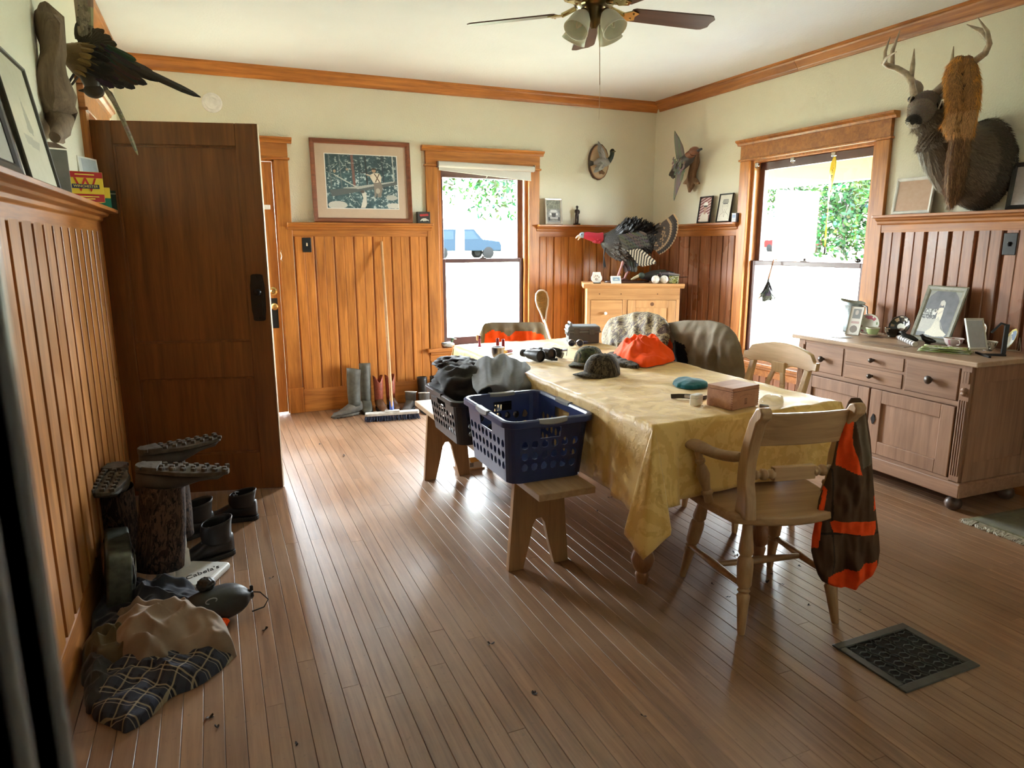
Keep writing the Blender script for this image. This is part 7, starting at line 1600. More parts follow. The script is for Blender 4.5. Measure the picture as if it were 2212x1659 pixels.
# cigar box
cg = thing('cigar_box', 'reddish cedar cigar box with finger joints and stamped front', 'box', (-2.212, -3.800, TS), math.radians(11)); CED = wood('cedar_box', (0.34,0.15,0.085), (0.52,0.27,0.165), 'X', 0.5, 0, 1.2, 0.05)
MB().box(-0.080, 0.080, -0.062, 0.062, 0, 0.071).build('body', CED, cg, smooth=0, bevel=0.0012); MB().box(-0.080, 0.080, -0.062, 0.062, 0.0722, 0.086).build('lid', CED, cg, smooth=0, bevel=0.0012)
fj = MB()
for k in range(9):
    z = 0.004+k*0.0092; fj.box(0.0785, 0.0805, -0.0625, -0.055, z, z+0.0046); fj.box(-0.0805, -0.0785, -0.0625, -0.055, z, z+0.0046)
fj.build('finger_joint', plain('joint_endgrain', (0.27,0.11,0.06), 0.6), cg, smooth=0)['kind'] = 'stuff'
A = canvas(80, 42, (0.46,0.23,0.14)); 
for k in range(24): a = PI*(0.2+0.6*k/23); ell_(A, 0.5-0.40*math.cos(a), 0.42-0.26*math.sin(a), 0.010, 0.018, (0.16,0.07,0.045))
for k in range(5): line_(A, 0.42+0.01*(k%2), 0.46+k*0.09, 0.58-0.01*(k%2), 0.46+k*0.09, 0.05, (0.14,0.06,0.04))
print_panel('stamp', A, 0.110, 0.058, cg, (0, -0.0626, 0.006), mat=painted('stamped_wood', 0.6, 0.3, 0, 30, 0.2))
c = tp(1514, 878); t = thing('white_case', 'small white earbud case beside the cigar box', 'case', (c[0], c[1]+0.03, TS), math.radians(20)); MB().box(-0.026, 0.026, -0.016, 0.016, 0, 0.045).build('case', plain('white_plastic', (0.8,0.8,0.78), 0.4), t, smooth=0, bevel=0.006, seg=3); MB().box(-0.0262, 0.0262, -0.0162, 0.0162, 0.030, 0.031).build('seam', plain('seam_grey', (0.3,0.3,0.3), 0.5), t, smooth=0)
c = tp(1487, 862); t = thing('wristwatch', 'dark wristwatch with its strap open beside the cigar box', 'watch', (c[0], c[1], TS), math.radians(-35)); MB().tube([(-0.07, 0.02, 0.004), (-0.04, 0.005, 0.010), (-0.01, 0, 0.012), (0.02, -0.005, 0.010), (0.06, 0.01, 0.004), (0.075, 0.03, 0.003)], 0.010, 8, sx=0.25).build('strap', plain('dark_strap', (0.03,0.022,0.018), 0.5), t, smooth=60); MB().lathe([(0, 0), (0.018, 0), (0.018, 0.008), (0.015, 0.011), (0, 0.011)], 20, (0, 0, 0.008)).build('dial', STEEL, t, smooth=40)
def _film():
    t = NT('clear_film'); t.P(Base_Color=(0.8,0.8,0.78), Roughness=0.15, Transmission_Weight=0.96, IOR=1.06); return t.m
P_ = [tp(*q) for q in ((1640, 872), (1665, 878), (1692, 872), (1685, 862), (1655, 860))]; rumple('plastic_bag', _film(), [(p[0], p[1]) for p in P_], 0.02, 14, 'crumpled clear plastic bag behind the cigar box', 'bag', z=TS)
c = tp(1645, 882); o = MB().lathe([(0, 0), (0.008, 0), (0.008, 0.03), (0.005, 0.034), (0, 0.034)], 12).build('battery', STEEL, smooth=45, loc=(c[0], c[1]+0.01, TS+0.008), rot=(PI/2, 0, 0.6)); tag(o, 'small silver cylinder lying behind the cigar box', 'battery')

# ---- coats on the chairs
KH = (0.20,0.163,0.112); OR = (0.95,0.10,0.012); NV = (0.012,0.014,0.022); TAN = (0.20,0.13,0.08)
def kcol(u, v):
    if u < 0: return KH
    if inpoly(u, v, [(1410, 735), (1425, 722), (1445, 722), (1456, 745), (1456, 800), (1430, 800), (1425, 760)]): return OR
    if inpoly(u, v, [(1456, 742), (1470, 735), (1490, 745), (1494, 840), (1456, 840)]): return NV
    if inpoly(u, v, [(1390, 745), (1395, 715), (1425, 700), (1455, 705), (1475, 735), (1456, 745), (1445, 722), (1425, 722), (1410, 735), (1405, 760)]): return TAN
    return KH
px_drape('khaki_jacket', 'khaki canvas jacket with orange lining hung over a chair back', 'jacket', [(692, 1478, 1535), (698, 1440, 1560), (706, 1412, 1575), (722, 1398, 1590), (745, 1394, 1600), (775, 1400, 1606), (800, 1410, 1609), (830, 1420, 1610), (900, 1430, 1605), (950, 1440, 1600)],
         lambda u, v: px_(u, v, -1.435), (-0.9, -0.45, 0.1), 0.11, kcol, 3.3, DYED, 90, 0.5, nv=90)
def dcol(u, v):
    if u < 0: return KH
    if inpoly(u, v, [(1043, 745), (1046, 722), (1058, 713), (1078, 716), (1095, 726), (1092, 760), (1043, 760)]): return OR
    if inpoly(u, v, [(1095, 760), (1096, 728), (1110, 716), (1140, 715), (1168, 722), (1182, 745), (1182, 760)]): return OR
    return KH
px_drape('hunting_coat', 'khaki coat with blaze orange panels over the chair at the window end', 'coat', [(696, 1062, 1168), (699, 1046, 1174), (708, 1041, 1178), (725, 1038, 1182), (745, 1035, 1186), (775, 1032, 1190), (860, 1030, 1192)], lambda u, v: py(u, v, -1.535), (0.1, -1, 0.1), 0.055, dcol, 8.1, DYED, 40, 0.5)
# vest on the armchair post
BRN = (0.080,0.043,0.024); VO = (0.80,0.075,0.012)
def vcol(u, v):
    if u < 0: return BRN
    for P in ([(1823, 905), (1840, 908), (1837, 957), (1856, 1021), (1803, 1003), (1810, 955)], [(1792, 1127), (1800, 1122), (1888, 1121), (1890, 1140), (1884, 1152), (1798, 1147)], [(1779, 1048), (1785, 1055), (1765, 1180), (1745, 1185)], [(1785, 1241), (1892, 1206), (1892, 1240), (1848, 1270), (1785, 1270)], [(1886, 1068), (1900, 1075), (1896, 1095), (1884, 1100)]):
        if inpoly(u, v, P): return VO
    if 1147 < v < 1152 or abs(u-(1796)) < 2 and 1010 < v < 1240: return (0.03,0.02,0.014)
    if inpoly(u, v, [(1840, 880), (1862, 880), (1880, 1000), (1860, 1010)]): return (0.16,0.12,0.085)
    return BRN
_vp = Vector((-2.035, -4.245, 0)); _vn = Vector((-0.50, -0.866, 0.0))
def vplane(u, v):
    d = Vector(_ray(u, v)); o = Vector(CAM); t = (_vp-o).dot(_vn)/d.dot(_vn); return o+d*t
px_drape('hunting_vest', 'brown hunting vest with orange patches hanging from the armchair post', 'vest', [(860, 1838, 1858), (868, 1832, 1864), (885, 1826, 1869), (910, 1818, 1874), (950, 1808, 1880), (1000, 1798, 1884), (1045, 1780, 1887), (1080, 1768, 1890), (1120, 1762, 1894), (1160, 1754, 1899), (1190, 1752, 1901), (1215, 1758, 1897), (1240, 1766, 1886), (1255, 1775, 1868), (1264, 1795, 1850)], vplane, _vn, 0.045, vcol, 5.5, DYED, 90, 0.6, nv=190)
# ================================================================ boots, broom, heap by the left wall, window things
def boot(name, label, loc, rz, H, L, mats, sr=0.055, topcut=0.0, group=None, rot=None, lugs=False, heel=0.02, cat='boot', toe=0.048, lace=False, vnotch=0.0):
    """mats: shaft, foot, sole. local: heel at x=0, toe towards +x, sole at z=0"""
    t = thing(name, label, cat, loc, rz, group, rot); sm, fm, om = mats; n = 22
    sh = MB(); rings = []; z0 = 0.075
    for k in range(9):
        f = k/8; z = z0+(H-z0)*f; r = sr*(0.86+0.14*f) if H > 0.2 else sr*(0.95+0.05*f); cx = sr+0.008+0.012*math.sin(f*3)*0.5-0.006*f
        ring = []
        for j in range(n):
            a = 2*PI*j/n; zz = z+(topcut*math.cos(a) - vnotch*(max(0, math.cos(a))**6+max(0, -math.cos(a))**6))*(f**4)
            w = 1+0.025*noise.noise(Vector((math.cos(a)*2, math.sin(a)*2, z*22+H*9)))
            ring.append(Vector((cx+r*1.08*math.cos(a)*w, r*0.92*math.sin(a)*w, zz)))
        rings.append(ring)
    sh.loft(rings, True, False); sh.build('shaft', sm, t, smooth=180, solid=0.004, off=-1)
    ft = MB(); rings = []
    for k in range(11):
        f = k/10; x = 0.004+(L-0.006)*f; wd = (0.036+0.010*math.sin(f*PI*0.9))*(1 if f < 0.85 else math.sqrt(max(0.02, 1-((f-0.85)/0.16)**2)))*toe/0.048; 
        hgt = (0.105 if f < 0.35 else 0.105-0.062*min(1, (f-0.35)/0.4)); hgt = hgt*(1 if f < 0.88 else math.sqrt(max(0.04, 1-((f-0.88)/0.13)**2))); 
        if k == 0: wd *= 0.7
        rings.append([Vector((x, wd*math.copysign(abs(math.cos(a))**0.8, math.cos(a)), 0.016+max(0.0, hgt-0.016)*(0.5+0.5*math.sin(a)))) for a in [2*PI*j/n for j in range(n)]])
    ft.loft(rings); ft.build('foot', fm, t, smooth=180)
    so = MB(); poly = []
    for k in range(30):
        a = 2*PI*k/30; f = 0.5-0.5*math.cos(a); w = (0.041+0.010*math.sin(f*PI)*(1 if f > 0.4 else 0.3))*toe/0.048; poly.append((-0.004+(L+0.008)*f, w*math.copysign(abs(math.sin(a))**0.6, math.sin(a))))
    so.prism(poly, 0.006 if lugs else 0.0, 0.022, 'xy'); so.prism([(x, y) for x, y in poly if x < L*0.32], -heel*0.3 if lugs else 0.0, 0.01, 'xy') if len([1 for x, y in poly if x < L*0.32]) > 3 else None
    so.build('sole', om, t, smooth=0, bevel=0.003)
    if lugs:
        lg = MB()
        for i in range(9):
            x = 0.014+i*(L-0.03)/8
            for s in (-1, 0, 1): lg.cbox((x+0.006*abs(s), s*0.026*toe/0.048, 0.001), (0.017, 0.017, 0.014), rotm(0, 0, 0.5*s))
        stuff(lg.build('tread_lugs', om, t, smooth=0, bevel=0.002))
    if lace:
        lc = MB()
        for i in range(5): lc.tube([(0.115-0.008*i+0.01, -0.028, 0.075+i*0.016), (0.128-0.008*i+0.01, 0, 0.086+i*0.016), (0.115-0.008*i+0.01, 0.028, 0.080+i*0.016)], 0.0028, 5)
        stuff(lc.build('laces', plain('grey_lace', (0.10,0.10,0.10), 0.8), t))
    return t
RUBG = plain('olive_rubber', (0.085,0.085,0.070), 0.55, var=0.3, sc=25, bump=0.15); RUBD = plain('muddy_rubber', (0.095,0.085,0.068), 0.75, var=0.4, sc=20, bump=0.3); SOLE = plain('black_sole', (0.018,0.017,0.016), 0.7); COW = plain('red_leather', (0.27,0.062,0.035), 0.45, var=0.3, sc=60, bump=0.3); COWB = plain('brown_vamp', (0.12,0.055,0.025), 0.4, var=0.25); GRYL = plain('grey_suede', (0.075,0.068,0.062), 0.8, var=0.2, sc=40, bump=0.15); BLKL = plain('black_leather', (0.016,0.015,0.015), 0.42, var=0.3, sc=30, bump=0.2)
def fl(u, v): p = pz(u, v, 0); return (p[0], p[1], 0)
def bp(x, y, deg, sr): a = math.radians(deg); return (x-math.cos(a)*(sr+0.008), y-math.sin(a)*(sr+0.008), 0)
boot('rubber_boot', 'tall muddy olive rubber boot with its toe along the baseboard', bp(-3.080, -0.265, -165, 0.056), math.radians(-160), 0.385, 0.275, (RUBG, RUBD, RUBD), 0.056, 0.012, 'pair of tall rubber boots', lugs=True)
boot('rubber_boot', 'cleaner tall olive rubber boot beside the red cowboy boots', bp(-2.958, -0.150, -100, 0.054), math.radians(-100), 0.405, 0.25, (RUBG, RUBG, SOLE), 0.054, 0.01, 'pair of tall rubber boots')
boot('cowboy_boot', 'red leather cowboy boot with scalloped top next to the rubber boots', bp(-2.855, -0.175, -88, 0.047), math.radians(-88), 0.295, 0.25, (COW, COWB, SOLE), 0.047, 0, 'pair of red cowboy boots', vnotch=0.055, toe=0.038)
boot('cowboy_boot', 'red leather cowboy boot half hidden behind the broom handle', bp(-2.750, -0.165, -84, 0.047), math.radians(-84), 0.295, 0.25, (COW, COWB, SOLE), 0.047, 0, 'pair of red cowboy boots', vnotch=0.055, toe=0.038)
WTRIM = plain('grey_collar', (0.42,0.40,0.37), 0.8)
for k, (x_, y_, r, lab) in enumerate(((-2.600, -0.275, 238, 'low grey slip-on shoe with pale collar beside the broom'), (-2.505, -0.365, 262, 'low dark slip-on shoe with pale collar beside the black boots'))):
    t = boot('ankle_shoe', lab, bp(x_, y_, r, 0.050), math.radians(r), 0.150, 0.235, (GRYL, GRYL, SOLE), 0.050, 0.010, 'pair of low slip-on shoes', cat='shoe', toe=0.042)
    m = MB(); m.tube([(0.058+0.052*1.08*math.cos(a)-0.006, 0.052*0.92*math.sin(a), 0.150+0.010*math.cos(a)) for a in [2*PI*j/24 for j in range(25)]], 0.0042, 7); m.build('collar', WTRIM, t, smooth=60)
boot('rubber_boot', 'black mid-height rubber boot next to the low shoes', bp(-2.455, -0.135, -88, 0.048), math.radians(-88), 0.245, 0.20, (BLKL, BLKL, SOLE), 0.048, 0.004, 'pair of black rubber boots', toe=0.042)
boot('rubber_boot', 'black mid-height rubber boot beside the bench', bp(-2.345, -0.150, -95, 0.048), math.radians(-95), 0.245, 0.24, (BLKL, BLKL, SOLE), 0.048, 0.004, 'pair of black rubber boots', toe=0.042)
boot('fleece_boot', 'faded red boot with pale fleece top half hidden behind the bench', bp(-2.235, -0.150, -88, 0.048), math.radians(-88), 0.21, 0.23, (COW, COW, SOLE), 0.048, 0.0)

# ---- broom
b0 = Vector(fl(848, 906)); b1 = Vector(py(824, 522, -0.035)); br = thing('broom', 'push broom with wooden handle and blue bristles leaning on the boards', 'broom', (b0.x, b0.y, 0), math.radians(-8))
Ri = Matrix.Rotation(math.radians(8), 3, 'Z'); top = Ri @ (b1-Vector((b0.x, b0.y, 0)))
MB().tube([(0, 0.02, 0.075), Vector((0, 0.02, 0.075)).lerp(top, 0.5), top], [0.0125, 0.0122, 0.0115], 12).build('handle', wood('broom_handle_wood', (0.42,0.22,0.10), (0.60,0.36,0.18), 'Z', 0.4), br, smooth=60)
d_ = (top-Vector((0, 0.02, 0.075))).normalized(); p_ = Vector((0, 0.02, 0.06)); MB().tube([p_, p_+d_*0.085], [0.019, 0.016], 14).build('socket', plain('blue_plastic', (0.03,0.08,0.36), 0.4), br, smooth=40)
hb_ = MB(); hb_.prism([(-0.215, -0.028), (-0.20, -0.034), (0.20, -0.034), (0.215, -0.028), (0.215, 0.028), (0.20, 0.034), (-0.20, 0.034), (-0.215, 0.028)], 0.042, 0.066, 'xy'); hb_.prism([(-0.06, -0.026), (0.06, -0.026), (0.06, 0.026), (-0.06, 0.026)], 0.066, 0.078, 'xy'); hb_.build('head', plain('worn_white_block', (0.50,0.48,0.44), 0.6, var=0.3), br, smooth=0, bevel=0.006)
bs = MB(); rg = random.Random(5)
for i in range(34):
    for j in range(5):
        x = -0.205+i*0.41/33; y = -0.028+j*0.014
        for q in range(3): bs.tube([(x, y, 0.045), (x*1.05+rg.uniform(-0.006, 0.006), y*1.35+rg.uniform(-0.006, 0.006), 0.001)], [0.0028, 0.0018], 4)
stuff(bs.build('bristles', plain('navy_bristle', (0.018,0.025,0.060), 0.7), br, smooth=0))

# ---- lacrosse stick leaning by the window
lo, hi = Vector(py(1192, 745, -0.30)), Vector(py(1176, 690, -0.10)); foot = hi+(lo-hi)*((hi.z)/(hi.z-lo.z)); lx = thing('lacrosse_stick', 'white lacrosse stick leaning on the wall beside the window', 'lacrosse stick', (foot.x, foot.y, 0)); hi2 = hi-foot
WP = plain('white_lacrosse_plastic', (0.70,0.66,0.64), 0.4); MB().tube([(0, 0, 0.0), hi2], [0.012, 0.012], 12).build('shaft', plain('cream_shaft', (0.62,0.50,0.38), 0.45), lx, smooth=60)
ax_ = Vector((-0.09, 0.10, 1)).normalized(); sx_ = Vector((1, 0.1, 0.09)).normalized(); out = [(-0.012, -0.02), (-0.02, 0.02), (-0.034, 0.07), (-0.058, 0.13), (-0.068, 0.19), (-0.058, 0.245), (-0.03, 0.27), (0, 0.275), (0.03, 0.27), (0.058, 0.245), (0.068, 0.19), (0.058, 0.13), (0.034, 0.07), (0.02, 0.02), (0.012, -0.02)]
hp_ = [hi2+sx_*x+ax_*y for x, y in out]; MB().tube(hp_+[hp_[0]], 0.0085, 8).build('head_frame', WP, lx, smooth=60)
nt_ = MB(); 
for i in range(18):
    y = 0.03+i*0.0135; w = np.interp(y, [0.02, 0.07, 0.13, 0.19, 0.245, 0.275], [0.02, 0.034, 0.058, 0.066, 0.056, 0.0]); pts = [hi2+sx_*(w*(-1+2*k/6))+ax_*y+Vector((0, 0.025*(1-(-1+2*k/6)**2), 0)) for k in range(7)]; nt_.tube(pts, 0.0042, 5)
for k in range(-3, 4):
    pts = [hi2+sx_*(np.interp(y, [0.02, 0.07, 0.13, 0.19, 0.245, 0.275], [0.02, 0.034, 0.058, 0.066, 0.056, 0.02])*k/3.6)+ax_*y+Vector((0, 0.025*(1-(k/3.6)**2), 0)) for y in np.linspace(0.02, 0.268, 9)]; nt_.tube(pts, 0.0042, 5)
stuff(nt_.build('netting', plain('amber_cord', (0.30,0.20,0.06), 0.7), lx, smooth=60))

# ---- duck decoy on the sill
c = py(970, 750, -0.035); dc = thing('duck_decoy', 'small painted duck decoy on the back window sill', 'decoy', (c[0], -0.030, 0.475), 0.0); m = MB(); m.col = (0.40,0.40,0.36); m.loft(body_loft([((-0.062, 0, 0.030), 0.006, 0.006), ((-0.045, 0, 0.026), 0.022, 0.018), ((-0.01, 0, 0.027), 0.032, 0.026), ((0.03, 0, 0.027), 0.028, 0.024), ((0.052, 0, 0.026), 0.008, 0.008)], 14)); m.build('body', SKINP, dc, smooth=180)
m = MB(); m.col = (0.05,0.09,0.05); m.tube([(0.028, 0, 0.045), (0.034, 0, 0.068)], [0.014, 0.011], 10); m.sph((0.036, 0, 0.076), (0.017, 0.013, 0.013)); m.col = (0.30,0.26,0.10); m.cbox((0.060, 0, 0.072), (0.024, 0.013, 0.005)); m.build('head', SKINP, dc, smooth=60); m = MB(); m.col = (0.10,0.10,0.09); m.sph((-0.035, 0, 0.042), (0.035, 0.024, 0.008), 12, 6); m.build('wing_patch', SKINP, dc, smooth=60)

# ---- roller shade on the back window
rs = thing('roller_shade', 'rolled-up white roller shade across the top of the back window', 'window shade', (0, 0, 0)); SHW = plain('white_shade', (0.70,0.71,0.70), 0.7, var=0.03); a, b = -2.235, -1.335
MB().tube([(a, -0.05, 2.062), (b, -0.05, 2.052)], 0.026, 18).build('roll', SHW, rs, smooth=50); 
m = MB(); m.add([(a+0.01, -0.034, 2.052), (b-0.02, -0.034, 2.040), (b-0.02, -0.036, 1.955), (a+0.01, -0.036, 2.018)], [(0,1,2,3)]); m.build('fabric', SHW, rs, smooth=0, solid=0.002); MB().tube([(a+0.01, -0.036, 2.018), (b-0.02, -0.036, 1.955)], 0.005, 8).build('hem_bar', SHW, rs)
for x in (a-0.006, b+0.006): MB().box(x-0.004, x+0.004, -0.066, -0.028, 2.035, 2.085).build('bracket', STEEL, rs, smooth=0)
MB().tube([(-1.79, -0.04, 1.985), (-1.785, -0.045, 1.975), (-1.795, -0.045, 1.965)], 0.003, 6).build('pull', SHW, rs)

# ---- things at the right window (x = wall, y along)
BRK = plain('chrome', (0.62,0.62,0.62), 0.2, 1.0)
for k, (u, v, lab) in enumerate(((1637, 356, 'chrome curtain bracket at the corner of the wide window casing'), (1714, 344, 'chrome curtain bracket in the middle of the wide window head'), (1803, 333, 'chrome curtain bracket holding the yellow flypaper'))):
    c = px_(u, v, -0.03); t = thing('curtain_bracket', lab, 'bracket', (0, c[1], c[2]), -PI/2, 'chrome curtain brackets'); MB().box(-0.018, 0.018, -0.045, -0.028, -0.014, 0.014).build('clip', BRK, t, smooth=0, bevel=0.003); MB().tube([(0.0, -0.04, -0.01), (0.008, -0.06, -0.022), (0.02, -0.05, -0.03)], 0.004, 6).build('hook', BRK, t)
YLM = plain('yellow_flypaper', (0.85,0.58,0.02), 0.35, var=0.1)
t0 = Vector(px_(1803, 338, -0.06)); t1 = Vector(px_(1781, 548, -0.06)); fp_ = thing('flypaper', 'twisted yellow flypaper strip hanging in the wide window', 'flypaper', tuple(t0)); m = MB(); rows = []
for i in range(49):
    f = i/48; p = (t1-t0)*f*0.93+Vector((0, 0.012*math.sin(f*3), 0)); tw = 0.3+f*3.0; w = float(np.interp(f, [0, 0.06, 0.15, 0.40, 0.52, 0.62, 0.72, 0.80, 0.92, 1.0], [0.010, 0.030, 0.044, 0.042, 0.024, 0.010, 0.010, 0.030, 0.030, 0.012])); d = Vector((math.sin(tw)*0.6, math.cos(tw*0.4), 0)); rows.append([p-d*w, p-d*w*0.3+Vector((0.004, 0, 0)), p+d*w*0.3+Vector((0.004, 0, 0)), p+d*w])
m.loft(rows, False, False); m.build('strip', YLM, fp_, smooth=180, solid=0.0008)
m = MB(); rg = random.Random(8)
for i in range(26):
    r = rg.choice(rows[6:46]); q = r[1].lerp(r[2], rg.random()); m.sph(q+Vector((-0.002, 0, 0)), rg.uniform(0.002, 0.004), 6, 4)
stuff(m.build('flies', plain('fly_black', (0.01,0.01,0.01), 0.6), fp_)); MB().tube([(t1-t0)*0.93, (t1-t0)], [0.006, 0.008], 8).build('cartridge', plain('black_plastic', (0.012,0.012,0.013), 0.4), fp_)
# feather duster hanging from the meeting rail
h0 = Vector(px_(1671, 562, -0.012)); h1 = Vector(px_(1660, 603, -0.05)); fd = thing('feather_duster', 'little dark feather duster hanging from the wide window sash by a cord', 'feather duster', tuple(h0)); MB().tube([(0.03, 0, 0.006), (0, 0, 0.003), (h1-h0)*0.5, h1-h0], [0.006, 0.006, 0.006, 0.009], 8).build('cord', plain('rust_cord', (0.20,0.09,0.05), 0.7), fd); MB().tube([(h1-h0), (h1-h0)+Vector((0, 0, -0.03))], [0.007, 0.010], 8).build('ferrule', plain('black_plastic', (0.012,0.012,0.013), 0.4), fd)
m = MB(); base = h1-h0+Vector((0, 0, -0.02))
for i in range(34):
    a = rg.uniform(0, 2*PI); s = rg.uniform(0.05, 0.42); feather(m, base, (math.cos(a)*s, math.sin(a)*s, -1), (math.cos(a), math.sin(a), 0.3), rg.uniform(0.12, 0.165), 0.055, tuple(q*rg.uniform(0.6, 1.5) for q in (0.035,0.033,0.025)), (0.05,0.052,0.035), 0.12)
m.build('feathers', FEATH, fd, smooth=0)['kind'] = 'stuff'
c = px_(1855, 566, 0.0); t = thing('sunglasses', 'black sunglasses lying on the sash rail of the wide window', 'sunglasses', (0.040, c[1], 1.2535), -PI/2); 
for s in (-1, 1):
    MB().sph((s*0.032, -0.012, 0.017), (0.027, 0.006, 0.016), 12, 8).build('lens', plain('black_lens', (0.01,0.01,0.012), 0.08), t, smooth=180); MB().tube([(s*0.058, -0.01, 0.022), (s*0.056, 0.01, 0.02), (s*0.05, 0.018, 0.004)], 0.003, 6).build('temple_arm', BLACKM, t)
MB().tube([(-0.010, -0.014, 0.022), (0.010, -0.014, 0.022)], 0.003, 6).build('nose_bridge', BLACKM, t)

# ---- floor register grille
gr = thing('floor_register', 'black cast iron floor register with honeycomb lattice', 'floor grille', (-2.012, -4.496, 0), 0.0); IRON = plain('black_cast_iron', (0.055,0.062,0.058), 0.38, 0.3, var=0.3)
gw, gh = 0.178, 0.143; fw = 0.030
m = MB()
for (x0, x1, y0, y1) in ((-gw, gw, -gh, -gh+fw), (-gw, gw, gh-fw, gh), (-gw, -gw+fw, -gh+fw, gh-fw), (gw-fw, gw, -gh+fw, gh-fw)): m.box(x0, x1, y0, y1, 0.0004, 0.007)
m.build('rim', IRON, gr, smooth=0, bevel=0.002); MB().box(-gw+fw, gw-fw, -gh+fw, gh-fw, 0.0003, 0.0012).build('duct_shadow_plate', plain('duct_shade_black', (0.006,0.006,0.006), 0.8), gr, smooth=0)  # black sheet paints the darkness of the open duct below the lattice
m = MB(); X, Y = gw-fw, gh-fw
def bar(a, b):
    a = Vector((max(-X, min(X, a[0])), max(-Y, min(Y, a[1])), 0.0042)); b = Vector((max(-X, min(X, b[0])), max(-Y, min(Y, b[1])), 0.0042))
    if (a-b).length > 0.002: m.tube([a, b], 0.0019, 4)
sx, sy = 0.0592, 0.0555
for i in range(-4, 5):
    for j in range(-4, 5):
        cx = i*sx; cy = (j+0.5*(i % 2))*sy*1.0
        if abs(cx) > X+0.02 or abs(cy) > Y+0.02: continue
        R_ = 0.0190; hx = [(cx+R_*1.1*math.cos(PI/6+PI/3*k), cy+R_*0.9*math.sin(PI/6+PI/3*k)) for k in range(6)]
        for k in range(6): bar(hx[k], hx[(k+1)%6])
        bar(hx[0], (cx+sx*0.5, cy+sy*0.45)); bar(hx[5], (cx+sx*0.5, cy-sy*0.45)); bar(hx[2], (cx-sx*0.5, cy+sy*0.45)); bar(hx[3], (cx-sx*0.5, cy-sy*0.45)); bar((cx+sx*0.5, cy+sy*0.45), (cx+sx*0.5, cy-sy*0.05))
m.build('lattice', IRON, gr, smooth=60)['kind'] = 'stuff'

# ---- rug corner
rgx = thing('rug', 'olive rug with frayed white fringe at the end of the buffet', 'rug', (-0.34, -4.35, 0)); 
m = MB(); m.grid(lambda u, v: (-0.31+0.62*u, -0.55+1.10*v-0.04*u, 0.008+0.002*fbm((u*9, v*9, 2))), 16, 28); m.build('pile', cloth('olive_pile', (0.085,0.075,0.018), 1.0, 0.3, 30, 900, 0.6), rgx, smooth=180, solid=0.008, off=-1)
m = MB(); rg = random.Random(2)
for i in range(520):
    y = rg.uniform(-0.55, 0.55); l = rg.uniform(0.03, 0.06); m.tube([(-0.305, y, 0.010), (-0.315-l*0.5, y+rg.uniform(-0.012, 0.012), rg.uniform(0.004, 0.012)), (-0.31-l, y+rg.uniform(-0.02, 0.02), 0.003)], [0.0028, 0.0025, 0.0015], 4)
stuff(m.build('fringe', cloth('white_fringe', (0.52,0.49,0.42), 0.95, 0.2), rgx, smooth=0))

# ---- leaf crumbs on the floor
m = MB(); rg = random.Random(12)
for (u, v) in [(1745, 1308), (1690, 1262), (1668, 1240), (1655, 1258), (1800, 1295), (1862, 1318), (1570, 1290), (1540, 1262), (570, 1360), (455, 1550), (465, 1575), (585, 1250), (1290, 1105), (1318, 1075), (1060, 1390), (1155, 1500), (1130, 1165), (690, 960), (745, 985), (640, 1610), (1390, 1545), (1640, 1195), (1730, 1225), (1590, 1195), (1620, 1170)]:
    p = pz(u, v, 0.0); s = rg.uniform(0.004, 0.010)
    for q in range(3): feather(m, (p[0]+rg.uniform(-s, s), p[1]+rg.uniform(-s, s), 0.0015), (rg.uniform(-1, 1), rg.uniform(-1, 1), 0.1), (0, 0, 1), s*1.8, s, (0.03,0.022,0.016), None, 0.2)
o = m.build('leaf_litter', FEATH, smooth=0); stuff(o); o['label'] = 'scattered dark leaf crumbs on the strip floor'

# ================================================================ heap along the left wall
DRYW = plain('dryer_white', (0.72,0.73,0.72), 0.4, var=0.05)
dr_ = thing('boot_dryer', 'white plastic boot dryer with upright tubes on the floor', 'boot dryer', (-4.275, -2.905, 0), math.radians(-28)); MB().box(-0.125, 0.125, -0.115, 0.115, 0, 0.034).build('base', DRYW, dr_, smooth=0, bevel=0.014, seg=3)
for (x, y) in ((-0.075, -0.045), (-0.07, 0.065)):
    MB().lathe([(0.036, 0.03), (0.034, 0.10), (0.028, 0.104), (0.028, 0.34)], 20, (x, y, 0)).build('tube', DRYW, dr_, smooth=40)
text('logo_text', "Cabela's", 0.044, plain('black_ink', (0.012,0.012,0.012), 0.5), dr_, (0.055, 0.0, 0.0345), (0, 0, math.radians(55)), shear=0.35)
CAMB = camo('dark_boot_camo', [(0.035,0.022,0.016), (0.10,0.062,0.045), (0.05,0.034,0.024), (0.012,0.009,0.008)], 26); SOLEM = plain('muddy_sole', (0.075,0.062,0.046), 0.85, var=0.35, sc=35, bump=0.4); FOOTM = plain('dark_rubber_foot', (0.042,0.035,0.029), 0.7, var=0.3)
def inv(loc, rz, label, H=0.43, L=0.345):
    return boot('camo_boot', label, (0, 0, 0), 0, H, L, (CAMB, FOOTM, SOLEM), 0.090, 0.0, 'camouflage boots drying upside down', rot=(PI, 0, rz), lugs=True, toe=0.062)
t = inv(None, math.radians(-14), 'camouflage rubber boot upside down on the dryer, toe towards the room'); t.location = (-4.425, -2.90, 0.525); t.rotation_euler = (PI, 0.12, math.radians(-8))
t = inv(None, math.radians(20), 'camouflage rubber boot upside down behind the first one'); t.location = (-4.44, -2.63, 0.515)
t = inv(None, math.radians(70), 'dark camouflage boot upside down against the baseboard', 0.38, 0.32); t.location = (-4.525, -2.60, 0.46); t.rotation_euler = (PI-0.05, 0.06, math.radians(-95))
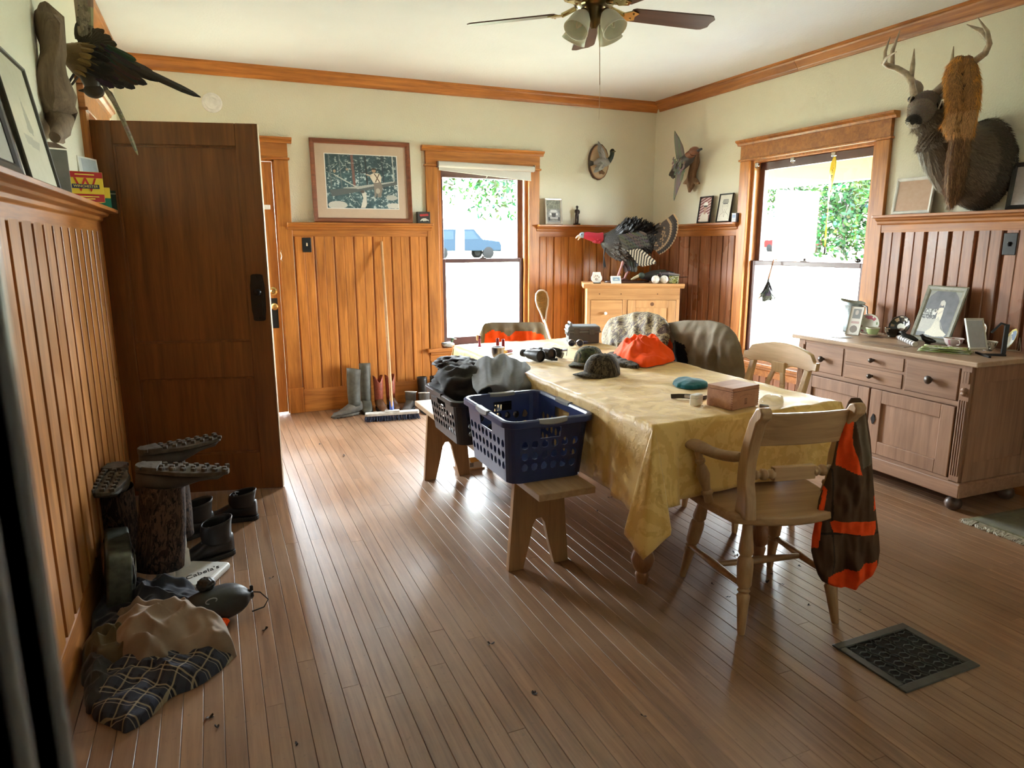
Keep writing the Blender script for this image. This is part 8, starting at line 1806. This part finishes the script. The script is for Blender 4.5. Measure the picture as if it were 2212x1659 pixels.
for k, (u, v, r, h, lab) in enumerate(((492, 1200, 195, 0.175, 'big black leather work boot in front, behind the dryer'), (450, 1150, 200, 0.165, 'black leather work boot next to the door'), (545, 1125, 165, 0.15, 'black lace-up shoe at the end of the row by the open door'))):
    c = fl(u, v); boot('work_boot', lab, (c[0]+0.03, c[1]+0.02, 0), math.radians(r), h, 0.29, (BLKL, BLKL, SOLE), 0.062, -0.012, 'black work boots by the door', lugs=False, lace=True)
# heater
HM = plain('aged_green_metal', (0.10,0.115,0.095), 0.4, 0.6, var=0.5, sc=22); ht = thing('space_heater', 'old dented metal space heater with wire grille leaning by the baseboard', 'heater', (-4.535, -3.005, 0), math.radians(8)); ht.rotation_euler = (0, 0.10, math.radians(8))
m = MB(); pp_ = []
for (cx, cz, a0) in ((0.13, 0.05, -PI/2), (0.13, 0.22, 0), (-0.13, 0.22, PI/2), (-0.13, 0.05, PI)):
    for k in range(6): a = a0+PI/2*k/5; pp_.append((cx+0.045*math.cos(a), cz+0.045*math.sin(a)+0.0))
m.prism(pp_, -0.04, 0.045, 'yz'); m.build('case', HM, ht, smooth=40, bevel=0.010, seg=3)
MB().prism([(y*0.82, 0.135+(z-0.135)*0.80) for y, z in pp_], 0.0455, 0.047, 'yz').build('reflector', plain('dark_reflector', (0.03,0.03,0.03), 0.5, 0.5), ht, smooth=0)
g = MB(); CHR = plain('wire_chrome', (0.42,0.43,0.42), 0.3, 0.9)
for k in range(9): y = -0.125+k*0.25/8; g.tube([(0.046, y, 0.035), (0.058, y*0.9, 0.135), (0.046, y, 0.235)], 0.0028, 6)
for k in range(4): z = 0.06+k*0.05; g.tube([(0.046, -0.14, z), (0.060, 0, z), (0.046, 0.14, z)], 0.0028, 6)
for r_ in (0.03, 0.055): g.tube([(0.062, r_*math.cos(a), 0.135+r_*math.sin(a)) for a in [2*PI*k/16 for k in range(17)]], 0.0028, 6)
g.build('wire_grille', CHR, ht, smooth=60); MB().tube([(-0.01, -0.16, 0.02), (0.05, -0.19, 0.05), (0.10, -0.16, 0.10), (0.16, -0.08, 0.07), (0.22, -0.04, 0.02)], 0.004, 7).build('cord', plain('white_cord', (0.62,0.60,0.56), 0.5), ht, smooth=60)
# clothes
def fo(*q): return [tuple(pz(u, v, 0.0)[:2]) for u, v in q]
JEAN = cloth('dark_denim', (0.022,0.026,0.038), 0.95, 0.35, 14); DGRY = cloth('charcoal_cotton', (0.042,0.042,0.045), 0.95, 0.3)
TANC = cloth('tan_canvas', (0.275,0.215,0.165), 0.9, 0.22, 7); OLIV = cloth('olive_drab', (0.115,0.095,0.055), 0.9, 0.25)
def _plaid():
    t = NT('navy_plaid'); v = t.mapped(t.obj(), (1,1,1), (0, 0, 0.5)); s = t.node('SeparateXYZ', i_0=v)
    def st(o, fr, ph, w): return t.math('LESS_THAN', t.math('FRACT', t.math('ADD', t.math('MULTIPLY', o, fr), ph)), w)
    c = (0.014,0.018,0.032); c = t.mix(t.math('MULTIPLY', st(s.outputs[0], 21, 0.0, 0.45), 0.6), c, (0.045,0.055,0.085)); c = t.mix(t.math('MULTIPLY', st(s.outputs[1], 21, 0.2, 0.45), 0.6), c, (0.04,0.05,0.08)); c = t.mix(t.math('MULTIPLY', st(s.outputs[0], 21, 0.3, 0.10), 0.8), c, (0.34,0.29,0.20)); c = t.mix(t.math('MULTIPLY', st(s.outputs[1], 21, 0.5, 0.10), 0.8), c, (0.34,0.29,0.20)); c = t.mix(t.math('MULTIPLY', st(s.outputs[1], 21, 0.72, 0.05), 0.7), c, (0.40,0.38,0.34))
    t.P(Base_Color=c, Roughness=0.95); t.bump(t.noise(v, 30, 4), 0.3, 0.004); return t.m
rumple('jeans', JEAN, fo((205, 1385), (300, 1385), (420, 1340), (445, 1300), (400, 1275), (330, 1285), (250, 1300), (205, 1330)), 0.13, 2, 'dark jeans heaped behind the tan coat by the baseboard', 'jeans', folds=(8, 0.5))
rumple('plaid_shirt', _plaid(), fo((215, 1440), (180, 1520), (245, 1580), (300, 1570), (370, 1510), (450, 1470), (505, 1410), (470, 1385), (330, 1390)), 0.070, 5, 'navy plaid flannel shirt lying under the tan coat', 'shirt', folds=(9, 0.5))
rumple('work_pants', DGRY, fo((178, 1455), (185, 1540), (235, 1520), (260, 1450), (220, 1420)), 0.075, 31, 'charcoal work pants under the plaid shirt by the wall', 'trousers', folds=(9, 0.5))
rumple('olive_shirt', OLIV, fo((178, 1440), (210, 1460), (300, 1450), (340, 1420), (300, 1390), (210, 1400)), 0.125, 15, 'olive drab shirt bunched beside the tan coat', 'shirt', folds=(10, 0.5))
P0 = fo((240, 1400), (250, 1440), (305, 1470), (360, 1455), (440, 1440), (510, 1415), (470, 1365), (400, 1352), (320, 1345), (260, 1350)); rumple('tan_coat', TANC, P0, 0.165, 7, 'tan canvas work coat thrown on top of the clothes heap', 'coat', folds=(7, 0.55), dirv=(1, -0.4), dome=0.42)
t = lump('orange_scrap', ORANGE, pz(462, 1352, 0.03), (0.05, 0.025, 0.018), 3, 0.15, 2.0, 'blaze orange scrap poking out beside the drawstring sack', 'cloth', R=rotm(0, 0, 0.3))
sc_ = thing('drawstring_sack', 'black drawstring stuff sack lying on the clothes heap', 'bag', tuple(pz(470, 1342, 0.0)), math.radians(18)); SACK = plain('black_ripstop', (0.018,0.019,0.018), 0.5, var=0.2, sc=30, bump=0.2)
m = MB(); rr = body_loft([((-0.125, 0, 0.066), 0.030, 0.028), ((-0.115, 0, 0.066), 0.055, 0.050), ((-0.06, 0, 0.068), 0.070, 0.064), ((0.02, 0, 0.070), 0.073, 0.067), ((0.085, 0, 0.068), 0.064, 0.060), ((0.115, 0, 0.066), 0.035, 0.032), ((0.125, 0, 0.066), 0.016, 0.016), ((0.14, 0, 0.066), 0.024, 0.022)], 22); rr = [[p+(p-Vector((p.x, 0, 0.067)))*0.09*math.sin(7*math.atan2(p.z-0.067, p.y)+p.x*20)*(1 if i > 3 else 0.3) for p in r] for i, r in enumerate(rr)]; m.loft(rr); m.build('sack', SACK, sc_, smooth=180, sub=1)
MB().tube([(0.13, 0, 0.075), (0.16, -0.02, 0.07), (0.185, -0.03, 0.035), (0.165, -0.035, 0.012), (0.12, -0.03, 0.008)], 0.0028, 6).build('drawcord', plain('black_cord', (0.015,0.015,0.015), 0.6), sc_); MB().cbox((0.135, 0.0, 0.088), (0.012, 0.010, 0.022)).build('cord_lock', plain('black_plastic', (0.012,0.012,0.013), 0.4), sc_, smooth=0, bevel=0.003)
m = MB(); m.tube([(-0.03+0.020*math.cos(a), -0.052-0.006*math.sin(a)*0, 0.115+0.010*math.sin(a)) for a in [2*PI*k/16 for k in range(17)]], 0.0022, 5); m.build('patch_ring', plain('grey_patch', (0.30,0.30,0.30), 0.6), sc_); lump('sack_tab', SACK, (-0.02, 0.03, 0.145), (0.030, 0.028, 0.025), 6, 0.15, 2, parent=sc_)
# ================================================================ outside
GRND = plain('dry_lawn', (0.24,0.25,0.16), 0.95, var=0.25, sc=2.0)
struct(MB().prism([(0.17, -0.6), (75, -0.6), (75, 1.73), (0.17, -0.30)], -40, 75, 'yz').build('ground_back_yard', GRND, smooth=0))
struct(MB().prism([(0.17, -0.7), (75, -0.7), (75, 0.97), (0.17, -0.30)], 0.165, -40, 'xz').build('ground_side_yard', GRND, smooth=0))
LEAF = painted('leaf_outside', 0.9, 0.0, 0, 3, 0.2); BARK = plain('grey_bark', (0.055,0.045,0.04), 0.9, var=0.3, sc=8, bump=0.4)
def tree(label, base, H, R, n, seed, cz=0.62, trunk=0.16, cols=((0.012,0.026,0.010), (0.016,0.034,0.014)), leaf=1.0):
    t = thing('tree', label, 'tree', base, group='trees outside the windows'); rg = random.Random(seed); tb = MB(); tb.tube([(0, 0, 0), (0.05, 0.02, H*0.3), (0.0, 0.1, H*0.75)], [trunk, trunk*0.75, trunk*0.3], 12)
    for k in range(7): a = rg.uniform(0, 6.28); z = H*rg.uniform(0.3, 0.6); tb.tube([(0, 0, z), (math.cos(a)*R*0.4, math.sin(a)*R*0.4, z+H*0.15), (math.cos(a)*R*0.8, math.sin(a)*R*0.8, z+H*0.22)], [trunk*0.35, trunk*0.22, 0.02], 6)
    tb.build('trunk', BARK, t, smooth=60); lf = MB()
    for i in range(n):
        a = rg.uniform(0, 6.28); ph_ = math.acos(rg.uniform(-1, 1)); r = rg.random()**0.4*R; p = Vector((r*math.cos(a)*math.sin(ph_), r*math.sin(a)*math.sin(ph_), H*cz+r*0.75*math.cos(ph_))); d = Vector((rg.uniform(-1,1), rg.uniform(-1,1), rg.uniform(-1,0.6))); nn = Vector((rg.uniform(-1,1), rg.uniform(-1,1), 1)); c = rg.choice(cols); feather(lf, p, d, nn, rg.uniform(0.10, 0.2)*leaf, 0.09*leaf, tuple(q*rg.uniform(0.6, 1.5) for q in c))
    stuff(lf.build('foliage', LEAF, t, smooth=0)); return t
def out(u, v, Y=None, X=None):
    p = py(u, v, Y) if Y is not None else px_(u, v, X); return p
g = lambda x, y: (x, y, (-0.3+0.0271*y if y > 0.17 else -0.3+0.0169*x)-0.02)
p = out(992, 560, Y=13.0); tree('slender tree in the yard outside the back window', g(p[0], 13.0), 6.5, 2.6, 2600, 1, 0.72, 0.16)
p = out(1090, 480, Y=36.0); tree('broad tree far across the yard outside the back window', g(p[0], 36.0), 10, 5.0, 3000, 2, 0.6, leaf=2.0)
p = out(1822, 470, X=13.0); tree('leafy tree beside the porch outside the wide window', g(13.0, p[1]), 4.6, 1.7, 3200, 3, 0.50)
p = out(1710, 440, X=48.0); tree('tall tree behind the red pickup', g(48.0, p[1]+3), 11.0, 5.0, 3200, 4, 0.62, leaf=2.2)
def vehicle(name, label, loc, rz, col, glass, pick=False, L=4.6, cat='car'):
    t = thing(name, label, cat, loc, rz); bm_ = plain(name+'_paint', col, 0.8, spec=0.0, var=0.05); W = 1.75
    if pick: prof = [(-L/2, 0.45), (-L/2, 1.02), (-0.25, 1.02), (-0.25, 1.05), (-0.05, 1.62), (0.85, 1.62), (1.15, 1.05), (L/2-0.1, 0.98), (L/2, 0.85), (L/2, 0.45)]
    else: prof = [(-L/2, 0.45), (-L/2, 1.0), (-L/2+0.15, 1.65), (0.55, 1.70), (1.10, 1.12), (L/2-0.1, 1.0), (L/2, 0.80), (L/2, 0.45)]
    MB().prism(prof, -W/2, W/2, 'xz').build('body', bm_, t, smooth=0, bevel=0.06, seg=3)
    gl = plain(name+'_glass', glass, 0.6, spec=0.02)
    wins = [[(0.02, 1.10), (0.06, 1.52), (0.75, 1.52), (0.98, 1.10)]] if pick else [[(-L/2+0.25, 1.10), (-L/2+0.33, 1.55), (-0.75, 1.58), (-0.75, 1.10)], [(-0.65, 1.10), (-0.65, 1.58), (0.45, 1.58), (0.85, 1.12)]]
    for w in wins:
        for s in (-1, 1): MB().prism(w, s*(W/2+0.004)-0.004, s*(W/2+0.004)+0.004, 'xz').build('side_window', gl, t, smooth=0)
    for x in (-L/2+0.85, L/2-0.85):
        for s in (-1, 1):
            MB().lathe([(0.0, -0.11), (0.30, -0.11), (0.34, -0.08), (0.34, 0.08), (0.30, 0.11), (0, 0.11)], 24, (x, s*(W/2-0.08), 0.34), R90).build('wheel', plain('tyre', (0.006,0.006,0.006), 0.9, spec=0.0), t, smooth=40)
            MB().lathe([(0.0, -0.13), (0.17, -0.125), (0.19, -0.11)], 20, (x, s*(W/2-0.08), 0.34), R90 if s < 0 else rotm(-PI/2)).build('hubcap', plain('hub_steel', (0.02,0.02,0.02), 0.8, spec=0.0), t, smooth=40)
    MB().box(L/2-0.02, L/2+0.03, -W/2+0.05, W/2-0.05, 0.42, 0.56).build('front_bumper', plain('bumper_steel', (0.02,0.02,0.02), 0.8, spec=0.0), t, smooth=0, bevel=0.02); MB().box(-L/2-0.03, -L/2+0.02, -W/2+0.05, W/2-0.05, 0.42, 0.56).build('rear_bumper', plain('bumper_steel', (0.02,0.02,0.02), 0.8, spec=0.0), t, smooth=0, bevel=0.02)
    for s in (-1, 1): MB().sph((L/2-0.02, s*0.62, 0.78), (0.05, 0.12, 0.09), 10, 8).build('headlight', plain('headlight', (0.03,0.03,0.03), 0.6, spec=0.0), t)
    return t
vehicle('parked_suv', 'dark blue sport utility car parked outside the back window', g(9.4, 33.0), math.radians(4), (0.007,0.011,0.016), (0.008,0.013,0.019))
_tg = min((px_(1712, 546, 12+0.25*k) for k in range(140)), key=lambda p: abs(p[2]-(-0.32+0.0271*p[1]))); _tg = g(_tg[0], _tg[1])
vehicle('pickup_truck', 'red pickup truck parked outside the wide window', _tg, math.radians(86), (0.022,0.005,0.005), (0.010,0.012,0.015), True, 5.2, 'truck')
# porch over the side yard
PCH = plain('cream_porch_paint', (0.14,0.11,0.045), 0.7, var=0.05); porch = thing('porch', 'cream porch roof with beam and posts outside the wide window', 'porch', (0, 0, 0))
MB().box(0.18, 2.3, -5.5, 3.0, 2.30, 2.36).build('ceiling', PCH, porch, smooth=0); MB().box(2.15, 2.3, -5.5, 3.0, 2.04, 2.30).build('beam', PCH, porch, smooth=0)
for y in (2.9, -5.3): MB().box(2.16, 2.29, y-0.065, y+0.065, -0.5, 2.02).build('post', PCH, porch, smooth=0, bevel=0.008)
MB().box(0.18, 2.4, -5.6, 0.16, -0.6, -0.22).build('deck', plain('grey_deck', (0.20,0.20,0.19), 0.8), porch, smooth=0)
hs = thing('neighbor_house', 'pale neighbouring house with teal gable outside the wide window', 'house', (16.0, 5.0, -0.2)); TEAL = plain('teal_siding', (0.007,0.014,0.015), 0.8, spec=0.0)
MB().box(0, 6, 0, 6.7, 0, 2.7).build('wall', plain('white_siding', (0.5,0.5,0.5), 0.7), hs, smooth=0)
for k in range(4): MB().box(-0.02, 6, 0, 6.7, 2.7+0.22*k, 2.7+0.22*k+0.21).build('siding_course', TEAL, hs, smooth=0)
MB().prism([(-0.3, 3.58), (7.0, 3.58), (3.35, 5.4)], -0.3, 6.3, 'yz').build('roof', plain('dark_shingle', (0.03,0.03,0.03), 0.9), hs, smooth=0)
